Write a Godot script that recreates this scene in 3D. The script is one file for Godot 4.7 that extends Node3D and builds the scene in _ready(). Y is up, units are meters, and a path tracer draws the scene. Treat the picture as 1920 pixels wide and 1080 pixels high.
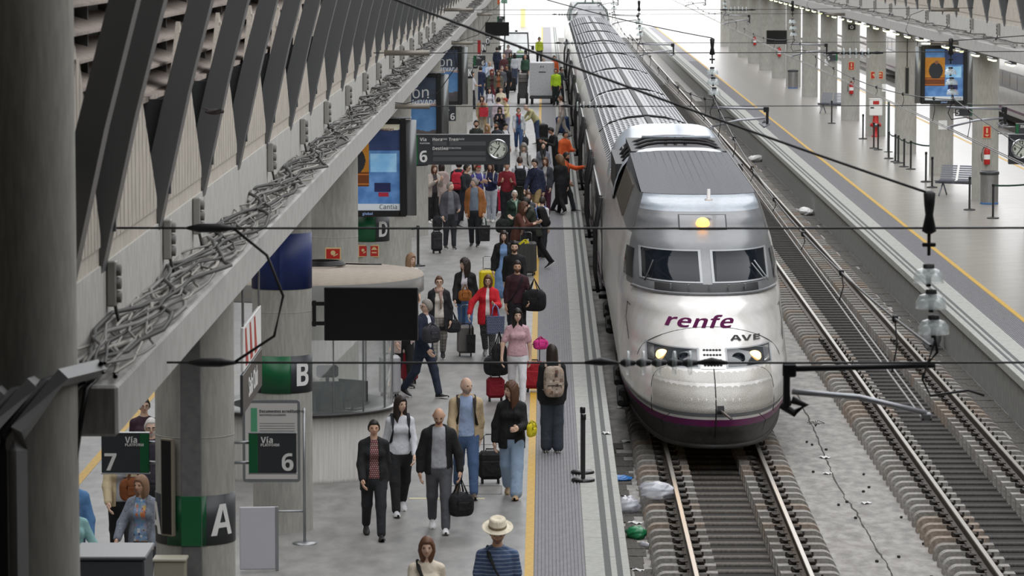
extends Node3D

const FLAT := 0xFFFFFFFF
var names := {}
var mats := {}
var texs := {}
var rng := RandomNumberGenerator.new()

func _ready():
	rng.seed = 7
	# camera: a long lens on the upper walkway, looking down along the tracks
	var cam := Camera3D.new()
	cam.name = "camera"
	cam.fov = 8.8224
	cam.near = 0.5
	cam.far = 3000.0
	cam.position = Vector3(0, 7.75, 0)
	cam.rotation = Vector3(deg_to_rad(-5.3457), deg_to_rad(0.4971), 0)
	var lens := CameraAttributesPhysical.new()
	lens.frustum_focal_length = 155.55
	lens.frustum_focus_distance = 66.0
	lens.exposure_aperture = 8.0
	lens.frustum_near = 0.5
	lens.frustum_far = 3000.0
	cam.attributes = lens
	add_child(cam)
	cam.current = true
	# overcast sky, no sun
	var env := Environment.new()
	var sky := Sky.new()
	var sm := ProceduralSkyMaterial.new()
	sm.sky_top_color = Color(0.985, 0.99, 1.0)
	sm.sky_horizon_color = Color(1.0, 1.0, 1.0)
	sm.ground_horizon_color = Color(0.55, 0.55, 0.54)
	sm.ground_bottom_color = Color(0.4, 0.4, 0.39)
	sm.sky_energy_multiplier = 1.0
	sm.ground_energy_multiplier = 0.6
	sky.sky_material = sm
	env.background_mode = Environment.BG_SKY
	env.sky = sky
	env.background_energy_multiplier = 1.0
	env.ambient_light_source = Environment.AMBIENT_SOURCE_SKY
	env.tonemap_mode = Environment.TONE_MAPPER_LINEAR
	env.tonemap_exposure = 2.4
	env.sdfgi_enabled = true
	env.ssao_enabled = true
	env.ssil_enabled = true
	var we := WorldEnvironment.new()
	we.name = "world_environment"
	we.environment = env
	add_child(we)
	build_shell()
	build_side_walls()
	build_tracks()
	build_train()
	build_fixtures()
	build_right_platform()
	build_catenary()
	build_people()
	build_luggage()
	build_litter()

# ---------------------------------------------------------------- helpers
func numbered(n: String) -> String:
	if not names.has(n):
		names[n] = 0
		return n
	names[n] += 1
	return "%s_%03d" % [n, names[n]]

func tag(o, label := "", category := "", group := "", kind := ""):
	if label: o.set_meta("label", label)
	if category: o.set_meta("category", category)
	if group: o.set_meta("group", group)
	if kind: o.set_meta("kind", kind)
	return o

func thing(called: String, label: String, category: String, at := Vector3.ZERO, turn := 0.0, group := "") -> Node3D:
	var o := Node3D.new()
	o.name = numbered(called)
	add_child(o)
	o.position = at
	o.rotation.y = turn
	tag(o, label, category, group)
	return o

func put(called: String, mesh, m, parent = null, at := Vector3.ZERO, turn := 0.0) -> MeshInstance3D:
	var o := MeshInstance3D.new()
	if mesh is SurfaceTool:
		mesh = done(mesh)
	o.mesh = mesh
	o.material_override = m
	o.position = at
	o.rotation.y = turn
	if parent == null:
		o.name = numbered(called)
		add_child(o)
	else:
		o.name = called
		parent.add_child(o, true)
	return o

func struct(called: String, mesh, m, parent = null) -> MeshInstance3D:
	var o := put(called, mesh, m, parent)
	if parent == null: o.set_meta("kind", "structure")
	return o

func dup(o, label := "", at = null, turn = null):
	var c = o.duplicate()
	var base: String = o.get_meta("base", String(o.name))
	c.name = numbered(base)
	add_child(c)
	if label: c.set_meta("label", label)
	if at != null: c.position = at
	if turn != null: c.rotation.y = turn
	return c

func new_st(smooth := false) -> SurfaceTool:
	var st := SurfaceTool.new()
	st.begin(Mesh.PRIMITIVE_TRIANGLES)
	st.set_smooth_group(0 if smooth else FLAT)
	return st

func done(st: SurfaceTool) -> ArrayMesh:
	st.generate_normals()
	return st.commit()

# a b c d run counter-clockwise seen from the front
func quad(st: SurfaceTool, a: Vector3, b: Vector3, c: Vector3, d: Vector3):
	st.add_vertex(a); st.add_vertex(c); st.add_vertex(b)
	st.add_vertex(a); st.add_vertex(d); st.add_vertex(c)

func tri(st: SurfaceTool, a: Vector3, b: Vector3, c: Vector3):
	st.add_vertex(a); st.add_vertex(c); st.add_vertex(b)

func box(st: SurfaceTool, c: Vector3, s: Vector3, b := Basis.IDENTITY):
	var h := s * 0.5
	var p := []
	for i in 8:
		p.append(c + b * Vector3(h.x if i & 1 else -h.x, h.y if i & 2 else -h.y, h.z if i & 4 else -h.z))
	quad(st, p[4], p[5], p[7], p[6])
	quad(st, p[1], p[0], p[2], p[3])
	quad(st, p[5], p[1], p[3], p[7])
	quad(st, p[0], p[4], p[6], p[2])
	quad(st, p[6], p[7], p[3], p[2])
	quad(st, p[0], p[1], p[5], p[4])

func boxr(st: SurfaceTool, x0: float, x1: float, y0: float, y1: float, z0: float, z1: float):
	box(st, Vector3((x0 + x1) / 2, (y0 + y1) / 2, (z0 + z1) / 2), Vector3(absf(x1 - x0), absf(y1 - y0), absf(z1 - z0)))

# box with chamfered edges: b is the chamfer
func cbox(st: SurfaceTool, c: Vector3, s: Vector3, b: float, bs := Basis.IDENTITY):
	var h := s * 0.5
	var f := func(q: Vector3) -> Vector3: return c + bs * q
	var ax := [Vector3.RIGHT, Vector3.UP, Vector3.BACK]
	for i in 3:
		var j := (i + 1) % 3
		var k := (i + 2) % 3
		for sg in [-1.0, 1.0]:
			var n: Vector3 = ax[i] * h[i] * sg
			var u: Vector3 = ax[j] * (h[j] - b) * sg
			var v: Vector3 = ax[k] * (h[k] - b)
			quad(st, f.call(n - u - v), f.call(n + u - v), f.call(n + u + v), f.call(n - u + v))
		for sj in [-1.0, 1.0]:
			for sk in [-1.0, 1.0]:
				var e: Vector3 = ax[i] * (h[i] - b)
				var p: Vector3 = ax[j] * h[j] * sj + ax[k] * (h[k] - b) * sk
				var q: Vector3 = ax[j] * (h[j] - b) * sj + ax[k] * h[k] * sk
				if sj * sk > 0: quad(st, f.call(p - e), f.call(p + e), f.call(q + e), f.call(q - e))
				else: quad(st, f.call(p + e), f.call(p - e), f.call(q - e), f.call(q + e))
	for sx in [-1.0, 1.0]:
		for sy in [-1.0, 1.0]:
			for sz in [-1.0, 1.0]:
				var a := Vector3(h.x * sx, (h.y - b) * sy, (h.z - b) * sz)
				var d := Vector3((h.x - b) * sx, h.y * sy, (h.z - b) * sz)
				var e := Vector3((h.x - b) * sx, (h.y - b) * sy, h.z * sz)
				if sx * sy * sz > 0: tri(st, f.call(a), f.call(d), f.call(e))
				else: tri(st, f.call(a), f.call(e), f.call(d))

func frame_of(d: Vector3) -> Basis:
	d = d.normalized()
	var u := Vector3.UP if absf(d.y) < 0.95 else Vector3.RIGHT
	var x := u.cross(d).normalized()
	return Basis(x, d.cross(x), d)

# swept tube; rad is a float or one radius per point; squash scales the frame's x and y
func tube(st: SurfaceTool, pts: Array, rad, n := 8, caps := true, sq := Vector2.ONE):
	var rings := []
	for i in pts.size():
		var a: Vector3 = pts[maxi(i - 1, 0)]
		var b: Vector3 = pts[mini(i + 1, pts.size() - 1)]
		var fr := frame_of(b - a)
		var r: float = rad[i] if rad is Array else rad
		var ring := []
		for k in n:
			var t := TAU * k / n
			ring.append(pts[i] + fr.x * cos(t) * r * sq.x + fr.y * sin(t) * r * sq.y)
		rings.append(ring)
	for i in pts.size() - 1:
		for k in n:
			var l := (k + 1) % n
			quad(st, rings[i][k], rings[i][l], rings[i + 1][l], rings[i + 1][k])
	if caps:
		for k in n:
			var l := (k + 1) % n
			tri(st, pts[0], rings[0][l], rings[0][k])
			tri(st, pts[-1], rings[-1][k], rings[-1][l])

# profile: Vector2(radius, height) from the bottom up
func lathe(st: SurfaceTool, prof: Array, n := 24, xf := Transform3D.IDENTITY, a0 := 0.0, a1 := TAU):
	for i in prof.size() - 1:
		for k in n:
			var t := a0 + (a1 - a0) * k / n
			var u := a0 + (a1 - a0) * (k + 1) / n
			var p: Vector2 = prof[i]
			var q: Vector2 = prof[i + 1]
			var a := xf * Vector3(p.x * sin(t), p.y, p.x * cos(t))
			var b := xf * Vector3(p.x * sin(u), p.y, p.x * cos(u))
			var c := xf * Vector3(q.x * sin(u), q.y, q.x * cos(u))
			var d := xf * Vector3(q.x * sin(t), q.y, q.x * cos(t))
			if p.x < 1e-5: tri(st, a, c, d)
			elif q.x < 1e-5: tri(st, a, b, d)
			else: quad(st, a, b, c, d)

# polygon (counter-clockwise in xy) extruded from z = 0 to z = -depth, then placed
func prism(st: SurfaceTool, poly: PackedVector2Array, depth: float, xf := Transform3D.IDENTITY):
	if Geometry2D.is_polygon_clockwise(poly): poly.reverse()
	var idx := Geometry2D.triangulate_polygon(poly)
	for i in range(0, idx.size(), 3):
		var t := [poly[idx[i]], poly[idx[i + 1]], poly[idx[i + 2]]]
		if (t[1] - t[0]).cross(t[2] - t[0]) < 0: t = [t[0], t[2], t[1]]
		tri(st, xf * Vector3(t[0].x, t[0].y, 0), xf * Vector3(t[1].x, t[1].y, 0), xf * Vector3(t[2].x, t[2].y, 0))
		tri(st, xf * Vector3(t[0].x, t[0].y, -depth), xf * Vector3(t[2].x, t[2].y, -depth), xf * Vector3(t[1].x, t[1].y, -depth))
	for i in poly.size():
		var p := poly[i]
		var q := poly[(i + 1) % poly.size()]
		quad(st, xf * Vector3(p.x, p.y, -depth), xf * Vector3(q.x, q.y, -depth), xf * Vector3(q.x, q.y, 0), xf * Vector3(p.x, p.y, 0))

func rrect(w: float, h: float, r: float, n := 5, c := Vector2.ZERO) -> PackedVector2Array:
	var p := PackedVector2Array()
	for q in 4:
		var o := Vector2((w / 2 - r) * (1 if q in [0, 3] else -1), (h / 2 - r) * (1 if q < 2 else -1))
		for i in n + 1:
			var t := PI / 2 * (q + float(i) / n)
			p.append(c + o + Vector2(cos(t), sin(t)) * r)
	return p

func at(p: Vector3, b := Basis.IDENTITY) -> Transform3D:
	return Transform3D(b, p)

func yaw(a: float) -> Basis:
	return Basis(Vector3.UP, a)

# ---------------------------------------------------------------- materials
func noise_tex(key: String, freq: float, lo: float, hi: float, oct := 5, sx := 512, seed_ := 1, kind := FastNoiseLite.TYPE_SIMPLEX_SMOOTH, warm := Color(1, 1, 1)) -> NoiseTexture2D:
	if texs.has(key): return texs[key]
	var n := FastNoiseLite.new()
	n.noise_type = kind
	n.frequency = freq
	n.fractal_octaves = oct
	n.fractal_gain = 0.6
	n.seed = seed_
	var t := NoiseTexture2D.new()
	t.width = sx
	t.height = sx
	t.seamless = true
	t.noise = n
	var g := Gradient.new()
	g.set_color(0, Color(lo * warm.r, lo * warm.g, lo * warm.b))
	g.set_color(1, Color(hi, hi, hi))
	t.color_ramp = g
	texs[key] = t
	return t

func plain(key: String, c: Color, rough := 0.6, metal := 0.0) -> StandardMaterial3D:
	if mats.has(key): return mats[key]
	var m := StandardMaterial3D.new()
	m.albedo_color = c
	m.roughness = rough
	m.metallic = metal
	mats[key] = m
	return m

func textured(key: String, c: Color, rough: float, tex: Texture2D, scale := Vector3.ONE, metal := 0.0, world := true) -> StandardMaterial3D:
	if mats.has(key): return mats[key]
	var m := plain(key, c, rough, metal)
	m.albedo_texture = tex
	m.uv1_triplanar = true
	m.uv1_world_triplanar = world
	m.uv1_scale = scale
	return m

func c255(r: int, g: int, b: int) -> Color:
	return Color(r / 255.0, g / 255.0, b / 255.0)

func glass(key: String, c: Color, a: float, rough := 0.02) -> StandardMaterial3D:
	if mats.has(key): return mats[key]
	var m := plain(key, Color(c.r, c.g, c.b, a), rough)
	m.transparency = BaseMaterial3D.TRANSPARENCY_ALPHA
	m.metallic_specular = 0.6
	return m

func lamp_mat(key: String, c: Color, e: float) -> StandardMaterial3D:
	if mats.has(key): return mats[key]
	var m := plain(key, c, 0.5)
	m.emission_enabled = true
	m.emission = c
	m.emission_energy_multiplier = e
	return m

func concrete(key: String, c: Color, rough := 0.85, scale := 0.35, lo := 0.72) -> StandardMaterial3D:
	var t := noise_tex("conc%d" % int(lo * 100), 0.012, lo, 1.0, 7, 1024, 3)
	return textured(key, c, rough, t, Vector3.ONE * scale)

func streaky(key: String, c: Color, rough := 0.85, lo := 0.6) -> StandardMaterial3D:
	# poured concrete with run marks: stretched down its height
	var t := noise_tex("streak%d" % int(lo * 100), 0.02, lo, 1.0, 6, 1024, 9)
	return textured(key, c, rough, t, Vector3(0.9, 0.12, 0.9))

# text as a mesh bent onto nothing: flat lettering of real thickness
func text_mesh(s: String, h: float, bold := true, depth := 0.004) -> ArrayMesh:
	var f := SystemFont.new()
	f.font_names = PackedStringArray(["Droid Sans"])
	f.font_weight = 700 if bold else 400
	var t := TextMesh.new()
	t.font = f
	t.text = s
	t.font_size = 64
	t.pixel_size = h / 46.0
	t.depth = depth
	t.curve_step = 4.0
	var am := ArrayMesh.new()
	am.add_surface_from_arrays(Mesh.PRIMITIVE_TRIANGLES, t.get_mesh_arrays())
	return am

func lettering(s: String, h: float, m, parent, at_: Vector3, b := Basis.IDENTITY, align := 0, bold := true, called := "lettering", sx := 1.0) -> MeshInstance3D:
	var am := text_mesh(s, h, bold)
	var bb := am.get_aabb()
	var o := put(called, am, m, parent)
	var off := Vector3.ZERO
	off.x = -bb.get_center().x if align == 0 else (-bb.position.x if align < 0 else -bb.end.x)
	off.y = -bb.get_center().y
	var bs := b * Basis.from_scale(Vector3(sx, 1, 1))
	o.transform = Transform3D(bs, at_ + bs * off)
	return o
# ---------------------------------------------------------------- the hall
const Z_FAR := -265.0
const MOD := 4.083
const BAY := 12.25

func build_shell():
	var flr := textured("floor_left", c255(150, 148, 145), 0.42, noise_tex("floorn", 0.008, 0.74, 1.0, 7, 1024, 5), Vector3(0.25, 0.25, 0.11))
	var flr2 := textured("floor_right", c255(155, 150, 145), 0.3, noise_tex("floorn", 0.008, 0.74, 1.0, 7, 1024, 5), Vector3(0.1, 0.1, 0.5))
	var bed := textured("bed", c255(178, 174, 169), 0.8, noise_tex("bedn", 0.01, 0.68, 1.0, 8, 1024, 11), Vector3(0.3, 0.25, 0.14))
	var edge := concrete("edge", c255(184, 185, 179), 0.75, 0.6, 0.84)
	var stripe := concrete("stripe", c255(100, 103, 102), 0.8, 0.8, 0.84)
	var yellow := textured("yellow", c255(214, 168, 40), 0.55, noise_tex("yel", 0.05, 0.82, 1.0, 4, 256, 2), Vector3.ONE * 0.8)
	var tactile := concrete("tactile", c255(142, 140, 144), 0.75, 0.5, 0.84)
	var wallm := streaky("platwall", c255(170, 170, 165), 0.85, 0.6)
	# platform slabs, left and right islands
	var st := new_st(); boxr(st, -8.0, -0.24, -1.6, 0.0, 12, -330)
	var fl := struct("floor", st, flr)
	st = new_st(); boxr(st, 9.84, 18.3, -1.6, 0.0, 12, -330)
	var fr := struct("floor_right", st, flr2)
	# body of the platform under the edge strips, set back under the coping
	st = new_st(); boxr(st, -0.24, 0.98, -1.6, -0.16, 12, -330); struct("wall_platform_left", st, wallm)
	st = new_st(); boxr(st, 8.52, 9.84, -1.6, -0.16, 12, -330); struct("wall_platform_right", st, wallm)
	# yellow line, grooved warning paving, striped edge
	for side in 2:
		var par := fl if side == 0 else fr
		var x := func(v: float) -> float: return v if side == 0 else 9.6 - v + 0.12 - 0.22
		# distances are given for the left platform, mirrored about x = 4.75 for the right
		var ya := -0.24 if side == 0 else 9.84
		var yb := -0.13 if side == 0 else 9.73
		var ca := 0.51 if side == 0 else 9.12
		var ea := 1.06 if side == 0 else 8.44
		st = new_st(); boxr(st, ya, yb, -0.16, 0.004, 12, -330); put("yellow_line", st, yellow, par)
		st = new_st(); boxr(st, yb, ca, -0.16, -0.014, 12, -330)
		var nr := 14
		for i in nr:
			var xc: float = lerpf(yb, ca, (i + 0.5) / nr)
			for seg in 5:
				var za := 12.0 - seg * 50.0
				boxr(st, xc - 0.0125, xc + 0.0125, -0.014, 0.0, za, za - 49.99)
		put("tactile_paving", st, tactile, par)
		# edge slabs one by one as far as they can be told apart
		var L := 1.5
		var zz := -42.0 if side == 0 else -60.0
		st = new_st()
		boxr(st, ca, ea, -0.16, 0, 12, zz)
		var n := 60
		for i in n:
			var sl := new_st()
			var q := zz - L * i - L / 2
			cbox(sl, Vector3((ca + ea) / 2, -0.08, q), Vector3(absf(ea - ca), 0.16 + rng.randf_range(-0.003, 0.003), L - 0.012), 0.008)
			put("edge_slab", sl, edge, par)
		boxr(st, ca, ea, -0.16, 0, zz - L * n, -330)
		put("edge_slab_run", st, edge, par)
		var s := [0.75, 0.83, 0.9, 0.97] if side == 0 else [8.76, 8.69, 8.62, 8.56]
		for k in 2:
			st = new_st(); boxr(st, s[k * 2], s[k * 2 + 1], -0.01, 0.0035, 12, -330)
			put("dark_stripe", st, stripe, par)
	# track bed between the platforms and beside them
	st = new_st(); boxr(st, 0.98, 8.52, -1.6, -0.95, 12, -330); struct("floor_track_bed", st, bed)
	st = new_st(); boxr(st, 18.3, 33.0, -1.7, -0.95, 12, -330); struct("floor_bed_beyond", st, bed)
	st = new_st(); boxr(st, -24.0, -8.0, -1.7, -0.95, 12, -330); struct("floor_bed_left", st, bed)
	st = new_st(); boxr(st, -7.75, -7.4, 0.0, 0.004, 12, -330); put("yellow_line", st, yellow, fl)
	st = new_st(); boxr(st, -6.75, -6.62, 0.0, 0.004, 12, -330); put("yellow_line", st, yellow, fl)
	st = new_st(); boxr(st, 16.15, 16.27, 0.0, 0.004, 12, -330); put("yellow_line", st, yellow, fr)
	st = new_st(); boxr(st, -60, 60, -2.4, -1.75, -266, -900); struct("ground_yard", st, concrete("yard", c255(214, 213, 208), 0.9, 0.2, 0.84))
	# far side walls of the neighbouring halls, and the hall's end behind the camera
	var wm := concrete("hall_wall", c255(176, 172, 164), 0.9, 0.3, 0.84)
	st = new_st(); boxr(st, -25.0, -24.0, -1.7, 13, 12, Z_FAR); struct("wall_left_hall", st, wm)
	st = new_st(); boxr(st, 33.0, 34.0, -1.7, 13, 12, Z_FAR); struct("wall_right_hall", st, wm)
	st = new_st(); boxr(st, -25.0, 34.0, -1.7, 13, 12, 13); struct("wall_back", st, wm)
	st = new_st(); boxr(st, -25.0, 34.0, 5.6, 6.05, 12, -7); struct("floor_walkway", st, wm)
	# roof: solid bands with long open skylights over each hall
	var rm := concrete("roof", c255(150, 148, 144), 0.9, 0.2, 0.84)
	var bands := [[-25.0, -12.0], [-4.9, -1.9], [11.5, 14.5], [28.0, 34.0]]
	for b in bands:
		st = new_st(); boxr(st, b[0], b[1], 12.4, 12.8, 12, Z_FAR)
		struct("ceiling", st, rm)
	st = new_st(); boxr(st, -25.0, 34.0, 12.8, 13.1, 13, -23.0); struct("ceiling", st, rm)
	# unseen header wall, added to shade the nearest column and first struts
	st = new_st(); boxr(st, -25.0, 34.0, 8.3, 12.8, -22.4, -23.0); struct("wall_added_header", st, wm)

# one bay of the folded wall: plain panel, ribbed triangle, steel strut, louvres
func build_side_walls():
	var pan := streaky("pan", c255(212, 210, 204), 0.85, 0.74)
	var rib := streaky("ribbed", c255(214, 205, 192), 0.9, 0.74)
	var steel := plain("strut_steel", c255(98, 99, 100), 0.5)
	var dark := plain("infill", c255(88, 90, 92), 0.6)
	var lou := concrete("louvre", c255(186, 172, 162), 0.85, 0.6, 0.72)
	var beamm := streaky("beam", c255(200, 198, 194), 0.85, 0.74)
	var n := 58
	# meshes shared by every bay, built for the left wall at z running away from the valley
	var st := new_st()
	boxr(st, -3.55, -3.25, 4.83, 5.36, -0.012, -MOD + 0.012)
	var m_panel := done(st)
	# ribbed triangle: raised strips clipped to the triangle
	var tri_at := func(y: float) -> Vector2:
		var k := (y - 5.36) / 1.65
		return Vector2(-MOD * 0.5 * k, -MOD + MOD * 0.5 * k)
	st = new_st()
	var m_tri: ArrayMesh
	prism(st, PackedVector2Array([Vector2(0.01, 5.36), Vector2(MOD - 0.01, 5.36), Vector2(MOD / 2, 7.01)]), 0.04, at(Vector3(-3.265, 0, 0), yaw(PI / 2)))
	var nr := 15
	for i in nr:
		var a := MOD * (i + 0.07) / nr
		var b := MOD * (i + 0.93) / nr
		var ha := 1.65 * (1.0 - absf(a - MOD / 2) / (MOD / 2))
		var hb := 1.65 * (1.0 - absf(b - MOD / 2) / (MOD / 2))
		var pts := PackedVector2Array([Vector2(a, 5.5), Vector2(b, 5.5), Vector2(b, 5.36 + hb), Vector2(a, 5.36 + ha)])
		if ha < 0.18 or hb < 0.18: continue
		prism(st, pts, 0.018, at(Vector3(-3.247, 0, 0), yaw(PI / 2)))
	m_tri = done(st)
	# strut: pointed foot, leaning into the hall up to the roof
	var prof := PackedVector2Array([Vector2(-3.25, 5.30), Vector2(-2.99, 6.47), Vector2(-1.45, 12.4), Vector2(-1.62, 12.4), Vector2(-3.19, 6.45), Vector2(-3.31, 5.94)])
	st = new_st(); prism(st, prof, 0.3, at(Vector3(0, 0, 0.15)))
	var m_strut := done(st)
	st = new_st(); boxr(st, -3.62, -3.56, 5.36, 6.38, 0, -MOD); boxr(st, -3.6, -3.16, 5.6, 6.4, -0.02, -0.06)
	var m_infill := done(st)
	st = new_st(); boxr(st, -3.6, -3.34, 6.38, 6.42, -0.1, -MOD)
	var m_sill := done(st)
	st = new_st()
	prism(st, PackedVector2Array([Vector2(-3.445, -0.02), Vector2(-3.42, -0.02), Vector2(-3.42, 0.0), Vector2(-3.76, 0.1), Vector2(-3.76, 0.08)]), MOD - 0.02)
	var m_slat := done(st)
	st = new_st(); prism(st, PackedVector2Array([Vector2(-3.6, 6.42), Vector2(-3.6, 9.4), Vector2(-3.76, 9.4), Vector2(-3.76, 6.42)]), 0.05, at(Vector3(0, 0, -MOD / 2)))
	var m_div := done(st)
	for side in 2:
		var root := Node3D.new()
		root.name = "wall_left" if side == 0 else "wall_right"
		root.set_meta("kind", "structure")
		add_child(root)
		if side == 1:
			# the opposite wall is the same wall turned about
			root.position = Vector3(9.64, 0, 0)
			root.rotation.y = PI
		for k in n:
			var z := -27.4 - MOD * k if side == 0 else 27.4 + MOD * (k + 1)
			if side == 1 and k < 12: continue
			if side == 0 and k > 54: continue
			var o := Vector3(0, 0, z)
			put("wall_panel", m_panel, pan, root, o)
			put("ribbed_panel", m_tri, rib, root, o)
			put("strut", m_strut, steel, root, o)
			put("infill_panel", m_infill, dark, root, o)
			put("sill", m_sill, lou, root, o)
			if side == 0 and k < 12:
				for j in 9:
					put("louvre_slat", m_slat, lou, root, o + Vector3(0, 6.43 + 0.21 * j, 0))
				put("louvre_post", m_div, steel, root, o)
				put("louvre_post", m_div, steel, root, o + Vector3(0, 0, MOD / 2))
		if side == 0:
			# short closing bay against the tall column
			put("strut", m_strut, steel, root, Vector3(0, 0, -25.5))
			var short := Vector3(1, 1, 0.7)
			var o2 := Vector3(0, 0, -24.55)
			for q in [["wall_panel", m_panel, pan], ["ribbed_panel", m_tri, rib], ["infill_panel", m_infill, dark], ["sill", m_sill, lou]]:
				put(q[0], q[1], q[2], root, o2).scale = short
			for j in 9:
				put("louvre_slat", m_slat, lou, root, o2 + Vector3(0, 6.43 + 0.21 * j, 0)).scale = short
		# closing panel behind the louvres: the neighbouring vault's springing
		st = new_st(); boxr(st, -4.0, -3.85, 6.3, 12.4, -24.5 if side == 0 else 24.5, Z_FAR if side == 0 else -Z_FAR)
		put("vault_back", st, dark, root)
	# beams carried by the columns, jointed every bay
	for side in 2:
		var x0 := -4.0 if side == 0 else 12.44
		var x1 := -2.8 if side == 0 else 13.64
		var root := Node3D.new()
		root.name = numbered("trim_beam")
		root.set_meta("kind", "structure")
		add_child(root)
		var z := -24.3 if side == 0 else -73.3
		while z > Z_FAR:
			var z2 := maxf(z - BAY, Z_FAR)
			st = new_st()
			var c := Vector3((x0 + x1) / 2, 4.66, (z + z2) / 2)
			cbox(st, c, Vector3(1.2, 0.34, z - z2 - 0.03), 0.02)
			put("beam", st, beamm, root)
			z = z2

# ---------------------------------------------------------------- tracks
func sleeper_meshes() -> Array:
	# twin raised blocks with rounded shoulders outside, low waist between the rails
	var st := new_st()
	var w := 0.2
	for s in [-1.0, 1.0]:
		var p := PackedVector2Array()
		p.append(Vector2(0.42 * s, -0.28)); p.append(Vector2(0.42 * s, 0.0))
		p.append(Vector2(1.02 * s, 0.0))
		for i in 6:
			var t := PI / 2 * i / 5.0
			p.append(Vector2((1.12 + 0.14 * sin(t)) * s, -0.14 + 0.14 * cos(t)))
		p.append(Vector2(1.27 * s, -0.28))
		prism(st, p, w, at(Vector3(0, 0, w / 2)))
	box(st, Vector3(0, -0.27, 0), Vector3(0.9, 0.05, 0.06))
	var m_body := done(st)
	st = new_st()
	cbox(st, Vector3(0, -0.25, 0), Vector3(0.86, 0.14, w * 0.9), 0.015)
	var m_waist := done(st)
	st = new_st()
	box(st, Vector3(0, 0.02, 0), Vector3(0.1, 0.035, 0.07))
	box(st, Vector3(0.05, 0.045, 0), Vector3(0.03, 0.06, 0.03))
	box(st, Vector3(-0.02, 0.045, 0), Vector3(0.09, 0.016, 0.14), yaw(0.3))
	var m_clip := done(st)
	return [m_body, m_clip, m_waist]

func rail_mesh(z0: float, z1: float) -> ArrayMesh:
	var st := new_st()
	var p := PackedVector2Array([Vector2(-0.07, 0), Vector2(0.07, 0), Vector2(0.07, 0.012), Vector2(0.012, 0.035), Vector2(0.01, 0.125), Vector2(0.036, 0.138), Vector2(0.036, 0.165), Vector2(0.026, 0.172), Vector2(-0.026, 0.172), Vector2(-0.036, 0.165), Vector2(-0.036, 0.138), Vector2(-0.01, 0.125), Vector2(-0.012, 0.035), Vector2(-0.07, 0.012)])
	prism(st, p, z0 - z1, at(Vector3(0, 0, z0)))
	return done(st)

func build_tracks():
	var sm := [concrete("sleeper_a", c255(176, 172, 166), 0.85, 1.2, 0.72), concrete("sleeper_b", c255(162, 157, 150), 0.85, 1.3, 0.72), concrete("sleeper_c", c255(174, 159, 145), 0.9, 1.1, 0.72)]
	var clipm := plain("clip", c255(50, 44, 40), 0.8)
	var railm := textured("rail", c255(104, 96, 88), 0.6, noise_tex("rust", 0.03, 0.6, 1.0, 5, 512, 21, FastNoiseLite.TYPE_SIMPLEX_SMOOTH, Color(1, 0.9, 0.8)), Vector3(0.5, 0.5, 0.1), 0.4)
	var shine := plain("railhead", c255(165, 160, 152), 0.35, 0.8)
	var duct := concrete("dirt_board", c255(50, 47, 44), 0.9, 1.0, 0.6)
	var ms := sleeper_meshes()
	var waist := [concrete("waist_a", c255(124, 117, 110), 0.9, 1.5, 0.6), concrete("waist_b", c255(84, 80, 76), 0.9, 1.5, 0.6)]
	var spec := [[2.755, -43.0, 60, "train track with concrete sleepers running under the white train"], [6.74, -43.0, 300, "empty second track with concrete sleepers beside the right platform"]]
	for s in spec:
		var t := thing("railway_track", s[3], "railway track", Vector3(s[0], -0.55, 0))
		for i in s[2]:
			var sl := put("sleeper", ms[0], sm[[0, 0, 1, 0, 2, 1][rng.randi() % 6]], t, Vector3(0, -0.172, s[1] - 0.6 * i + rng.randf_range(-0.012, 0.012)), rng.randf_range(-0.006, 0.006))
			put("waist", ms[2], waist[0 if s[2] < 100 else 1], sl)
			if i < 60:
				for cx in [-0.885, -0.625, 0.625, 0.885]:
					put("rail_clip", ms[1], clipm, sl, Vector3(cx, 0, 0), 0.0 if cx in [-0.625, 0.885] else PI)
		for e in [-0.755, 0.755]:
			var r := put("rail", rail_mesh(10, -330), railm, t, Vector3(e, -0.172, 0))
			var st := new_st(); boxr(st, -0.028, 0.028, 0.171, 0.1735, 10, -330)
			put("rail_head", st, shine, r)
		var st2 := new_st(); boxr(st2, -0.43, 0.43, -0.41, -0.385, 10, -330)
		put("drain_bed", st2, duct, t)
	# tracks seen outside the hall and in the neighbouring halls
	for x in [22.4, 26.4, -10.0]:
		var t := thing("railway_track", {22.4: "track under the parked train past the right columns", 26.4: "outer track beyond the parked train on the right", -10.0: "track beside platform seven on the far left"}[x], "railway track", Vector3(x, -0.55, 0))
		for e in [-0.755, 0.755]:
			put("rail", rail_mesh(10, -330), railm, t, Vector3(e, -0.172, 0))
		var st := new_st()
		for i in 480: box(st, Vector3(0, -0.3, 0.0 - 0.6 * i), Vector3(2.5, 0.24, 0.22))
		tag(put("sleeper_bed", st, sm[0], t), "", "", "", "stuff")
# ---------------------------------------------------------------- the train
func lut(t: Array, v: float) -> float:
	for i in t.size() - 1:
		if v <= t[i + 1][0]:
			return lerpf(t[i][1], t[i + 1][1], smoothstep(0, 1, (v - t[i][0]) / (t[i + 1][0] - t[i][0])) * 0.35 + 0.65 * clampf((v - t[i][0]) / (t[i + 1][0] - t[i][0]), 0, 1))
	return t[-1][1]

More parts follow.
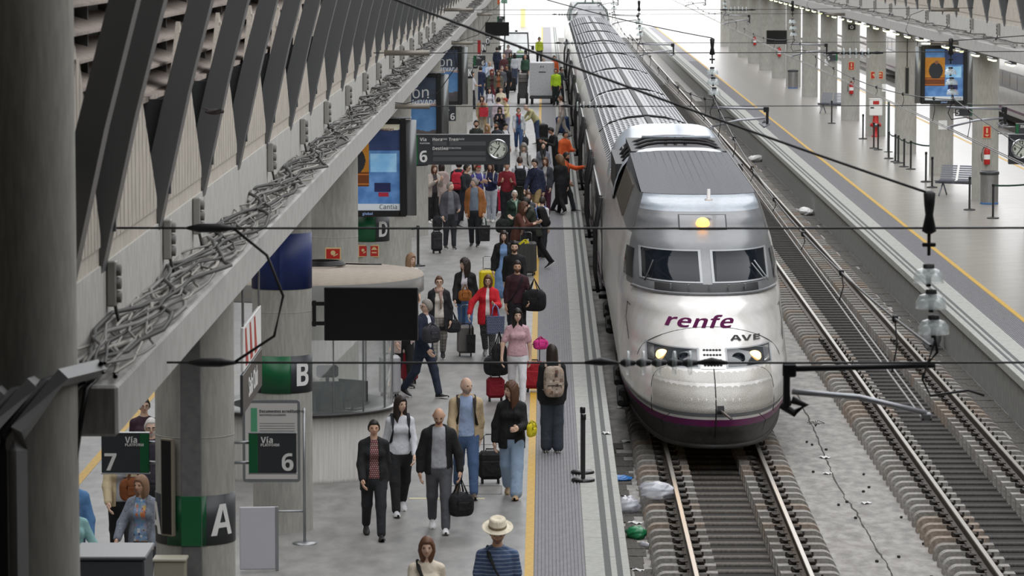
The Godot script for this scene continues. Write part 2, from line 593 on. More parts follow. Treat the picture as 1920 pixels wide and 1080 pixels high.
const NOSE_Z := -59.4
const CAR_END := -82.3
const NOSE_FRONT := [[0.0, 0.5], [0.25, 0.3], [0.5, 0.1], [0.75, 0.0], [0.95, 0.08], [1.15, 0.35], [1.38, 0.95], [1.58, 1.48], [2.05, 2.4], [2.35, 3.05], [2.98, 4.55], [3.35, 5.4], [3.62, 6.05], [3.78, 6.75]]
const NOSE_WIDE := [[0.0, 1.25], [0.25, 1.34], [0.5, 1.42], [0.8, 1.45], [2.1, 1.45], [2.6, 1.40], [2.98, 1.33], [3.35, 1.21], [3.62, 1.12], [3.78, 1.06]]

func nose_len(h: float) -> float:
	return lut([[0.0, 6.2], [2.3, 5.4], [3.0, 4.0], [3.4, 2.6], [3.78, 1.1]], h)

func nose_pow(h: float) -> float:
	return 2.35 + 0.35 * smoothstep(1.8, 3.0, h)

# u runs -1..1 round the nose, and on past it straight back along the sides
func nose(u: float, h: float) -> Vector3:
	var p := nose_pow(h)
	var a := minf(absf(u), 1.0) * PI / 2
	var x: float = lut(NOSE_WIDE, h) * pow(sin(a), 2.0 / p) * signf(u)
	var s: float = nose_len(h) * (1.0 - pow(maxf(cos(a), 0.0), 2.0 / p))
	var z: float = NOSE_Z - lut(NOSE_FRONT, h) - s
	if absf(u) > 1.0: z = lerpf(z, CAR_END, absf(u) - 1.0)
	var lift := 0.22 * smoothstep(0.3, 1.0, absf(u)) * (1.0 - smoothstep(0.4, 1.1, h))
	return Vector3(x, h + lift, z)

func nose_x(x: float, h: float, out := 0.0) -> Vector3:
	var p := nose_pow(h)
	var k := clampf(absf(x) / lut(NOSE_WIDE, h), 0.0, 0.9999)
	var u := asin(pow(k, p / 2.0)) / (PI / 2) * signf(x)
	var q := nose(u, h)
	if out == 0.0: return q
	var e := 0.02
	var n := (nose(u + e, h) - nose(u - e, h)).cross(nose(u, h + e) - nose(u, h - e)).normalized()
	return q + n * out

# smooth sheet over a grid of parameters, with normals from its own slope
func sheet(st: SurfaceTool, f: Callable, us: Array, vs: Array, flip := false):
	var e := 0.004
	var P := []
	var N := []
	for v in vs:
		var rp := []
		var rn := []
		for u in us:
			rp.append(f.call(u, v))
			var n: Vector3 = (f.call(u + e, v) - f.call(u - e, v)).cross(f.call(u, v + e) - f.call(u, v - e)).normalized()
			rn.append(-n if flip else n)
		P.append(rp)
		N.append(rn)
	for j in vs.size() - 1:
		for i in us.size() - 1:
			var c := [[j, i], [j, i + 1], [j + 1, i + 1], [j + 1, i]]
			var order := [0, 2, 1, 0, 3, 2] if not flip else [0, 1, 2, 0, 2, 3]
			for k in order:
				st.set_normal(N[c[k][0]][c[k][1]])
				st.add_vertex(P[c[k][0]][c[k][1]])

func steps(a: float, b: float, n: int) -> Array:
	var r := []
	for i in n + 1: r.append(lerpf(a, b, float(i) / n))
	return r

func bare() -> SurfaceTool:
	var st := SurfaceTool.new()
	st.begin(Mesh.PRIMITIVE_TRIANGLES)
	return st

# a patch lying on the nose between two heights and two offsets
func nose_patch(x0: float, x1: float, h0: float, h1: float, out: float, n := 8) -> ArrayMesh:
	var st := bare()
	sheet(st, func(x, h): return nose_x(x, h, out), steps(x0, x1, n), steps(h0, h1, 4))
	return st.commit()

func nose_text(s: String, x: float, h: float, size: float, wide: float, shear: float, tilt := 0.0) -> ArrayMesh:
	var src := text_mesh(s, size, true, 0.002)
	var arr := src.surface_get_arrays(0)
	var v: PackedVector3Array = arr[Mesh.ARRAY_VERTEX]
	var bb := src.get_aabb()
	for i in v.size():
		var q: Vector3 = v[i] - bb.get_center()
		var px := (q.x + q.y * shear) * wide
		v[i] = nose_x(x + px * cos(tilt) - q.y * sin(tilt), h + px * sin(tilt) + q.y * cos(tilt), 0.008 + q.z)
	arr[Mesh.ARRAY_VERTEX] = v
	var am := ArrayMesh.new()
	am.add_surface_from_arrays(Mesh.PRIMITIVE_TRIANGLES, arr)
	return am

func nose_line(pts: Array, r: float) -> ArrayMesh:
	var st := new_st(true)
	var q := []
	for p in pts: q.append(nose_x(p.x, p.y, 0.001))
	tube(st, q, r, 5)
	return done(st)

func car_section(wide := 1.45, top := 3.5) -> Array:
	var k := top / 3.5
	return [Vector2(1.28, 0.32), Vector2(1.43, 0.62), Vector2(wide, 0.9), Vector2(wide, 2.2 * k), Vector2(1.39, 2.8 * k), Vector2(1.27, 3.1 * k)]

func roof_section(top := 3.5) -> Array:
	return [Vector2(1.27, top * 0.886), Vector2(1.1, top * 0.937), Vector2(0.75, top * 0.977), Vector2(0.3, top * 0.996), Vector2(0, top)]

func loft_sides(st: SurfaceTool, sec: Array, z0: float, z1: float):
	for i in sec.size() - 1:
		var a: Vector2 = sec[i]
		var b: Vector2 = sec[i + 1]
		quad(st, Vector3(-a.x, a.y, z1), Vector3(-a.x, a.y, z0), Vector3(-b.x, b.y, z0), Vector3(-b.x, b.y, z1))
		quad(st, Vector3(a.x, a.y, z0), Vector3(a.x, a.y, z1), Vector3(b.x, b.y, z1), Vector3(b.x, b.y, z0))

func passenger_car(t: Node3D, m: Dictionary, z0: float, z1: float, idx: int):
	var car := Node3D.new()
	car.name = "passenger_car"
	t.add_child(car, true)
	var st := new_st(true)
	loft_sides(st, car_section(), z0 - 0.12, z1 + 0.12)
	put("body_shell", st, m.white, car)
	st = new_st()
	for z in [z0 - 0.12, z1 + 0.12]:
		for i in 5:
			var sec := car_section() + roof_section().slice(1)
			for j in sec.size() - 1:
				var a: Vector2 = sec[j]
				var b: Vector2 = sec[j + 1]
				quad(st, Vector3(-a.x, a.y, z), Vector3(a.x, a.y, z), Vector3(b.x, b.y, z), Vector3(-b.x, b.y, z))
			break
	put("end_wall", st, m.white, car)
	st = new_st(true)
	loft_sides(st, roof_section(), z0 - 0.12, z1 + 0.12)
	put("roof", st, m.roof, car)
	# roof corrugation: ribs along the car and seams across it
	st = new_st()
	var rs := roof_section()
	for i in 19:
		var x := -1.14 + 2.28 * i / 18.0
		if absf(x) < 0.1: continue
		var y := 0.0
		for j in rs.size() - 1:
			if absf(x) <= rs[j].x and absf(x) >= rs[j + 1].x:
				y = lerpf(rs[j + 1].y, rs[j].y, (absf(x) - rs[j + 1].x) / (rs[j].x - rs[j + 1].x))
		box(st, Vector3(x, y + 0.006, (z0 + z1) / 2), Vector3(0.07, 0.02, z0 - z1 - 0.5))
	tag(put("roof_rib_set", st, m.rib, car), "", "", "", "stuff")
	st = new_st()
	var z := z0 - 1.0
	while z > z1 + 0.6:
		for s in [-1.0, 1.0]:
			for j in 3:
				var a := Vector3(rs[j].x * s, rs[j].y + 0.012, z)
				var b := Vector3(rs[j + 1].x * s, rs[j + 1].y + 0.012, z)
				tube(st, [a, b], 0.014, 4, false)
		z -= 0.9
	tag(put("roof_seam_set", st, m.seam, car), "", "", "", "stuff")
	st = new_st()
	boxr(st, -0.07, 0.07, 3.49, 3.545, z0 - 0.3, z1 + 0.3)
	put("roof_cable_duct", st, m.black, car)
	# gangway ring between this car and the next
	st = new_st()
	loft_sides(st, [Vector2(1.2, 0.5), Vector2(1.36, 0.9), Vector2(1.36, 2.4), Vector2(1.15, 3.05), Vector2(0.7, 3.36), Vector2(0, 3.42)], z0 + 0.14, z0 - 0.14)
	put("gangway_bellows", st, m.black, car)
	st = new_st(true)
	var arc := []
	for p in [Vector2(-1.27, 3.1), Vector2(-1.0, 3.34), Vector2(-0.5, 3.5), Vector2(0, 3.55), Vector2(0.5, 3.5), Vector2(1.0, 3.34), Vector2(1.27, 3.1)]:
		arc.append(Vector3(p.x, p.y, z0 - 0.05))
	tube(st, arc, 0.035, 5)
	put("roof_cable", st, m.black, car)
	# window band with single panes, stripe below the floor line
	var L := z0 - z1
	for s in [-1.0, 1.0]:
		st = new_st()
		box(st, Vector3(1.452 * s, 0.62, (z0 + z1) / 2), Vector3(0.012, 0.09, L - 0.3))
		put("purple_stripe", st, m.purple, car)
		st = new_st()
		box(st, Vector3(1.44 * s, 1.95, (z0 + z1) / 2), Vector3(0.05, 0.78, L - 3.4))
		put("window_band", st, m.grey, car)
		for i in 8:
			var wz := z0 - 2.1 - (L - 4.2) * (i + 0.5) / 8
			st = new_st()
			box(st, Vector3(1.448 * s, 1.95, wz), Vector3(0.05, 0.64, (L - 4.2) / 8 - 0.3))
			put("window", st, m.glass, car)
	# plug doors swung out over the platform
	for dz in ([z0 - 1.5, z1 + 1.5] if idx < 3 else [z0 - 1.5]):
		st = new_st()
		box(st, Vector3(-1.445, 1.5, dz), Vector3(0.03, 2.0, 0.86))
		put("doorway", st, m.black, car)
		for k in 2:
			st = new_st(true)
			var zz: float = dz + 0.95 + k * 0.84
			tube(st, [Vector3(-1.56, 0.5, zz), Vector3(-1.63, 0.95, zz), Vector3(-1.62, 1.9, zz), Vector3(-1.5, 2.6, zz)], 0.05, 6)
			put("door_seal", st, m.black, car)
		st = new_st(true)
		sheet_door(st, dz + 0.95, dz + 1.79)
		put("door", st, m.white, car)
		st = new_st()
		box(st, Vector3(-1.5, 0.42, dz), Vector3(0.34, 0.05, 0.8))
		box(st, Vector3(-1.42, 0.24, dz), Vector3(0.2, 0.04, 0.7))
		put("boarding_step", st, m.under, car)
	st = new_st()
	boxr(st, -1.2, 1.2, 0.12, 0.4, z0 - 2.4, z1 + 2.4)
	put("underframe", st, m.under, car)
	for bz in [z0 + 0.0]:
		for e in [-1.5, 1.5]:
			st = new_st(true)
			for s in [-1.0, 1.0]:
				lathe(st, [Vector2(0, -0.06), Vector2(0.44, -0.06), Vector2(0.455, 0.0), Vector2(0.455, 0.06), Vector2(0, 0.06)], 20, Transform3D(Basis(Vector3.BACK, PI / 2), Vector3(0.76 * s, 0.46, bz + e)))
			tube(st, [Vector3(-0.74, 0.46, bz + e), Vector3(0.74, 0.46, bz + e)], 0.08, 8)
			put("wheelset", st, m.under, car)

func sheet_door(st: SurfaceTool, z0: float, z1: float):
	var pr := [Vector2(-1.55, 0.5), Vector2(-1.62, 0.95), Vector2(-1.61, 1.9), Vector2(-1.49, 2.6)]
	for i in 3:
		var a: Vector2 = pr[i]
		var b: Vector2 = pr[i + 1]
		quad(st, Vector3(a.x, a.y, z0), Vector3(a.x, a.y, z1), Vector3(b.x, b.y, z1), Vector3(b.x, b.y, z0))
		quad(st, Vector3(a.x + 0.05, a.y, z1), Vector3(a.x + 0.05, a.y, z0), Vector3(b.x + 0.05, b.y, z0), Vector3(b.x + 0.05, b.y, z1))

func train_mats() -> Dictionary:
	var dirt := noise_tex("dirt", 0.006, 0.9, 1.0, 7, 1024, 31, FastNoiseLite.TYPE_SIMPLEX_SMOOTH, Color(1, 0.985, 0.96))
	var m := {}
	m.white = textured("train_white", c255(247, 246, 245), 0.24, dirt, Vector3(0.4, 0.25, 0.4))
	m.white.clearcoat_enabled = true
	m.white.clearcoat = 0.5
	m.white.clearcoat_roughness = 0.12
	m.roof = textured("train_roof", c255(214, 215, 217), 0.7, noise_tex("roofn", 0.02, 0.7, 1.0, 5, 512, 33), Vector3(0.5, 0.5, 0.5), 0.0)
	m.rib = textured("train_rib", c255(222, 222, 224), 0.6, noise_tex("roofn", 0.02, 0.7, 1.0, 5, 512, 33), Vector3(0.9, 0.9, 0.9), 0.0)
	m.seam = plain("train_seam", c255(120, 122, 126), 0.5, 0.3)
	m.grey = textured("train_grey", c255(128, 131, 136), 0.33, dirt, Vector3(0.6, 0.6, 0.6))
	m.pale = textured("train_pale", c255(182, 192, 204), 0.3, dirt, Vector3(0.9, 0.9, 0.9))
	m.dark = textured("train_skirt", c255(82, 80, 78), 0.5, noise_tex("skirtn", 0.015, 0.6, 1.0, 6, 512, 35), Vector3(1, 1, 1))
	m.purple = plain("train_purple", c255(112, 32, 92), 0.3)
	m.line = plain("train_line", c255(40, 40, 40), 0.6)
	m.black = plain("train_black", c255(34, 34, 36), 0.6)
	m.under = plain("train_under", c255(44, 42, 40), 0.8)
	m.glass = plain("train_glass", c255(22, 27, 34), 0.06)
	m.glass.metallic_specular = 0.18
	m.solar = textured("train_top", c255(98, 101, 108), 0.7, noise_tex("roofn", 0.02, 0.7, 1.0, 5, 512, 33), Vector3(1.2, 1.2, 1.2))
	return m

func build_train():
	var m := train_mats()
	var t := thing("high_speed_train", "white high-speed train with a rounded nose and dark grey cab standing at the left platform", "train", Vector3(2.755, -0.55, 0))
	var us := steps(-1.0, 1.0, 44)
	us = [-2.0, -1.5, -1.0 - 0.2] + us + [1.2, 1.5, 2.0]
	var mid := us.filter(func(u): return absf(u) <= 0.7273)
	var lft := us.filter(func(u): return u <= -0.7272)
	var rgt := us.filter(func(u): return u >= 0.7272)
	var add := func(called: String, cols: Array, hs: Array, mm) -> MeshInstance3D:
		var st := bare()
		sheet(st, nose, cols, hs)
		return put(called, st.commit(), mm, t)
	add.call("skirt", us, [0.12, 0.25, 0.38, 0.5], m.dark)
	add.call("purple_stripe", us, [0.5, 0.61], m.purple)
	add.call("white_stripe", us, [0.61, 0.655], m.white)
	add.call("grey_stripe", us, [0.655, 0.72], m.grey)
	add.call("nose_shell", us, [0.72, 0.83, 0.95, 1.05, 1.15, 1.26, 1.38, 1.48, 1.58, 1.75, 1.9, 2.05, 2.2, 2.35], m.white)
	add.call("cab_surround", mid, [2.35, 2.5, 2.65, 2.8, 2.98, 3.1, 3.22, 3.35, 3.45, 3.54], m.grey)
	add.call("roof_brow", mid, [3.54, 3.6, 3.66, 3.72, 3.78], m.pale)
	for g in [lft, rgt]:
		add.call("body_side", g, [2.35, 2.6, 2.8, 2.98, 3.12], m.white)
		add.call("shoulder", g, [3.12, 3.35, 3.55, 3.78], m.grey)
	# speckled cover over the coupler
	var spk := noise_tex("speck", 0.11, 0.35, 1.0, 2, 512, 41)
	var gr: Gradient = spk.color_ramp
	gr.offsets = PackedFloat32Array([0.0, 0.36, 0.44, 1.0])
	gr.colors = PackedColorArray([Color(0.34, 0.31, 0.27), Color(0.45, 0.42, 0.38), Color(0.93, 0.92, 0.9), Color(1, 1, 1)])
	var spm := textured("speckled_white", c255(226, 224, 220), 0.3, spk, Vector3(1.6, 1.6, 1.6))
	for s in [-1.0, 1.0]:
		var st := bare()
		sheet(st, func(x, h): return nose_x(x, h, 0.004), steps(0.008 * s, 0.98 * s, 12) if s > 0 else steps(-0.98, -0.008, 12), [0.73, 0.8, 0.88, 0.96, 1.04, 1.12, 1.2, 1.28, 1.34])
		put("coupler_cover", st.commit(), spm, t)
	# seams
	var seam := []
	for i in 15: seam.append(Vector2(0.0, lerpf(0.3, 1.36, i / 14.0)))
	put("seam", nose_line(seam, 0.012), m.line, t)
	seam = []
	for i in 31:
		var a := lerpf(-0.25, PI + 0.25, i / 30.0)
		var ca := cos(a); var sa := sin(a)
		seam.append(Vector2(1.0 * signf(ca) * pow(absf(ca), 0.5), 0.85 + 0.52 * signf(sa) * pow(absf(sa), 0.5)))
	put("seam", nose_line(seam, 0.007), m.line, t)
	seam = []
	for i in 31:
		var a := lerpf(0.12, PI - 0.12, i / 30.0)
		seam.append(Vector2(1.2 * cos(a), 1.28 + 0.62 * sin(a)))
	put("seam", nose_line(seam, 0.006), m.line, t)
	for s in [-1.0, 1.0]:
		seam = [Vector2(1.27 * s, 2.02), Vector2(1.31 * s, 2.05), Vector2(1.34 * s, 1.8), Vector2(1.31 * s, 1.5)]
		put("seam", nose_line(seam, 0.007), m.line, t)
		seam = [Vector2(0.72 * s, 0.66), Vector2(0.85 * s, 0.5), Vector2(0.8 * s, 0.3)]
		put("seam", nose_line(seam, 0.006), m.line, t)
	# skirt lip
	var lip := []
	for i in 41: lip.append(nose(lerpf(-0.92, 0.92, i / 40.0), 0.14))
	var st := new_st(true); tube(st, lip, 0.045, 6)
	put("skirt_lip", st, m.dark, t)
	st = new_st(true)
	var hk := nose_x(0.04, 0.78)
	tube(st, [hk + Vector3(0, 0, -0.1), hk + Vector3(0.1, -0.05, 0.16), hk + Vector3(0.2, -0.12, 0.26)], 0.022, 6)
	put("coupler_hook", st, plain("hook", c255(120, 112, 108), 0.5, 0.6), t)
	put("coupler_hole", nose_patch(0.015, 0.13, 0.71, 0.84, 0.007, 3), m.black, t)
	# windscreens, side windows, vent slot
	var rub := plain("screen_frame", c255(168, 171, 174), 0.4)
	for g in [[-1.06, -0.12], [0.13, 1.05]]:
		var fr := put("windscreen_frame", nose_patch(g[0] - 0.045, g[1] + 0.045, 2.5, 2.97, 0.012, 12), rub, t)
		put("windscreen", nose_patch(g[0], g[1], 2.525, 2.945, 0.018, 12), m.glass, t)
		var wp := []
		var wx: float = g[0] + 0.16 if g[0] < 0 else g[1] - 0.16
		for i in 7: wp.append(nose_x(wx + (0.22 if g[0] > 0 else -0.14) * (i / 6.0 - 0.7) * -1.0, 2.46 + 0.3 * i / 6.0, 0.05))
		st = new_st(true); tube(st, wp, 0.014, 5)
		if g[0] > 0:
			var w2 := []
			for i in 7: w2.append(nose_x(wx - 0.06 - 0.2 * (i / 6.0 - 0.7), 2.47 + 0.25 * i / 6.0, 0.06))
			tube(st, w2, 0.01, 5)
		put("wiper", st, rub if g[0] > 0 else m.line, t)
	for s in [-1.0, 1.0]:
		st = bare()
		sheet(st, func(u, h): return nose(u, h) + Vector3(0.012 * s, 0, 0.004), steps(0.62 * s, 0.78 * s, 6) if s > 0 else steps(-0.78, -0.62, 6), steps(2.45, 2.9, 4))
		put("side_window", st.commit(), m.glass, t)
	put("vent_slot", nose_patch(-0.86, 0.86, 2.35, 2.47, 0.03, 14), m.black, t)
	st = new_st()
	for x in [-0.6, -0.32, 0.02, 0.34, 0.62]: box(st, nose_x(x, 2.41, 0.04), Vector3(0.022, 0.12, 0.06))
	put("vent_divider", st, m.grey, t)
	st = new_st(true)
	var hood := []
	for i in 21: hood.append(nose_x(lerpf(-1.22, 1.22, i / 20.0), 2.335, 0.02))
	tube(st, hood, 0.03, 5)
	put("scuttle_edge", st, m.grey, t)
	# headlights
	var warm := lamp_mat("headlamp", Color(1.0, 0.78, 0.45), 2.0)
	for g in [[-1.03, -0.25, -0.8], [0.24, 0.98, 0.7]]:
		put("headlight_frame", nose_patch(g[0] - 0.03, g[1] + 0.03, 1.335, 1.605, 0.008, 12), rub, t)
		var hl := put("headlight_glass", nose_patch(g[0], g[1], 1.355, 1.585, 0.013, 12), plain("lamp_glass", c255(58, 62, 66), 0.08), t)
		var c := nose_x(g[2], 1.47, 0.02)
		st = new_st(true)
		lathe(st, [Vector2(0.105, -0.03), Vector2(0.1, 0.01), Vector2(0.07, 0.035), Vector2(0, 0.045)], 18, Transform3D(Basis(Vector3.RIGHT, PI / 2 - 0.9), c))
		put("lamp", st, warm, t)
		var c2 := nose_x(g[2] + (0.34 if g[0] < 0 else -0.28), 1.465, 0.014)
		st = new_st(true)
		lathe(st, [Vector2(0.11, -0.02), Vector2(0.105, 0.02), Vector2(0.09, 0.02), Vector2(0.07, 0.0), Vector2(0, -0.01)], 18, Transform3D(Basis(Vector3.RIGHT, PI / 2 - 0.9), c2))
		put("lamp", st, m.glass, t)
		var ex: float = g[0] + 0.06 if g[0] < 0 else g[1] - 0.07
		put("reflector", nose_patch(ex - 0.05, ex + 0.05, 1.375, 1.565, 0.016, 3), plain("chrome", c255(210, 212, 216), 0.15, 0.9), t)
		spot(t, c + Vector3(0, 0.06, 0.16), Vector3(0, -0.02, 1), Color(1.0, 0.78, 0.45), 0.5, 0.1)
	put("horn_grille", nose_patch(-0.2, 0.185, 1.33, 1.61, 0.012, 5), m.white, t)
	var hole := new_st(true)
	for i in 6:
		for j in 4:
			lathe(hole, [Vector2(0.024, 0.004), Vector2(0.022, 0.007), Vector2(0, 0.007)], 10, Transform3D(Basis(Vector3.RIGHT, PI / 2 - 0.9), nose_x(-0.135 + 0.051 * i, 1.375 + 0.064 * j, 0.02)))
	tag(put("horn_hole_set", hole, m.black, t), "", "", "", "stuff")
	# roof lamp
	put("roof_lamp_frame", nose_patch(-0.42, 0.42, 3.26, 3.49, 0.01, 8), m.line, t)
	put("roof_lamp_glass", nose_patch(-0.395, 0.395, 3.275, 3.475, 0.018, 8), plain("lamp_grey", c255(120, 122, 124), 0.12), t)
	st = new_st(true)
	lathe(st, [Vector2(0.12, 0), Vector2(0.105, 0.05), Vector2(0.06, 0.09), Vector2(0, 0.1)], 16, Transform3D(Basis(Vector3.RIGHT, PI / 2 - 1.0), nose_x(0.0, 3.35, 0.02)))
	put("lamp", st, lamp_mat("rooflamp", Color(1.0, 0.66, 0.22), 3.4), t)
	spot(t, nose_x(0.0, 3.36, 0.3), Vector3(0, 0.0, 1), Color(1.0, 0.7, 0.35), 0.3, 0.1)
	# lettering on the nose
	put("lettering", nose_text("renfe", -0.15, 1.97, 0.17, 1.85, 0.3), plain("logo_purple", c255(132, 44, 108), 0.35), t)
	put("lettering", nose_text("AVE", 0.57, 1.73, 0.07, 3.0, 0.0, -0.06), plain("ave_grey", c255(98, 100, 102), 0.5), t)
	# roof of the power car: dark corrugated panel, then the pantograph well between two hoods
	st = new_st()
	var z0 := NOSE_Z - 6.75
	for i in 12:
		var a := -1.0 + i / 6.0
		var b := -1.0 + (i + 1) / 6.0
		var fr := func(q: float, z: float) -> Vector3: return Vector3(q * 1.02, lerpf(3.785, 4.03, clampf((z0 - z) / (z0 + 75.6), 0.0, 1.0)) - 0.05 * q * q * clampf((z0 - z) / 1.5, 0.0, 1.0), z if z < -75.0 else nose_x(q * 1.02, 3.775).z)
		quad(st, fr.call(a, z0), fr.call(b, z0), fr.call(b, -75.6), fr.call(a, -75.6))
	for sd in [-1.0, 1.0]: quad(st, Vector3(1.02 * sd, 3.735, z0 - 1.2), Vector3(1.02 * sd, 3.98, -75.6), Vector3(1.14 * sd, 3.6, -75.6), Vector3(1.1 * sd, 3.66, z0 - 1.2))
	put("roof_panel", st, m.solar, t)
	st = new_st()
	for i in 15:
		var x := -0.98 + 1.96 * i / 14.0
		tube(st, [Vector3(x * 0.98, 3.787 - 0.05 * x * x, z0 - 0.4), Vector3(x * 0.98, 4.032 - 0.05 * x * x, -75.5)], 0.009, 4, false)
	tag(put("roof_rib_set", st, m.grey, t), "", "", "", "stuff")
	for s in [-1.0, 1.0]:
		var gl := new_st()
		for i in 24:
			var z := -69.6 - 0.24 * i
			box(gl, Vector3(1.19 * s, 3.44, z), Vector3(0.05, 0.62, 0.07), Basis(Vector3.BACK, 0.335 * s))
		tag(put("side_grille", gl, plain("grille", c255(96, 88, 78), 0.6), t), "", "", "", "stuff")
	var hoodm = m.pale
	for g in [[-75.55, -76.3, 4.03, 4.05], [-81.2, CAR_END - 0.9, 4.0, 4.2]]:
		st = bare()
		var f := func(u: float, v: float) -> Vector3:
			var a := u * 1.3
			var top := lerpf(g[2], g[3], smoothstep(0, 1, v))
			var w := 1.36
			var x := w * signf(a) * pow(absf(sin(a)) / sin(1.3), 0.75)
			var y := top - (top - 3.1) * pow(maxf(1.0 - cos(a), 0.0) / (1.0 - cos(1.3)), 1.6)
			return Vector3(x, y, lerpf(g[0], g[1], v))
		sheet(st, f, steps(-1, 1, 20), steps(0, 1, 6))
		put("roof_hood", st.commit(), hoodm, t)
		if g[0] < -78: continue
		st = new_st()
		for k in 20:
			var u0 := -1 + 0.1 * k
			var vv := 1.0 if g[0] > -78 else 0.0
			var a: Vector3 = f.call(u0, vv)
			var b: Vector3 = f.call(u0 + 0.1, vv)
			quad(st, Vector3(a.x, 3.0, a.z), Vector3(b.x, 3.0, b.z), b, a)
		put("hood_end", st, m.black, t)
	st = new_st(); boxr(st, -0.98, 0.98, 3.3, 3.98, -76.2, -81.4); boxr(st, -1.3, 1.3, 3.0, 3.72, -76.2, -81.4); put("pantograph_well", st, m.black, t)
	for zz in [-77.3, -78.5, -79.7]:
		st = new_st(true)
		var bow := []
		for i in 13:
			var q := -1.0 + i / 6.0
			bow.append(Vector3(1.25 * q, 4.1 - 0.55 * pow(absf(q), 4.0), zz + 0.2 * absf(q)))
		tube(st, bow, 0.035, 6)
		put("pantograph_bow", st, m.black, t)
	st = new_st(true)
	tube(st, [Vector3(-0.7, 4.13, -78.8), Vector3(0.75, 4.13, -78.8)], 0.035, 6)
	put("contact_strip", st, m.pale, t)
	for x in [-0.3, 0.0, 0.3]:
		st = new_st(true)
		tube(st, [Vector3(x, 3.6, -77.6), Vector3(x * 0.6, 4.12, -78.6), Vector3(x, 3.65, -79.8)], 0.03, 6)
		put("pantograph_arm", st, m.under, t)
		st = new_st(true)
		var ins := []
		for i in 9: ins.append(Vector2(0.05 if i % 2 == 0 else 0.08, 0.05 * i))
		lathe(st, ins, 12, at(Vector3(x * 1.6, 3.6, -79.6)))
		put("insulator", st, m.dark, t)
	st = new_st(true)
	lathe(st, [Vector2(0.07, 0), Vector2(0.07, 0.03), Vector2(0.035, 0.04), Vector2(0.03, 0.2), Vector2(0, 0.2)], 12, at(Vector3(0.12, 3.74, -65.2)))
	put("aerial", st, m.white, t)
	# bogies under the power car
	for z in [-64.2, -67.2, -76.2, -79.2]:
		st = new_st(true)
		for s in [-1.0, 1.0]:
			lathe(st, [Vector2(0, -0.06), Vector2(0.44, -0.06), Vector2(0.455, 0), Vector2(0.455, 0.06), Vector2(0, 0.06)], 24, Transform3D(Basis(Vector3.BACK, PI / 2), Vector3(0.76 * s, 0.46, z)))
		tube(st, [Vector3(-0.74, 0.46, z), Vector3(0.74, 0.46, z)], 0.08, 8)
		put("wheelset", st, m.under, t)
		for s in [-1.0, 1.0]:
			st = new_st()
			cbox(st, Vector3(1.3 * s, 0.42, z), Vector3(0.34, 0.34, 0.5), 0.05)
			tube(st, [Vector3(1.44 * s, 0.5, z - 0.5), Vector3(1.44 * s, 0.35, z + 0.5)], 0.06, 8)
			put("axle_box", st, m.under, t)
	st = new_st(); boxr(st, -1.1, 1.1, 0.15, 0.5, -62.5, CAR_END); put("underframe", st, m.under, t)
	# trailers and the rear power car
	var cuts := [CAR_END - 0.3, -100.7, -119.4, -138.1, -156.8, -175.5, -194.2, -212.9, -231.6]
	for i in 8:
		passenger_car(t, m, cuts[i], cuts[i + 1], i)
	# raised equipment hood on the first trailer
	st = new_st()
	prism(st, PackedVector2Array([Vector2(-0.95, 3.42), Vector2(0.95, 3.42), Vector2(0.85, 3.85), Vector2(-0.85, 3.85)]), 0.3, at(Vector3(0, 0, -85.6)))
	put("equipment_grille", st, m.black, t)
	st = bare()
	sheet(st, func(u, v): return Vector3(0.95 * sin(u * 1.2), 3.44 + 0.48 * cos(u * 1.2) * (1.0 - v * v), -85.8 - 4.0 * v), steps(-1, 1, 12), steps(0, 1, 6))
	put("equipment_hood", st.commit(), m.pale, t)
	# rear power car: slanted grey hood facing the trailers
	var rc := Node3D.new()
	rc.name = "rear_power_car"
	t.add_child(rc)
	st = new_st(true); loft_sides(st, car_section(1.45, 3.6), -231.9, -252); put("body_shell", st, m.white, rc)
	st = new_st(); quad(st, Vector3(-1.3, 3.2, -231.8), Vector3(1.3, 3.2, -231.8), Vector3(1.0, 4.1, -235), Vector3(-1.0, 4.1, -235)); put("roof_hood", st, m.grey, rc)
	st = new_st()
	for s in [-1.0, 1.0]:
		box(st, Vector3(0.85 * s, 3.7, -233.2), Vector3(0.1, 1.25, 0.1), Basis(Vector3.BACK, 0.75 * s) * Basis(Vector3.RIGHT, -1.25))
	put("hood_strip", st, m.white, rc)
	st = new_st(); quad(st, Vector3(-1.0, 4.1, -235), Vector3(1.0, 4.1, -235), Vector3(1.0, 4.1, -252), Vector3(-1.0, 4.1, -252))
	for s in [-1.0, 1.0]: quad(st, Vector3(1.3 * s, 3.2, -231.8), Vector3(1.3 * s, 3.2, -252), Vector3(1.0 * s, 4.1, -252), Vector3(1.0 * s, 4.1, -235))
	put("roof", st, m.roof, rc)
	st = new_st(true)
	tube(st, [Vector3(-1.2, 3.3, -231.6), Vector3(-1.1, 3.9, -232.5), Vector3(-0.7, 4.3, -233.5), Vector3(0.7, 4.3, -233.5), Vector3(1.1, 3.9, -232.5), Vector3(1.2, 3.3, -231.6)], 0.06, 6)
	tube(st, [Vector3(-0.2, 4.3, -236), Vector3(0, 5.2, -238)], 0.05, 6)
	tube(st, [Vector3(0.3, 4.3, -236), Vector3(0.1, 5.2, -238)], 0.05, 6)
	put("pantograph", st, plain("panto_green", c255(92, 108, 100), 0.5), rc)
	# a second train on the far side of the right columns
	var t2 := thing("parked_train", "white train with dark windows parked past the columns of the right platform", "train", Vector3(22.4, -0.55, 0))
	for i in 6: passenger_car(t2, m, -80 - 26.0 * i, -105.6 - 26.0 * i, 9)

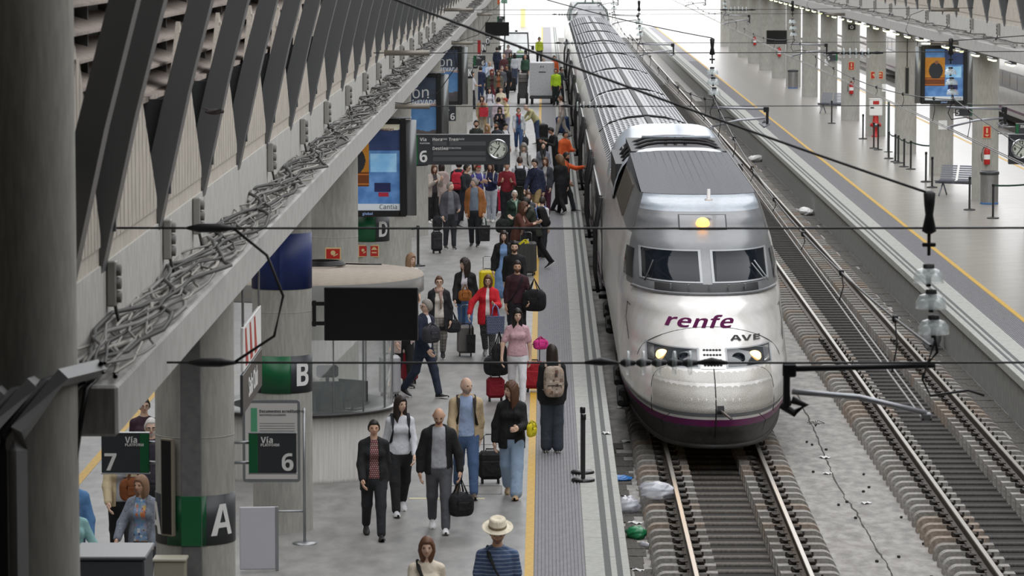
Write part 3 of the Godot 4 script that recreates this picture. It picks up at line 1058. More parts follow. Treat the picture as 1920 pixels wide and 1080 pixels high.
func spot(parent, p: Vector3, dir: Vector3, c: Color, e: float, size: float):
	var l := SpotLight3D.new()
	l.name = "lamp_light"
	l.light_color = c
	l.light_energy = e
	l.light_size = size
	l.spot_range = 60
	l.spot_angle = 22
	l.spot_attenuation = 2.0
	l.shadow_enabled = true
	parent.add_child(l, true)
	l.position = p
	l.basis = Basis.looking_at(dir.normalized(), Vector3.UP)
# ---------------------------------------------------------------- platform fixtures
const GREEN := Color(0.043, 0.29, 0.16)
const SLATE := Color(0.155, 0.165, 0.18)

func sign_mats() -> Dictionary:
	return {"green": plain("sign_green", c255(18, 92, 54), 0.4), "slate": plain("sign_slate", c255(52, 55, 59), 0.45), "white": plain("sign_white", c255(232, 232, 230), 0.5), "steel": plain("steel", c255(150, 152, 154), 0.35, 0.7), "black": plain("sign_black", c255(22, 22, 23), 0.35), "red": plain("fire_red", c255(176, 32, 26), 0.45), "frame": plain("sign_frame", c255(60, 62, 64), 0.4, 0.3), "strip": plain("board_strip", c255(84, 86, 88), 0.55), "beige": plain("sign_beige", c255(206, 180, 130), 0.5)}

func bend_on_cylinder(am: ArrayMesh, R: float, a0: float, y0: float) -> ArrayMesh:
	var arr := am.surface_get_arrays(0)
	var v: PackedVector3Array = arr[Mesh.ARRAY_VERTEX]
	var n: PackedVector3Array = arr[Mesh.ARRAY_NORMAL]
	var c := am.get_aabb().get_center()
	for i in v.size():
		var q := v[i] - c
		var a := a0 + q.x / R
		var r := R + 0.004 + q.z
		v[i] = Vector3(sin(a) * r, y0 + q.y, cos(a) * r)
		n[i] = Basis(Vector3.UP, a) * n[i]
	arr[Mesh.ARRAY_VERTEX] = v
	arr[Mesh.ARRAY_NORMAL] = n
	arr[Mesh.ARRAY_TANGENT] = null
	var o := ArrayMesh.new()
	o.add_surface_from_arrays(Mesh.PRIMITIVE_TRIANGLES, arr)
	return o

func column(x: float, z: float, top: float, label: String, letter := "", blue := false) -> Node3D:
	var m := sign_mats()
	var t := thing("column", label, "column", Vector3(x, 0, z), 0, "round concrete columns in rows")
	var cm := streaky("col", c255(178, 176, 168), 0.85, 0.8)
	var st := new_st(true)
	lathe(st, [Vector2(0.4, 0), Vector2(0.395, 0.02), Vector2(0.39, top * 0.5), Vector2(0.39, top)], 40)
	put("shaft", st, cm, t)
	for y in [1.3, 2.9]:
		st = new_st(true)
		lathe(st, [Vector2(0.389, y - 0.006), Vector2(0.3935, y - 0.003), Vector2(0.3935, y + 0.003), Vector2(0.389, y + 0.006)], 40)
		put("form_joint", st, cm, t)
	if letter:
		st = new_st(true)
		lathe(st, [Vector2(0.39, 1.84), Vector2(0.396, 1.84), Vector2(0.396, 2.33), Vector2(0.39, 2.33)], 40)
		put("sign_band", st, m.slate, t)
		st = new_st(true)
		lathe(st, [Vector2(0.396, 1.84), Vector2(0.4, 1.84), Vector2(0.4, 2.33), Vector2(0.396, 2.33)], 16, Transform3D.IDENTITY, -0.68, 0.36)
		put("green_panel", st, m.green, t)
		for a in [0.82, -1.25]:
			put("lettering", bend_on_cylinder(text_mesh(letter, 0.3), 0.397, a, 2.085), m.white, t)
	if blue:
		st = new_st(true)
		lathe(st, [Vector2(0.39, 3.2), Vector2(0.397, 3.2), Vector2(0.397, 3.93), Vector2(0.39, 3.93)], 40)
		put("blue_band", st, textured("band_blue", c255(26, 48, 112), 0.5, noise_tex("yel", 0.05, 0.82, 1.0, 4, 256, 2), Vector3.ONE), t)
	return t

func via_sign(x: float, y: float, z: float, num: String, green_left: bool, arm_to: float, label: String, w := 0.47):
	var m := sign_mats()
	var t := thing("platform_sign", label, "sign", Vector3(x, y, z))
	var h := 0.39
	var st := new_st(); cbox(st, Vector3.ZERO, Vector3(w, h, 0.05), 0.006); put("sign_panel", st, m.slate, t)
	var gs := -1.0 if green_left else 1.0
	st = new_st(); cbox(st, Vector3(gs * (w / 2 - 0.045), 0, 0.004), Vector3(0.09, h, 0.05), 0.004); put("green_panel", st, m.green, t)
	st = new_st(); cbox(st, Vector3(0, h / 2 + 0.006, 0), Vector3(w + 0.01, 0.012, 0.06), 0.003); cbox(st, Vector3(0, -h / 2 - 0.006, 0), Vector3(w + 0.01, 0.012, 0.06), 0.003)
	put("rim", st, m.steel, t)
	lettering("Vía", 0.06, m.white, t, Vector3(-0.115 if green_left else 0.0, 0.135, 0.028), Basis.IDENTITY, -1)
	lettering("PLATFORM", 0.026, m.white, t, Vector3(-0.115 if green_left else 0.0, 0.085, 0.028), Basis.IDENTITY, -1)
	lettering(num, 0.17, m.white, t, Vector3(w / 2 - 0.03 if green_left else -w / 2 + 0.03, -0.085, 0.028), Basis.IDENTITY, 1 if green_left else -1)
	for yy in [-0.1, 0.1]:
		st = new_st(true)
		var e := w / 2 * signf(arm_to - x)
		tube(st, [Vector3(e * 0.6, yy, -0.04), Vector3(arm_to - x, yy, -0.04)], 0.016, 8)
		put("arm", st, m.steel, t)

func departure_board(x: float, y: float, z: float, label: String, num: String, clock_right: bool, arm_x: float):
	var m := sign_mats()
	var t := thing("departure_board", label, "sign", Vector3(x, y, z))
	var w := 2.27
	var h := 0.68
	var st := new_st(); cbox(st, Vector3.ZERO, Vector3(w, h, 0.16), 0.01); put("board", st, m.slate, t)
	st = new_st(); cbox(st, Vector3(0, h / 2 + 0.008, 0), Vector3(w + 0.02, 0.022, 0.18), 0.004); put("rim", st, m.steel, t)
	var sg := 1.0 if clock_right else -1.0
	st = new_st(); cbox(st, Vector3(-sg * (w / 2 - 0.085), 0, 0.004), Vector3(0.17, h, 0.165), 0.004); put("green_panel", st, m.green, t)
	if clock_right:
		lettering("Vía", 0.075, m.white, t, Vector3(-0.92, 0.24, 0.084), Basis.IDENTITY, -1)
		lettering("PLATFORM", 0.032, m.white, t, Vector3(-0.92, 0.15, 0.084), Basis.IDENTITY, -1)
		lettering(num, 0.26, m.white, t, Vector3(-0.84, -0.15, 0.084), Basis.IDENTITY, 0)
		lettering("Hora", 0.072, m.white, t, Vector3(-0.63, 0.24, 0.084), Basis.IDENTITY, -1)
		lettering("| TIME", 0.04, m.white, t, Vector3(-0.45, 0.24, 0.084), Basis.IDENTITY, -1, false)
		lettering("Tren", 0.072, m.white, t, Vector3(-0.26, 0.24, 0.084), Basis.IDENTITY, -1)
		lettering("| TRAIN", 0.04, m.white, t, Vector3(-0.09, 0.24, 0.084), Basis.IDENTITY, -1, false)
		lettering("Destino", 0.072, m.white, t, Vector3(-0.63, 0.035, 0.084), Basis.IDENTITY, -1)
		lettering("| DESTINATION", 0.04, m.white, t, Vector3(-0.36, 0.035, 0.084), Basis.IDENTITY, -1, false)
		for r in [[-0.63, -0.31, 0.145], [-0.24, 0.58, 0.145], [-0.62, 0.58, -0.075], [-0.62, 0.58, -0.21]]:
			st = new_st(); boxr(st, r[0], r[1], r[2] - 0.047, r[2] + 0.047, 0.076, 0.082); put("display_strip", st, m.strip, t)
	var cx := sg * (w / 2 - 0.28)
	clock(t, Vector3(cx, 0.02, 0.085), 0.22)
	st = new_st(); box(st, Vector3((arm_x - x) * 0.5 + 0.2 * signf(arm_x - x), 0.1, -0.05), Vector3(absf(arm_x - x) * 0.7, 0.06, 0.06)); put("arm", st, m.frame, t)

func clock(t: Node3D, c: Vector3, r: float):
	var m := sign_mats()
	var up := Basis(Vector3.RIGHT, PI / 2)
	var st := new_st(true)
	lathe(st, [Vector2(r + 0.012, 0), Vector2(r + 0.01, 0.03), Vector2(r - 0.03, 0.03), Vector2(r - 0.035, 0.012)], 40, Transform3D(up, c)); put("clock_rim", st, plain("chrome2", c255(200, 202, 206), 0.12, 0.95), t)
	st = new_st(true); lathe(st, [Vector2(r - 0.03, 0.012), Vector2(0, 0.012)], 40, Transform3D(up, c)); put("clock_face", st, plain("clock_face", c255(214, 220, 206), 0.4), t)
	var hand := func(a: float, l: float, w: float, called: String):
		var s2 := new_st(); box(s2, c + Basis(Vector3.BACK, -a) * Vector3(0, l * 0.42, 0) + Vector3(0, 0, 0.02), Vector3(w, l, 0.004), Basis(Vector3.BACK, -a)); put(called, s2, m.black, t)
	hand.call(3.78, r * 0.85, 0.016, "minute_hand")
	hand.call(0.55, r * 0.5, 0.022, "hour_hand")
	hand.call(-1.1, r * 0.95, 0.008, "second_hand")
	for k in 12:
		var a := TAU * k / 12
		if k % 3 == 0:
			lettering(["12", "3", "6", "9"][k / 3], 0.07, m.black, t, c + Vector3(sin(a), cos(a), 0) * r * 0.66 + Vector3(0, 0, 0.018))
		else:
			var s3 := new_st(); box(s3, c + Vector3(sin(a), cos(a), 0) * r * 0.76 + Vector3(0, 0, 0.014), Vector3(0.008, 0.022, 0.004), Basis(Vector3.BACK, -a)); put("hour_mark", s3, m.black, t)

# computed print for the lit posters: a blue still life with a seated figure block, or a night-sky mountain print
func poster_tex(kind: int) -> ImageTexture:
	var W := 96
	var H := 144
	var im := Image.create(W, H, false, Image.FORMAT_RGB8)
	var n := FastNoiseLite.new()
	n.seed = 5 + kind
	n.frequency = 0.03
	n.fractal_octaves = 4
	for y in H:
		for x in W:
			var u := float(x) / W
			var v := float(y) / H
			var q := n.get_noise_2d(x, y) * 0.5 + 0.5
			var c: Color
			if kind == 0:
				c = Color(0.2, 0.36, 0.58).lerp(Color(0.45, 0.62, 0.82), q)
				if u > 0.5 and v < 0.3: c = Color(0.16, 0.22, 0.36).lerp(Color(0.24, 0.3, 0.45), q)
				if u > 0.5 and v > 0.34 and v < 0.55 and absf(u - 0.74) < 0.2: c = Color(0.42, 0.66, 0.86).lerp(Color(0.7, 0.85, 0.94), q)
				if u < 0.52 and v > 0.16 and v < 0.72:
					c = Color(0.62, 0.4, 0.12).lerp(Color(0.75, 0.52, 0.2), q)
					if v > 0.55: c = Color(0.4, 0.22, 0.1)
					if pow((u - 0.28) / 0.18, 2) + pow((v - 0.42) / 0.16, 2) < 1.0: c = Color(0.16, 0.17, 0.19)
					if pow((u - 0.3) / 0.05, 2) + pow((v - 0.26) / 0.035, 2) < 1.0: c = Color(0.5, 0.34, 0.26)
					if absf(v - 0.58) < 0.008 or absf(v - 0.69) < 0.008: c = Color(0.7, 0.42, 0.2)
				if u > 0.6 and u < 0.85 and v > 0.68 and v < 0.78: c = Color(0.14, 0.16, 0.3)
				if u > 0.66 and u < 0.82 and v > 0.79 and v < 0.84: c = Color(0.6, 0.16, 0.22)
				if pow((u - 0.85) / 0.3, 2) + pow((v + 0.02) / 0.09, 2) < 1.0: c = Color(0.84, 0.82, 0.74)
				if v > 0.92: c = Color(0.78, 0.8, 0.82)
			else:
				c = Color(0.18, 0.21, 0.26).lerp(Color(0.24, 0.28, 0.34), q)
				if v > 0.35: c = Color(0.26, 0.36, 0.5).lerp(Color(0.4, 0.5, 0.62), q)
				if absf(v - 0.42) < 0.03: c = Color(0.66, 0.52, 0.46).lerp(Color(0.5, 0.5, 0.54), q)
				if v > 0.46 + 0.06 * sin(u * 6.0) * q: c = Color(0.22, 0.36, 0.52).lerp(Color(0.34, 0.5, 0.66), q)
				if v > 0.8 + 0.1 * (q - 0.5): c = Color(0.2, 0.21, 0.24).lerp(Color(0.36, 0.32, 0.3), q)
			im.set_pixel(x, y, c)
	return ImageTexture.create_from_image(im)

func poster_mat(kind: int) -> StandardMaterial3D:
	var key := "poster%d" % kind
	if mats.has(key): return mats[key]
	var m := plain(key, Color(1, 1, 1), 0.3)
	m.albedo_texture = poster_tex(kind)
	m.emission_enabled = true
	m.emission = Color(1, 1, 1)
	m.emission_operator = BaseMaterial3D.EMISSION_OP_MULTIPLY
	m.emission_texture = m.albedo_texture
	m.emission_energy_multiplier = 0.1
	return m

func lightbox(x: float, z: float, kind: int, label: String, turn := 0.0):
	var m := sign_mats()
	var t := thing("advertising_lightbox", label, "poster", Vector3(x, 2.36, z), turn)
	var w := 1.5
	var h := 1.9
	var st := new_st()
	cbox(st, Vector3(-w / 2 + 0.06, h / 2, 0.0), Vector3(0.12, h, 0.2), 0.01); cbox(st, Vector3(w / 2 - 0.06, h / 2, 0.0), Vector3(0.12, h, 0.2), 0.01)
	cbox(st, Vector3(0, 0.06, 0.0), Vector3(w - 0.24, 0.12, 0.2), 0.01); cbox(st, Vector3(0, h - 0.05, 0.0), Vector3(w - 0.24, 0.1, 0.2), 0.01)
	put("frame", st, m.black, t)
	st = new_st(true); tube(st, [Vector3(w / 2 + 0.07, 0.02, -0.02), Vector3(w / 2 + 0.07, h - 0.02, -0.02)], 0.1, 16, true, Vector2(0.8, 1.3)); put("side_housing", st, plain("housing", c255(120, 122, 122), 0.3, 0.6), t)
	st = new_st(true); tube(st, [Vector3(-w / 2 - 0.07, 0.02, -0.02), Vector3(-w / 2 - 0.07, h - 0.02, -0.02)], 0.1, 16, true, Vector2(0.8, 1.3)); put("side_housing", st, plain("housing", c255(120, 122, 122), 0.3, 0.6), t)
	st = new_st(); boxr(st, -w / 2 + 0.1, w / 2 - 0.1, 0.1, h - 0.08, 0.0, -0.09); put("back_panel", st, m.frame, t)
	# the print
	var ps := bare()
	var a := w / 2 - 0.12
	for q in [[-a, 0.12, 0.0, 1.0], [a, h - 0.1, 1.0, 0.0], [a, 0.12, 1.0, 1.0], [-a, 0.12, 0.0, 1.0], [-a, h - 0.1, 0.0, 0.0], [a, h - 0.1, 1.0, 0.0]]:
		ps.set_normal(Vector3(0, 0, 1)); ps.set_uv(Vector2(q[2], q[3])); ps.add_vertex(Vector3(q[0], q[1], 0.02))
	put("poster", ps.commit(), poster_mat(kind), t)
	if kind == 1:
		lettering("nón", 0.3, m.white, t, Vector3(0.1, 1.42, 0.024), Basis.IDENTITY, 0, false)
		lettering("SIERRA NEVADA", 0.12, m.white, t, Vector3(0.02, 1.16, 0.024), Basis.IDENTITY, 0)
		lettering("Λ", 0.12, m.white, t, Vector3(0.0, 0.22, 0.024), Basis.IDENTITY, 0)
	else:
		lettering("Cantia", 0.09, m.slate, t, Vector3(0.4, 0.19, 0.024), Basis.IDENTITY, 0, false)
		lettering("Premier", 0.06, plain("print_brown", c255(122, 62, 30), 0.5), t, Vector3(0.36, 1.7, 0.024), Basis.IDENTITY, 0)
		lettering("global", 0.05, plain("print_blue", c255(150, 180, 230), 0.5), t, Vector3(0.0, 0.055, 0.104), Basis.IDENTITY, 0)
	st = new_st(); cbox(st, Vector3(0, h + 0.02, -0.02), Vector3(w + 0.2, 0.03, 0.24), 0.008); put("lid", st, m.steel, t)
	st = new_st(); box(st, Vector3(0, h * 0.5, -0.16), Vector3(0.5, 0.9, 0.16)); put("bracket", st, m.frame, t)

func screen(x: float, y: float, z: float, w: float, h: float, label: String, arm_x: float):
	var m := sign_mats()
	var t := thing("display_screen", label, "screen", Vector3(x, y, z))
	var st := new_st(); cbox(st, Vector3.ZERO, Vector3(w, h, 0.07), 0.008); put("casing", st, plain("bezel", c255(40, 40, 42), 0.3), t)
	st = new_st(); boxr(st, -w / 2 + 0.012, w / 2 - 0.012, -h / 2 + 0.012, h / 2 - 0.012, 0.034, 0.037); put("screen_glass", st, plain("screen_black", c255(10, 10, 11), 0.22), t)
	for yy in [-0.13, 0.13]:
		st = new_st(); box(st, Vector3((arm_x - x) / 2 - 0.1, yy, -0.06), Vector3(absf(arm_x - x) - 0.0, 0.05, 0.05)); put("arm", st, m.black, t)
	st = new_st(); box(st, Vector3(arm_x - x + 0.08, 0, -0.06), Vector3(0.05, 0.34, 0.06)); put("wall_plate", st, m.black, t)

func fire_sign(x: float, y: float, z: float, label: String, kind := 0, w := 0.24, h := 0.32):
	var m := sign_mats()
	var t := thing("fire_sign", label, "sign", Vector3(x, y, z))
	var st := new_st(); cbox(st, Vector3.ZERO, Vector3(w, h, 0.012), 0.003); put("border", st, m.beige, t)
	st = new_st(); boxr(st, -w / 2 + 0.02, w / 2 - 0.02, -h / 2 + 0.02, h / 2 - 0.02, 0.004, 0.009); put("red_panel", st, m.red, t)
	st = new_st()
	if kind == 0:
		prism(st, PackedVector2Array([Vector2(0, -h * 0.36), Vector2(w * 0.28, -h * 0.2), Vector2(-w * 0.28, -h * 0.2)]), 0.004, at(Vector3(0, 0, 0.014)))
		prism(st, rrect(w * 0.2, h * 0.42, w * 0.09, 4, Vector2(0, h * 0.12)), 0.004, at(Vector3(0, 0, 0.014)))
	elif kind == 1:
		prism(st, PackedVector2Array([Vector2(-w * 0.3, h * 0.1), Vector2(w * 0.3, h * 0.1), Vector2(w * 0.12, h * 0.32), Vector2(-w * 0.12, h * 0.32)]), 0.004, at(Vector3(0, 0, 0.014)))
		box(st, Vector3(0, -h * 0.12, 0.012), Vector3(w * 0.5, h * 0.1, 0.004))
	else:
		prism(st, rrect(w * 0.3, w * 0.3, w * 0.14, 6, Vector2(0, h * 0.08)), 0.004, at(Vector3(0, 0, 0.014)))
		box(st, Vector3(w * 0.16, -h * 0.1, 0.012), Vector3(w * 0.3, h * 0.08, 0.004), Basis(Vector3.BACK, 0.5))
	put("symbol", st, m.beige, t)

func extinguisher(x: float, y: float, z: float, label: String):
	var m := sign_mats()
	var t := thing("fire_extinguisher", label, "fire extinguisher", Vector3(x, y, z))
	var st := new_st(true); lathe(st, [Vector2(0, 0), Vector2(0.085, 0.005), Vector2(0.09, 0.03), Vector2(0.09, 0.42), Vector2(0.07, 0.48), Vector2(0.025, 0.52), Vector2(0, 0.52)], 20); put("cylinder_body", st, m.red, t)
	st = new_st(true); lathe(st, [Vector2(0.0915, 0.16), Vector2(0.0915, 0.3)], 20); put("label_band", st, m.white, t)
	st = new_st(); box(st, Vector3(0, 0.55, 0.02), Vector3(0.03, 0.05, 0.14)); put("valve", st, m.black, t)
	st = new_st(true); tube(st, [Vector3(0, 0.54, 0.06), Vector3(-0.12, 0.5, 0.08), Vector3(-0.17, 0.3, 0.05), Vector3(-0.15, 0.1, 0.03)], 0.014, 6); put("hose", st, m.black, t)

func stanchion(x: float, z: float, label: String, h := 0.97, belt_to = null):
	var m := sign_mats()
	var t := thing("stanchion", label, "barrier post", Vector3(x, 0, z), 0, "barrier posts on the platforms")
	var st := new_st(true); lathe(st, [Vector2(0.17, 0), Vector2(0.17, 0.025), Vector2(0.15, 0.04), Vector2(0.04, 0.05), Vector2(0, 0.05)], 28); put("base", st, m.black, t)
	st = new_st(true); lathe(st, [Vector2(0.032, 0.04), Vector2(0.032, h - 0.09)], 16); put("post", st, plain("post_dark", c255(46, 48, 48), 0.4), t)
	st = new_st(true); lathe(st, [Vector2(0.032, h - 0.09), Vector2(0.04, h - 0.085), Vector2(0.04, h - 0.01), Vector2(0.03, h), Vector2(0, h)], 16); put("belt_head", st, m.black, t)
	if belt_to != null:
		st = new_st()
		var d: Vector3 = Vector3(belt_to.x - x, 0, belt_to.y - z)
		var n := 8
		for i in n:
			var f := func(k: int, up: float) -> Vector3:
				var u := float(k) / n
				return d * u + Vector3(0, h - 0.05 + up - 0.06 * 4 * u * (1 - u), 0)
			quad(st, f.call(i, -0.025), f.call(i + 1, -0.025), f.call(i + 1, 0.025), f.call(i, 0.025))
		put("belt", st, plain("belt_green", c255(36, 66, 56), 0.7), t)

func bin(x: float, z: float, label: String):
	var m := sign_mats()
	var t := thing("litter_bin", label, "bin", Vector3(x, 0, z), 0, "steel litter bins")
	var st := new_st(true); lathe(st, [Vector2(0.26, 0.04), Vector2(0.265, 0.06), Vector2(0.265, 0.86)], 32); put("drum", st, textured("bin_steel", c255(172, 172, 170), 0.32, noise_tex("yel", 0.05, 0.82, 1.0, 4, 256, 2), Vector3(2, 0.2, 2), 0.7), t)
	st = new_st(true); lathe(st, [Vector2(0.27, 0.86), Vector2(0.285, 0.88), Vector2(0.285, 0.94), Vector2(0.26, 0.97), Vector2(0.17, 0.95), Vector2(0.15, 0.86)], 32); put("rim", st, m.frame, t)
	st = new_st(true); lathe(st, [Vector2(0.15, 0.87), Vector2(0, 0.84)], 32); put("opening", st, m.black, t)
	st = new_st(true); lathe(st, [Vector2(0.262, 0.0), Vector2(0.268, 0.01), Vector2(0.268, 0.05), Vector2(0.262, 0.06)], 32); put("blue_foot", st, plain("bin_blue", c255(70, 110, 160), 0.5), t)

func bench(x: float, z: float, turn: float, label: String):
	var t := thing("bench", label, "bench", Vector3(x, 0, z), turn, "perforated metal benches")
	var bm := plain("bench_metal", c255(128, 132, 142), 0.4, 0.6)
	for i in 3:
		var cx := -0.58 + 0.58 * i
		var st := new_st()
		for k in 7: box(st, Vector3(cx, 0.44 + 0.008 * absf(k - 3), -0.2 + 0.065 * k), Vector3(0.5, 0.02, 0.045))
		tag(put("seat", st, bm, t), "", "", "", "")
		st = new_st()
		for k in 7: box(st, Vector3(cx, 0.5 + 0.065 * k, -0.25 - 0.024 * k), Vector3(0.5, 0.045, 0.02), Basis(Vector3.RIGHT, -0.3))
		put("backrest", st, bm, t)
	var st2 := new_st(); box(st2, Vector3(0, 0.4, -0.05), Vector3(1.8, 0.06, 0.06)); put("beam", st2, bm, t)
	for s in [-0.65, 0.65]:
		st2 = new_st(true)
		tube(st2, [Vector3(s, 0.4, -0.05), Vector3(s, 0.02, 0.28)], 0.024, 8); put("leg", st2, bm, t)
		st2 = new_st(true)
		tube(st2, [Vector3(s, 0.4, -0.05), Vector3(s, 0.02, -0.34)], 0.024, 8); put("leg", st2, bm, t)

func build_fixtures():
	var m := sign_mats()
	var letters := "ABCDEFGHIJKLMNOPQRS"
	column(-3.44, -24.2, 12.4, "nearest tall concrete column rising past the end of the cable ledge")
	for k in 19:
		var z := -36.45 - BAY * k
		var L := letters[k]
		column(-3.44, z, 4.5, "round concrete column marked %s on its dark and green band" % L, L, k == 1)
	# trunking, panel and box on the nearest lettered column
	var t := thing("cable_trunking", "grey vertical cable trunking strapped to the front of the column marked A", "trunking", Vector3(-3.44, 0, -36.05))
	var st := new_st(); cbox(st, Vector3(0.0, 2.2, 0.0), Vector3(0.2, 4.4, 0.06), 0.006); put("cover", st, concrete("trunk", c255(112, 112, 112), 0.6, 0.6, 0.84), t)
	st = new_st(); cbox(st, Vector3(0.0, 2.09, 0.034), Vector3(0.2, 0.49, 0.01), 0.002); put("green_panel", st, m.green, t)
	t = thing("wall_frame", "narrow tall black panel in a beige frame on the left of column A", "panel", Vector3(-3.67, 2.42, -36.07), -0.62)
	st = new_st(); cbox(st, Vector3.ZERO, Vector3(0.15, 0.96, 0.05), 0.005); put("frame", st, plain("pframe", c255(128, 122, 108), 0.5), t)
	st = new_st(); boxr(st, -0.06, 0.06, -0.46, 0.46, 0.022, 0.028); put("face", st, m.black, t)
	t = thing("utility_box", "beige steel utility box at the foot of the column marked A", "box", Vector3(-3.62, 0, -35.75))
	st = new_st(); cbox(st, Vector3(0, 0.88, 0), Vector3(0.3, 1.76, 0.22), 0.012); put("body", st, plain("ubox", c255(150, 146, 130), 0.5), t)
	st = new_st(); cbox(st, Vector3(0, 1.77, 0), Vector3(0.33, 0.03, 0.25), 0.008); put("lid", st, plain("ubox2", c255(170, 166, 150), 0.5), t)
	via_sign(-2.67, 2.71, -36.4, "6", true, -3.2, "grey and green sign for platform 6 beside the column marked A")
	via_sign(-4.12, 2.71, -36.4, "7", false, -3.7, "grey and green sign for platform 7 left of the column marked A")
	for q in [[97.7, "6", 3.2, "grey and green platform 6 sign on the column below the second mountain poster"], [146.7, "6", 2.98, "small grey and green platform 6 sign above the letter L column"], [220.2, "6", 3.0, "tiny far platform 6 sign near the end of the left column row"]]:
		via_sign(-2.55, q[2], -q[0], q[1], true, -3.2, q[3])
	departure_board(-1.92, 2.95, -85.2, "long grey departure board for platform 6 with a round clock hanging over the crowd", "6", true, -3.1)
	lightbox(-3.44, -72.55, 0, "lit blue poster with an orange panel in a black frame, nearest left lightbox")
	lightbox(-3.44, -97.1, 1, "lit dark mountain poster reading SIERRA NEVADA, middle one on the left columns")
	lightbox(-3.44, -121.6, 1, "lit dark mountain poster furthest of the three on the left columns")
	screen(-2.27, 2.85, -48.7, 1.23, 0.7, "big blank black screen on an arm beside the column marked B", -3.1)
	screen(-2.5, 3.05, -195.55, 1.3, 0.72, "far blank black screen over the crowd near column N", -3.1)
	# document board on a pole stand
	t = thing("notice_board", "framed white notice board on a pole stand before the column marked B", "notice board", Vector3(-3.5, 0, -47.5))
	st = new_st(); prism(st, rrect(0.74, 1.06, 0.04, 4, Vector2(0, 1.33)), 0.04, at(Vector3(0, 0, 0.02))); put("frame", st, plain("nframe", c255(128, 130, 132), 0.35, 0.6), t)
	st = new_st(); boxr(st, -0.335, 0.335, 0.84, 1.82, 0.02, 0.026); put("paper", st, plain("paper_grey", c255(176, 174, 170), 0.6), t)
	st = new_st(); boxr(st, -0.26, -0.18, 1.38, 1.76, 0.026, 0.029); put("green_strip", st, plain("pale_green", c255(72, 140, 104), 0.5), t)
	lettering("Documentos acreditativos", 0.036, m.slate, t, Vector3(-0.15, 1.72, 0.029), Basis.IDENTITY, -1, true, "lettering", 0.92)
	lettering("SUPPORTING DOCUMENTS", 0.02, m.slate, t, Vector3(-0.15, 1.67, 0.029), Basis.IDENTITY, -1, false)
	for i in 6:
		st = new_st(); boxr(st, -0.15, 0.3 - 0.1 * float(i == 5), 1.555 - 0.032 * i, 1.565 - 0.032 * i, 0.026, 0.028); put("text_line", st, plain("ink", c255(120, 120, 120), 0.6), t)
	st = new_st(true); tube(st, [Vector3(0.42, 0.02, 0), Vector3(0.42, 1.76, 0)], 0.018, 8); put("pole", st, m.steel, t)
	st = new_st(true); tube(st, [Vector3(-0.36, 0.42, 0), Vector3(0.42, 0.42, 0)], 0.014, 8); put("crossbar", st, m.steel, t)
	st = new_st(true); lathe(st, [Vector2(0.16, 0), Vector2(0.16, 0.012), Vector2(0.03, 0.025), Vector2(0, 0.025)], 24, at(Vector3(0.42, 0, 0))); put("base", st, m.steel, t)
	t = thing("blank_panel", "blank white upright panel with a steel edge behind the column marked A", "panel", Vector3(-3.5, 0, -45.4), 0.12)
	st = new_st(); cbox(st, Vector3(-0.02, 0.41, 0), Vector3(0.45, 0.78, 0.03), 0.01); put("board", st, plain("bl_white", c255(176, 176, 182), 0.4), t)
	st = new_st(); cbox(st, Vector3(0.215, 0.4, 0), Vector3(0.04, 0.8, 0.05), 0.006); put("edge_post", st, m.steel, t)
	t = thing("low_desk", "grey desk top with a white end at the bottom edge of the platform view", "desk", Vector3(-2.55, 0, -38.9))
	st = new_st(); cbox(st, Vector3(-0.08, 0.93, 0), Vector3(1.28, 0.04, 0.5), 0.01); put("top", st, plain("desk_grey", c255(130, 132, 134), 0.5), t)
	st = new_st(); cbox(st, Vector3(0.62, 0.47, 0), Vector3(0.12, 0.96, 0.52), 0.01); cbox(st, Vector3(-0.7, 0.47, 0), Vector3(0.06, 0.94, 0.5), 0.01); put("side_panel", st, m.white, t)
	t = thing("service_cabinet", "dark grey service cabinet with a pale top at the lower left corner", "cabinet", Vector3(-4.56, 0, -39.0))
	st = new_st(); cbox(st, Vector3(0, 0.64, 0), Vector3(0.76, 1.28, 0.9), 0.02); put("body", st, plain("cab_dark", c255(50, 54, 58), 0.5), t)
	st = new_st(); cbox(st, Vector3(0, 1.3, 0), Vector3(0.8, 0.04, 0.94), 0.012); put("lid", st, plain("cab_top", c255(74, 78, 82), 0.35), t)
	# banner hung between the first two columns
	t = thing("hanging_banner", "dark hanging banner with white print between the columns marked A and B", "sign", Vector3(-3.12, 3.06, -39.5), PI / 2)
	st = new_st(); cbox(st, Vector3.ZERO, Vector3(2.6, 0.42, 0.03), 0.005); put("panel", st, m.slate, t)
	for e in [-1.1, 1.1]:
		st = new_st(true); tube(st, [Vector3(e, 0.6, 0), Vector3(e, 1.46, 0)], 0.012, 6); put("hanger", st, m.steel, t)
	lettering("Sala Club", 0.2, m.white, t, Vector3(0, 0, 0.02))
	st = new_st(); cbox(st, Vector3(0, 0.46, 0), Vector3(2.4, 0.46, 0.03), 0.005); put("picture_panel", st, m.white, t)
	st = new_st()
	for i in 3: prism(st, PackedVector2Array([Vector2(-0.9 + 0.6 * i, 0.26), Vector2(-0.6 + 0.6 * i, 0.26), Vector2(-0.85 + 0.6 * i, 0.66), Vector2(-1.0 + 0.6 * i, 0.66)]), 0.003, at(Vector3(0, 0, 0.019)))
	put("red_mark", st, m.red, t)
	build_kiosk(m)
	# fire points on the left columns
	fire_sign(-3.44, 2.64, -60.56, "red fire sign above the round kiosk roof on the column marked C", 2, 0.26, 0.2)
	fire_sign(-3.55, 1.66, -72.82, "red hose sign, left of the pair below the letter D", 2, 0.19, 0.24)
	fire_sign(-3.33, 1.66, -72.82, "red alarm sign, right of the pair below the letter D", 1, 0.19, 0.24)
	fire_sign(-3.3, 2.45, -85.09, "red arrow sign on the column behind the left end of the departure board", 0, 0.18, 0.36)
	extinguisher(-3.25, 1.5, -85.02, "red extinguisher on the left column below the end of the departure board")
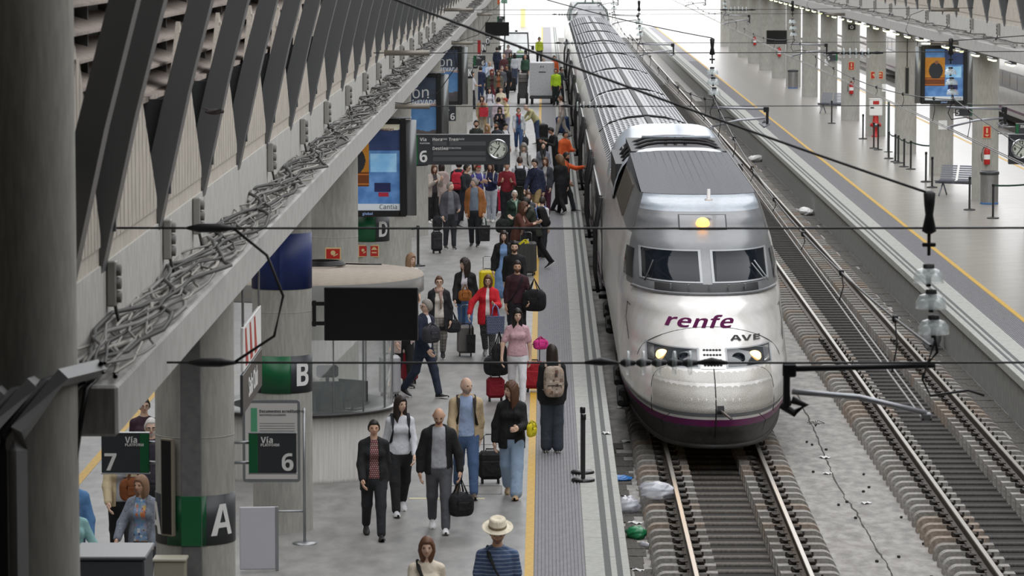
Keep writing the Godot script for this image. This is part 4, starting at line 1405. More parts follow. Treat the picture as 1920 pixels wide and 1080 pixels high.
	bin(-3.1, -76.6, "steel bin behind the column marked D on the left platform")
	stanchion(-3.0, -88.4, "black barrier post with belt by the left columns beyond the kiosk", 0.97, Vector2(-3.8, -88.4))
	stanchion(0.56, -53.1, "black barrier post nearest the platform edge in front of the train nose")
	stanchion(0.56, -53.9, "second black barrier post base just behind the one by the edge")
	for q in [[-232.0, "orange", c255(206, 98, 44)], [-238.0, "red", c255(168, 40, 40)]]:
		t = thing("column_banner", "tall %s banner on the far left columns" % q[1], "banner", Vector3(-2.9 if q[1] == "red" else -2.85, 4.0 if q[1] == "orange" else 2.95, q[0] if q[1] == "orange" else -166.0))
		st = new_st(); cbox(st, Vector3.ZERO, Vector3(0.14, 0.62, 0.04), 0.006); put("cloth", st, plain("ban" + q[1], q[2], 0.6), t)
		st = new_st(); box(st, Vector3(-0.1, 0.3, -0.03), Vector3(0.3, 0.03, 0.03)); put("bracket", st, m.steel, t)
	build_cable_ledge(m)
	bird()

func build_kiosk(m: Dictionary):
	var t := thing("round_kiosk", "round information kiosk with curved glass, pale wall and a flat disc roof", "kiosk", Vector3(-3.55, 0, -54.1))
	var pale := textured("kiosk_wall", c255(190, 186, 180), 0.4, noise_tex("streak74", 0.02, 0.74, 1.0, 6, 1024, 9), Vector3(1.5, 0.05, 1.5))
	var st := new_st(true); lathe(st, [Vector2(1.37, 0), Vector2(1.37, 0.05), Vector2(1.35, 0.06), Vector2(1.35, 0.97), Vector2(1.3, 0.97), Vector2(1.3, 0)], 64); put("wall", st, pale, t)
	st = new_st(true); lathe(st, [Vector2(1.0, 0.97), Vector2(1.4, 0.97), Vector2(1.42, 0.985), Vector2(1.4, 1.0), Vector2(1.0, 1.0)], 64); put("counter", st, plain("counter", c255(66, 66, 66), 0.3), t)
	st = new_st(true); lathe(st, [Vector2(1.34, 1.0), Vector2(1.34, 2.62), Vector2(1.325, 2.62), Vector2(1.325, 1.0)], 64); put("glass", st, glass("kiosk_glass", Color(0.9, 0.95, 0.94), 0.07), t)
	for a in [-1.6, -0.9, 0.0, 0.42, 0.8, 1.2, 1.6, 2.4, 3.1, 3.9]:
		st = new_st(); box(st, Vector3(sin(a) * 1.333, 1.81, cos(a) * 1.333), Vector3(0.012, 1.62, 0.03), yaw(a)); put("glass_joint", st, m.steel, t)
	st = new_st(true); lathe(st, [Vector2(0, 2.62), Vector2(1.72, 2.62), Vector2(1.8, 2.66), Vector2(1.8, 2.88)], 72); put("fascia", st, plain("fascia", c255(182, 182, 182), 0.3, 0.5), t)
	st = new_st(true); lathe(st, [Vector2(1.8, 2.88), Vector2(1.78, 2.915), Vector2(0, 2.94)], 72); put("roof", st, concrete("kroof", c255(176, 164, 150), 0.8, 0.5, 0.84), t)
	# coiled cable on the roof
	var c := thing("cable_coil", "coil of black cable lying on the kiosk roof", "cable", Vector3(-3.3, 2.945, -54.9))
	for k in 4:
		st = new_st(true)
		var pts := []
		for i in 25: pts.append(Vector3(cos(TAU * i / 24) * (0.36 - 0.02 * k), 0.018 + 0.015 * k, sin(TAU * i / 24) * (0.3 - 0.02 * k)))
		tube(st, pts, 0.014, 6); put("loop", st, m.black, c)
	st = new_st(true); tube(st, [Vector3(0.3, 0.02, -0.1), Vector3(0.6, 0.02, 0.0), Vector3(0.9, 0.02, 0.02)], 0.012, 6); put("tail", st, m.black, c)
	# what stands inside
	var ch := thing("office_chair", "black office chair with a headrest inside the glass kiosk", "chair", Vector3(-3.15, 0.0, -53.5), 0.15)
	st = new_st(); cbox(st, Vector3(0, 0.5, 0), Vector3(0.5, 0.1, 0.48), 0.04); put("seat", st, m.black, ch)
	st = new_st(); cbox(st, Vector3(0, 1.02, 0.2), Vector3(0.5, 0.78, 0.08), 0.035); put("backrest", st, plain("mesh_black", c255(28, 28, 28), 0.8), ch)
	st = new_st(); cbox(st, Vector3(0, 1.56, 0.22), Vector3(0.32, 0.18, 0.07), 0.03); put("headrest", st, m.black, ch)
	st = new_st(); box(st, Vector3(0, 1.44, 0.22), Vector3(0.05, 0.14, 0.03)); put("headrest_stem", st, m.black, ch)
	for s in [-1.0, 1.0]:
		st = new_st(); cbox(st, Vector3(0.28 * s, 0.72, 0.0), Vector3(0.06, 0.04, 0.3), 0.012); put("armrest", st, m.black, ch)
	st = new_st(true); tube(st, [Vector3(0, 0.05, 0), Vector3(0, 0.46, 0)], 0.03, 8); put("column", st, m.steel, ch)
	for i in 5:
		st = new_st(true); tube(st, [Vector3(0, 0.09, 0), Vector3(sin(TAU * i / 5) * 0.3, 0.04, cos(TAU * i / 5) * 0.3)], 0.022, 6); put("foot", st, m.black, ch)
	var mo := thing("monitor", "black computer monitor on the counter inside the kiosk", "monitor", Vector3(-2.75, 1.002, -53.35), 2.6)
	st = new_st(); cbox(st, Vector3(0, 0.28, 0), Vector3(0.5, 0.3, 0.03), 0.008); put("panel", st, m.black, mo)
	st = new_st(); cbox(st, Vector3(0, 0.07, -0.02), Vector3(0.05, 0.14, 0.02), 0.004); cbox(st, Vector3(0, 0.006, 0), Vector3(0.22, 0.012, 0.16), 0.003); put("stand", st, m.black, mo)
	var pp := thing("leaflet_rack", "rack of leaflets on the back counter of the kiosk", "rack", Vector3(-4.0, 1.0, -55.2), 0.3)
	for i in 3:
		st = new_st(); box(st, Vector3(-0.25 + 0.25 * i, 0.2, 0), Vector3(0.21, 0.4, 0.02), Basis(Vector3.RIGHT, -0.15)); put("leaflet", st, [m.red, m.white, m.beige][i], pp)
	st = new_st(); box(st, Vector3(0, 0.015, 0.02), Vector3(0.8, 0.03, 0.16)); put("tray", st, m.steel, pp)

func build_cable_ledge(m: Dictionary):
	var grey := plain("cable_grey", c255(120, 118, 114), 0.7)
	var lt := plain("cable_light", c255(150, 146, 138), 0.7)
	var dk := plain("cable_dark", c255(60, 58, 56), 0.7)
	var L := [["left", -3.02, -24.4, -180.0, 16], ["right", 12.66, -100.0, -262.0, 5]]
	for q in L:
		var t := thing("cable_bundle", "tangle of grey cables lying along the ledge of the %s wall" % q[0], "cables", Vector3(q[1], 4.83, 0))
		for k in q[4]:
			var st := new_st(true)
			var pts := []
			var z: float = q[2]
			var ph := rng.randf() * 10.0
			var x: float = -0.16 + 0.32 * k / (q[4] - 1.0)
			while z > q[3]:
				pts.append(Vector3(x + 0.11 * sin(z * 1.3 + ph) + rng.randf_range(-0.05, 0.05), 0.03 + 0.05 * absf(sin(z * 0.9 + ph * 2.0)) + 0.02 * (k % 4), z))
				z -= 0.55 if z > -80 else 1.6
			tube(st, pts, 0.011 + 0.007 * float(k % 3 == 0), 5, false)
			put("cable", st, [grey, lt, grey, dk][k % 4], t)
	# socket boxes along both walls
	var st2 := new_st(); cbox(st2, Vector3.ZERO, Vector3(0.07, 0.34, 0.13), 0.01)
	var m_box := done(st2)
	st2 = new_st(true); lathe(st2, [Vector2(0.045, 0), Vector2(0.045, 0.03), Vector2(0.03, 0.035), Vector2(0, 0.03)], 12, Transform3D(Basis(Vector3.BACK, -PI / 2), Vector3(0.035, 0, 0)))
	var m_sock := done(st2)
	var left := [27.6, 31.7, 34.4, 43.7, 49.6, 55.0, 61.0, 66.8, 72.2, 78.3, 84.0, 90.2, 96.4, 102.3, 108.0]
	var names_l := ["nearest", "second", "third", "fourth", "fifth", "sixth", "seventh", "eighth", "ninth", "tenth", "eleventh", "twelfth", "thirteenth", "fourteenth", "fifteenth"]
	for s in 2:
		for i in (15 if s == 0 else 11):
			var z: float = -left[i] if s == 0 else -106.0 - 6.6 * i
			var t := thing("socket_box", "grey socket box with round outlets on the %s concrete wall, %s along it" % ["left" if s == 0 else "right", names_l[i]], "socket box", Vector3(-3.21 if s == 0 else 12.85, 5.2, z), 0 if s == 0 else PI, "socket boxes on the walls")
			put("case", m_box, plain("sbox", c255(150, 148, 142), 0.6), t)
			for k in 3: put("socket", m_sock, grey, t, Vector3(0, 0.1 - 0.1 * k, 0))
			var st := new_st(true)
			tube(st, [Vector3(0.02, -0.16, 0), Vector3(0.05, -0.26, 0.03), Vector3(0.12, -0.33, 0.1)], 0.013, 5); put("lead", st, dk, t)
			st = new_st(true)
			tube(st, [Vector3(0.02, -0.16, 0.03), Vector3(0.04, -0.28, -0.02), Vector3(0.15, -0.33, -0.1)], 0.013, 5); put("lead", st, dk, t)
	# conduits running down by the nearest column
	var cd := thing("conduit_set", "grey ducts and dark pipes bending from the ledge end down beside the nearest column", "conduit", Vector3(0, 0, 0))
	for k in 5:
		var st := new_st(k % 2 == 1)
		var x0 := -3.05 - 0.1 * k
		var path := [Vector3(x0 + 0.1, 4.92 - 0.02 * k, -24.5), Vector3(x0 - 0.05, 4.95 - 0.03 * k, -23.72), Vector3(x0 - 0.3, 4.62 - 0.02 * k, -23.6), Vector3(x0 - 0.31, 4.5 - 0.02 * k, -23.6), Vector3(x0 - 0.31, 0.0, -23.6)]
		tube(st, path, 0.032 if k % 2 else 0.062, 8 if k % 2 else 4)
		put("conduit", st, plain("conduit%d" % (k % 2), c255(58, 58, 60) if k % 2 else c255(150, 150, 150), 0.6), cd)
	var hg := thing("hanging_cables", "black cables drooping from the ledge end by the nearest column", "cables", Vector3(-2.95, 4.86, -24.35))
	for k in 4:
		var st := new_st(true)
		tube(st, [Vector3(0.0 - 0.05 * k, 0.02, -0.3), Vector3(-0.05 - 0.06 * k, -0.05, 0.1), Vector3(-0.12 - 0.08 * k, -0.5 - 0.1 * k, 0.16), Vector3(-0.3 - 0.08 * k, -0.75 - 0.05 * k, 0.16), Vector3(-0.36 - 0.08 * k, -1.3, 0.16)], 0.022, 6)
		put("cable", st, m.black, hg)

func bird():
	var t := thing("pigeon", "dark pigeon flying past the ribbed concrete wall with spread wings", "bird", Vector3(-3.0, 6.18, -34.0), 0.6)
	t.scale = Vector3.ONE * 0.62
	var st := bare()
	var prof := func(u: float, v: float) -> Vector3:
		# body along x, tail to the left, head to the right, wings raised as one skin
		var x := lerpf(-0.16, 0.15, v)
		var r := 0.045 * pow(sin(PI * clampf(v * 0.9 + 0.06, 0, 1)), 0.7)
		if v > 0.8: r = 0.024 * sqrt(maxf(1.0 - pow((v - 0.9) / 0.1, 2), 0.0)) + 0.004
		var wing := exp(-pow((v - 0.55) / 0.16, 2)) * pow(absf(cos(u)), 9.0) * 0.24
		return Vector3(x - 0.3 * wing, sin(u) * r + wing * 0.22, cos(u) * (r + wing))
	sheet(st, prof, steps(0, TAU, 40), steps(0.0, 1.0, 30))
	put("body", st.commit(), plain("pigeon", c255(52, 46, 46), 0.8), t)
# ---------------------------------------------------------------- the right platform
func build_right_platform():
	var m := sign_mats()
	var ord := ["nearest visible", "second", "third", "fourth", "fifth", "sixth", "seventh", "eighth", "ninth", "tenth", "eleventh", "twelfth", "thirteenth", "fourteenth"]
	for k in 16:
		var z := -86.3 - BAY * k
		column(13.08, z, 4.5, "round concrete column on the right platform, %s from the departure clock" % (["first", "second", "third", "fourth", "fifth", "sixth", "seventh", "eighth", "ninth", "tenth", "eleventh", "twelfth", "thirteenth", "fourteenth", "fifteenth", "sixteenth"][k]))
	departure_board(11.86, 2.9, -86.3, "grey board with a round clock at the right edge over the right platform", "5", false, 13.0)
	lightbox(13.08, -122.45, 0, "lit blue poster in a black frame on a right platform column")
	via_sign(13.8, 2.15, -122.85, "5", false, 13.3, "grey and green platform 5 sign below the right blue poster", 0.6)
	via_sign(13.2, 2.37, -171.62, "5", false, 13.2, "small far platform 5 sign on a right platform column", 0.5)
	via_sign(14.2, 2.1, -110.6, "4", true, 13.4, "green edged sign right of the column by the steel bin", 0.5)
	screen(12.3, 2.6, -196.45, 1.3, 0.72, "far blank black screen beside a right platform column", 13.1)
	fire_sign(13.08, 2.06, -110.4, "red arrow fire sign on the column by the steel bin, right platform", 0, 0.25, 0.37)
	extinguisher(13.08, 1.1, -110.32, "red extinguisher on the column above the steel bin")
	extinguisher(13.08, 1.15, -159.32, "red extinguisher on the far column left of the white hydrant cabinet")
	fire_sign(13.08, 2.35, -159.4, "orange fire sign above the extinguisher on the far right column", 0, 0.26, 0.36)
	extinguisher(13.08, 1.15, -232.82, "tiny red extinguisher on a distant right platform column")
	extinguisher(13.08, 1.2, -208.32, "small red extinguisher behind the far black screen on the right")
	fire_sign(12.95, 2.4, -147.18, "red hose sign, left of the pair above the white hydrant cabinet", 2, 0.24, 0.3)
	fire_sign(13.21, 2.4, -147.18, "red alarm sign, right of the pair above the white hydrant cabinet", 1, 0.24, 0.3)
	# hydrant with cabinet
	var t := thing("fire_hydrant", "red fire hydrant under a white cabinet on the right platform", "hydrant", Vector3(13.0, 0, -146.6))
	var st := new_st(true); lathe(st, [Vector2(0.15, 0), Vector2(0.15, 0.06), Vector2(0.11, 0.08), Vector2(0.11, 0.36), Vector2(0.15, 0.4), Vector2(0.15, 0.54), Vector2(0.12, 0.58), Vector2(0.1, 0.84)], 20); put("barrel", st, m.red, t)
	for a in [-PI / 2, 0.0, PI / 2]:
		st = new_st(true); lathe(st, [Vector2(0.06, 0.1), Vector2(0.06, 0.17), Vector2(0.07, 0.18), Vector2(0.07, 0.21), Vector2(0, 0.22)], 12, Transform3D(Basis(Vector3.UP, a) * Basis(Vector3.RIGHT, PI / 2), Vector3(0, 0.47, 0))); put("outlet", st, m.steel if a == 0.0 else m.red, t)
	st = new_st(); cbox(st, Vector3(0, 1.16, 0), Vector3(0.5, 0.64, 0.24), 0.02); put("cabinet", st, m.white, t)
	st = new_st(); boxr(st, -0.12, 0.12, 1.28, 1.42, 0.12, 0.126); put("red_label", st, m.red, t)
	st = new_st(); boxr(st, -0.22, -0.08, 1.12, 1.18, 0.12, 0.126); put("plate", st, m.frame, t)
	st = new_st(); cbox(st, Vector3(0, 1.49, 0), Vector3(0.53, 0.03, 0.27), 0.006); put("lid", st, m.white, t)
	bin(13.05, -109.4, "steel bin with a blue foot before the nearest right platform column")
	bin(12.92, -194.4, "far steel bin beside a right platform column")
	bench(12.62, -112.6, -0.5, "perforated metal bench nearest on the right platform, left of the steel bin")
	bench(12.95, -166.0, -0.5, "far perforated metal bench between right platform columns")
	for q in [[13.08, -134.91, "dark slot panel with a pipe above it on a right platform column"]]:
		t = thing("slot_panel", q[2], "panel", Vector3(q[0], 2.65, q[1]))
		st = new_st(); cbox(st, Vector3.ZERO, Vector3(0.15, 1.0, 0.05), 0.006); put("frame", st, plain("pframe", c255(128, 122, 108), 0.5), t)
		st = new_st(); boxr(st, -0.055, 0.055, -0.46, 0.46, 0.022, 0.028); put("face", st, m.black, t)
		st = new_st(true); tube(st, [Vector3(0, 0.5, 0.01), Vector3(0, 1.8, 0.01)], 0.016, 6); put("pipe", st, m.frame, t)
	for q in [[13.08, 1.66, -122.66, "white notice with an arrow on the column below the right blue poster"], [13.0, 2.1, -171.67, "white notice on the far column by the small platform 5 sign"], [13.3, 1.9, -147.23, "white notice beside the hydrant on the right platform column"]]:
		t = thing("notice", q[3], "notice", Vector3(q[0], q[1], q[2]))
		st = new_st(); cbox(st, Vector3.ZERO, Vector3(0.29, 0.3, 0.012), 0.003); put("sheet", st, m.white, t)
		st = new_st(); box(st, Vector3(0.0, 0, 0.009), Vector3(0.1, 0.012, 0.004), Basis(Vector3.BACK, 0.7)); put("arrow", st, m.black, t)
	t = thing("camera_plate", "small black plate with a white ring high on a right platform column", "sign", Vector3(13.08, 4.0, -159.4))
	st = new_st(); cbox(st, Vector3.ZERO, Vector3(0.32, 0.22, 0.03), 0.005); put("plate", st, m.black, t)
	st = new_st(true); lathe(st, [Vector2(0.07, 0.0), Vector2(0.075, 0.02), Vector2(0.045, 0.02), Vector2(0.04, 0.0)], 20, Transform3D(Basis(Vector3.RIGHT, PI / 2), Vector3(0, 0, 0.012))); put("ring", st, m.white, t)
	# barrier posts and belts
	var posts := [[1664, 277], [1673.6, 279.7], [1695, 295], [1710.5, 301.4], [1716.7, 303.6], [1727, 310.5], [1739.4, 314.4], [1769, 337.8], [1777.8, 348], [1828.6, 389.4], [1871.7, 405.5], [1628, 257.8], [1568, 228.6]]
	var pw := [[12.22, -138.5], [12.29, -137.5], [12.18, -132.0], [12.23, -130.1], [12.27, -129.4], [12.26, -127.2], [12.36, -125.9], [12.2, -119.3], [12.12, -116.6], [12.19, -106.9], [12.48, -103.7], [12.37, -145.0], [12.09, -157.2]]
	var nm := ["first of the pair left of the tall post", "second of the pair beside the tall post", "first of the row of five", "second of the row of five", "third of the row of five", "fourth of the row of five", "last of the row of five", "left of the two by the bench", "right of the two by the bench", "one before the steel bin", "nearest one with a green belt", "one beside the hydrant", "far one by the bench"]
	for i in pw.size():
		var bt = null
		if i in [0, 2, 3, 4, 5]: bt = Vector2(pw[i + 1][0], pw[i + 1][1])
		if i == 6: bt = Vector2(13.0, -124.0)
		if i == 10: bt = Vector2(14.4, -106.0)
		stanchion(pw[i][0], pw[i][1], "dark barrier post on the right platform, %s" % nm[i], 0.97, bt)
	t = thing("tall_post", "tall thin dark green post between the right platform columns", "post", Vector3(12.55, 0, -136.2))
	st = new_st(true); lathe(st, [Vector2(0.16, 0), Vector2(0.16, 0.02), Vector2(0.05, 0.03), Vector2(0.045, 1.85), Vector2(0, 1.85)], 14); put("pole", st, plain("tallgreen", c255(52, 66, 64), 0.5), t)
	# strip lamps under the right beam
	var lm := lamp_mat("strip", Color(0.97, 0.98, 0.72), 1.6)
	var tens := ["", "", "twenty", "thirty"]
	var ones := ["nearest", "second", "third", "fourth", "fifth", "sixth", "seventh", "eighth", "ninth", "tenth", "eleventh", "twelfth", "thirteenth", "fourteenth", "fifteenth", "sixteenth", "seventeenth", "eighteenth", "nineteenth", "twentieth"]
	for i in 36:
		var nth: String = ones[i] if i < 20 else tens[(i + 1) / 10] + ("-" + ["", "first", "second", "third", "fourth", "fifth", "sixth", "seventh", "eighth", "ninth"][(i + 1) % 10] if (i + 1) % 10 else "")
		if i == 29: nth = "thirtieth"
		var z := -100.5 - 4.083 * i
		t = thing("strip_lamp", "glowing strip lamp under the right concrete beam, %s from its near end" % nth, "lamp", Vector3(12.52, 4.43, z), 0, "row of strip lamps under the right beam")
		st = new_st(); cbox(st, Vector3(0, 0.0, 0), Vector3(0.16, 0.06, 1.35), 0.012); put("housing", st, m.steel, t)
		st = new_st(); cbox(st, Vector3(-0.01, -0.05, 0), Vector3(0.11, 0.06, 1.25), 0.02); put("tube_cover", st, lm, t)
		if i < 12:
			var al := AreaLight3D.new()
			al.name = "lamp_light"
			al.area_size = Vector2(0.1, 1.2)
			al.light_color = Color(1.0, 0.99, 0.8)
			al.light_energy = 0.25
			al.shadow_enabled = true
			t.add_child(al, true)
			al.position = Vector3(-0.01, -0.09, 0)
			al.rotation.x = -PI / 2

# ---------------------------------------------------------------- overhead line
func bell(t: Node3D, c: Vector3, b: Basis, r: float, gm, im):
	var st := new_st(true)
	lathe(st, [Vector2(r * 0.35, r * 0.5), Vector2(r * 0.75, r * 0.38), Vector2(r * 0.97, 0.0), Vector2(r, -r * 0.45), Vector2(r * 0.93, -r * 0.45), Vector2(r * 0.85, -r * 0.05), Vector2(r * 0.5, r * 0.15)], 24, Transform3D(b, c))
	put("glass_bell", st, gm, t)
	st = new_st(true)
	lathe(st, [Vector2(0, r * 0.8), Vector2(r * 0.36, r * 0.75), Vector2(r * 0.4, r * 0.1), Vector2(r * 0.18, -r * 0.1), Vector2(r * 0.16, -r * 0.7), Vector2(0, -r * 0.7)], 14, Transform3D(b, c))
	put("iron_cap", st, im, t)

func wire_pts(a: Vector3, b: Vector3, sag: float, n := 16) -> Array:
	var r := []
	for i in n + 1:
		var u := float(i) / n
		r.append(a.lerp(b, u) - Vector3(0, sag * 4 * u * (1 - u), 0))
	return r

func build_catenary():
	var iron := plain("iron", c255(40, 40, 42), 0.5, 0.4)
	var wirem := plain("wire", c255(52, 52, 54), 0.5, 0.3)
	var galv := plain("galv", c255(168, 170, 176), 0.35, 0.5)
	var gm := glass("bell_glass", Color(0.9, 0.95, 0.95), 0.26, 0.04)
	var bronze := plain("tension_tube", c255(132, 126, 116), 0.45, 0.4)
	var zs := [-27.5, -70.0, -112.5, -155.0, -197.5]
	var ord := ["nearest", "second", "third", "fourth", "furthest"]
	for i in zs.size():
		var z: float = zs[i]
		for lv in 2:
			var y: float = [5.62, 4.62][lv]
			var t := thing("span_wire", "%s thin %s span wire stretched across the hall between the walls" % [ord[i], ["upper", "lower"][lv]], "cable", Vector3(0, 0, z))
			var st := new_st(true)
			tube(st, wire_pts(Vector3(-3.2 if lv == 0 else -2.8, y, 0), Vector3(12.9 if lv == 0 else 12.44, y + 0.06, 0), 0.02), 0.009, 6)
			put("wire", st, wirem, t)
			if i > 0:
				for e in 2:
					var x: float = [-3.0, 11.6][e]
					st = new_st(true); tube(st, [Vector3(x, y, 0), Vector3(x + 0.85, y, 0)], 0.05, 12); put("tension_tube", st, bronze, t)
					st = new_st(true); tube(st, [Vector3(x + 1.1, y, 0), Vector3(x + 1.3, y + 0.1, 0), Vector3(x + 1.35, y - 0.25, 0.02), Vector3(x + 1.0, y - 0.75, 0.05), Vector3(x + 0.4, y - 0.95, 0.05), Vector3(x - 0.1, y - 0.9, 0.0)] if e == 0 else [Vector3(x - 0.2, y, 0), Vector3(x - 0.6, y - 0.15, 0), Vector3(x - 0.75, y - 0.6, 0.02), Vector3(x - 0.5, y - 0.95, 0.05), Vector3(x + 0.3, y - 1.0, 0.05)], 0.009, 5)
					if lv == 0: put("jumper", st, wirem, t)
			else:
				st = new_st(true); tube(st, [Vector3(-2.64, y, 0), Vector3(-2.55, y, 0), Vector3(-2.4, y, 0), Vector3(-2.28, y, 0)], [0.012, 0.034, 0.034, 0.012], 10); put("clamp", st, iron, t)
				if lv == 0:
					st = new_st(true); tube(st, [Vector3(-2.3, y, 0), Vector3(-2.05, y - 0.2, 0.02), Vector3(-1.93, y - 0.5, 0.04), Vector3(-2.0, y - 0.8, 0.02), Vector3(-2.3, y - 1.0, 0)], 0.012, 6); put("jumper", st, iron, t)
			# insulators threaded on the span wire
			var xs := [0.62] if lv == 1 else [5.6]
			if i == 0 and lv == 0: xs = []
			for x in xs:
				for k in 5:
					st = new_st(true); lathe(st, [Vector2(0.02, -0.02), Vector2(0.085, -0.012), Vector2(0.09, 0), Vector2(0.085, 0.012), Vector2(0.02, 0.02)], 16, Transform3D(Basis(Vector3.BACK, PI / 2), Vector3(x + 0.115 * k, y, 0))); put("glass_disc", st, gm, t)
					st = new_st(true); tube(st, [Vector3(x + 0.115 * k - 0.055, y, 0), Vector3(x + 0.115 * k - 0.02, y, 0), Vector3(x + 0.115 * k + 0.055, y, 0)], [0.016, 0.034, 0.018], 10); put("iron_cap", st, iron, t)
				for e in [-0.2, 0.62]:
					st = new_st(true); tube(st, [Vector3(x + e - 0.12, y, 0), Vector3(x + e, y + 0.01, 0), Vector3(x + e + 0.12, y, 0)], [0.01, 0.032, 0.012], 8); put("clamp", st, iron, t)
		for tr in 2:
			var x: float = [2.84, 7.45][tr]
			if i == 1: x += 0.3 - 0.15 * tr
			var t := thing("insulator_string", "%s hanging string of three glass insulators over the %s track" % [ord[i], ["train's", "empty"][tr]], "insulator", Vector3(x, 0, z))
			var st := new_st(true); tube(st, [Vector3(0, 5.9, 0), Vector3(0, 5.88, 0), Vector3(0, 5.8, 0), Vector3(0, 5.72, 0), Vector3(0, 5.6, 0), Vector3(0, 5.58, 0)], [0.02, 0.045, 0.04, 0.03, 0.055, 0.02], 10); put("top_clamp", st, iron, t)
			st = new_st(true); tube(st, [Vector3(0, 5.6, 0), Vector3(0, 5.42, 0)], 0.014, 6); put("shackle", st, iron, t)
			st = new_st(); cbox(st, Vector3(0, 5.5, 0), Vector3(0.1, 0.03, 0.03), 0.006); put("pin", st, iron, t)
			for k in 3: bell(t, Vector3(0.02 * k, 5.27 - 0.19 * k, 0), Basis.IDENTITY, 0.115, gm, iron)
			st = new_st(true); tube(st, [Vector3(0.05, 4.82, 0), Vector3(0.07, 4.7, 0), Vector3(0.0, 4.62, 0)], 0.012, 6); put("link", st, iron, t)
			st = new_st(true); tube(st, [Vector3(0.05, 4.78, 0), Vector3(-0.04, 4.5, 0.02), Vector3(0.02, 4.38, 0.02), Vector3(0.3, 4.42, 0.02), Vector3(0.42, 4.38, 0.0)], 0.01, 6); put("jumper", st, iron, t)
			# drop bracket and steady arm
			var s := thing("steady_arm", "%s grey steady arm holding the contact wire over the %s track" % [ord[i], ["train's", "empty"][tr]], "arm", Vector3(x, 0, z - 0.05))
			var dx := 1.0 if not (i == 0 and tr == 0) else -1.0
			st = new_st(true); tube(st, [Vector3(-0.06 * dx, 4.6, 0), Vector3(1.0 * dx, 4.57, 0)], 0.022, 8); put("tube", st, iron if i == 0 else galv, s)
			st = new_st(); cbox(st, Vector3(1.02 * dx, 4.56, 0), Vector3(0.1, 0.1, 0.06), 0.01); cbox(st, Vector3(1.04 * dx, 4.42, 0), Vector3(0.05, 0.26, 0.05), 0.01); put("bracket", st, iron, s)
			st = new_st(true); tube(st, [Vector3(1.0 * dx, 4.34, 0), Vector3(0.9 * dx, 4.3, 0.02), Vector3(0.98 * dx, 4.24, 0), Vector3(1.08 * dx, 4.3, -0.02)], 0.03, 8); put("hinge", st, galv if i > 0 else iron, s)
			st = new_st(true); tube(st, [Vector3(1.0 * dx, 4.4, 0), Vector3(0.5 * dx, 4.36, 0), Vector3(0.0, 4.24, 0)], 0.03, 8, true, Vector2(1, 0.7)); put("arm", st, galv, s)
			st = new_st(); cbox(st, Vector3(0.0, 4.21, 0), Vector3(0.08, 0.07, 0.06), 0.012); put("wire_clip", st, galv, s)
	# running wires with droppers
	var lab := ["over the train's track", "over the empty track"]
	for tr in 2:
		for i in zs.size():
			var x0: float = [2.84, 7.45][tr]
			var x1: float = x0
			if i == 0: x1 += 0.3 - 0.15 * tr
			if i == 1: x0 += 0.3 - 0.15 * tr
			var z0: float = zs[i]
			var z1: float = zs[i] - 42.5
			var t := thing("overhead_wire", "%s span of contact wire and messenger with droppers %s" % [ord[i], lab[tr]], "cable", Vector3.ZERO)
			var a := Vector3(x0 + 0.02, 4.75, z0)
			var b := Vector3(x1 + 0.02, 4.8, z1)
			var mw := wire_pts(a, b, 0.42, 24)
			var st := new_st(true); tube(st, mw, 0.011, 6, false); put("messenger", st, wirem, t)
			for e in [-0.03, 0.03]:
				st = new_st(true); tube(st, [Vector3(x0 + e, 4.2, z0), Vector3(x1 + e, 4.2, z1)], 0.009, 6, false); put("contact_wire", st, plain("copper", c255(112, 108, 104), 0.4, 0.5), t)
			for k in 7:
				var u := (k + 0.5) / 7.0
				var p := a.lerp(b, u) - Vector3(0, 0.42 * 4 * u * (1 - u), 0)
				st = new_st(true); tube(st, [p, Vector3(p.x + 0.02, (p.y + 4.2) / 2, p.z), Vector3(lerpf(x0, x1, u), 4.2, p.z)], 0.007, 5); put("dropper", st, wirem, t)
				st = new_st(); cbox(st, p, Vector3(0.05, 0.06, 0.05), 0.01); put("dropper_clip", st, iron, t)
	# slanting stays from the roof struts to the insulator tops
	for q in [[-1.25, 7.42, -27.5, 2.84, 5.88, 0.011, "thick dark stay slanting from upper left to the nearest insulator string"], [0.85, 6.45, -70.0, 3.14, 5.9, 0.01, "thin stay slanting down to the second insulator string over the train"], [11.0, 6.2, -70.0, 7.6, 5.85, 0.01, "thin stay slanting down from the right wall to the empty track's insulator"]]:
		var st := new_st(true)
		tube(st, wire_pts(Vector3(q[0] - (q[3] - q[0]) * 0.6, q[1] + (q[1] - q[4]) * 0.6, q[2]), Vector3(q[3], q[4], q[2]), 0.06), q[5], 6)
		tag(put("stay_wire", st, wirem), q[6], "cable")
# ---------------------------------------------------------------- people
# A figure is a skeleton of tapered bones; bones are joined with a soft minimum on a grid and meshed as surface nets.
var who := {}

# where a person's hand is: 0 left, 1 right
func hand_of(words: String, side: int, drop: float, off := Vector3.ZERO) -> Vector3:
	for k in who:
		if words in k: return who[k][side] - Vector3(0, drop, 0) + off
	return Vector3.ZERO

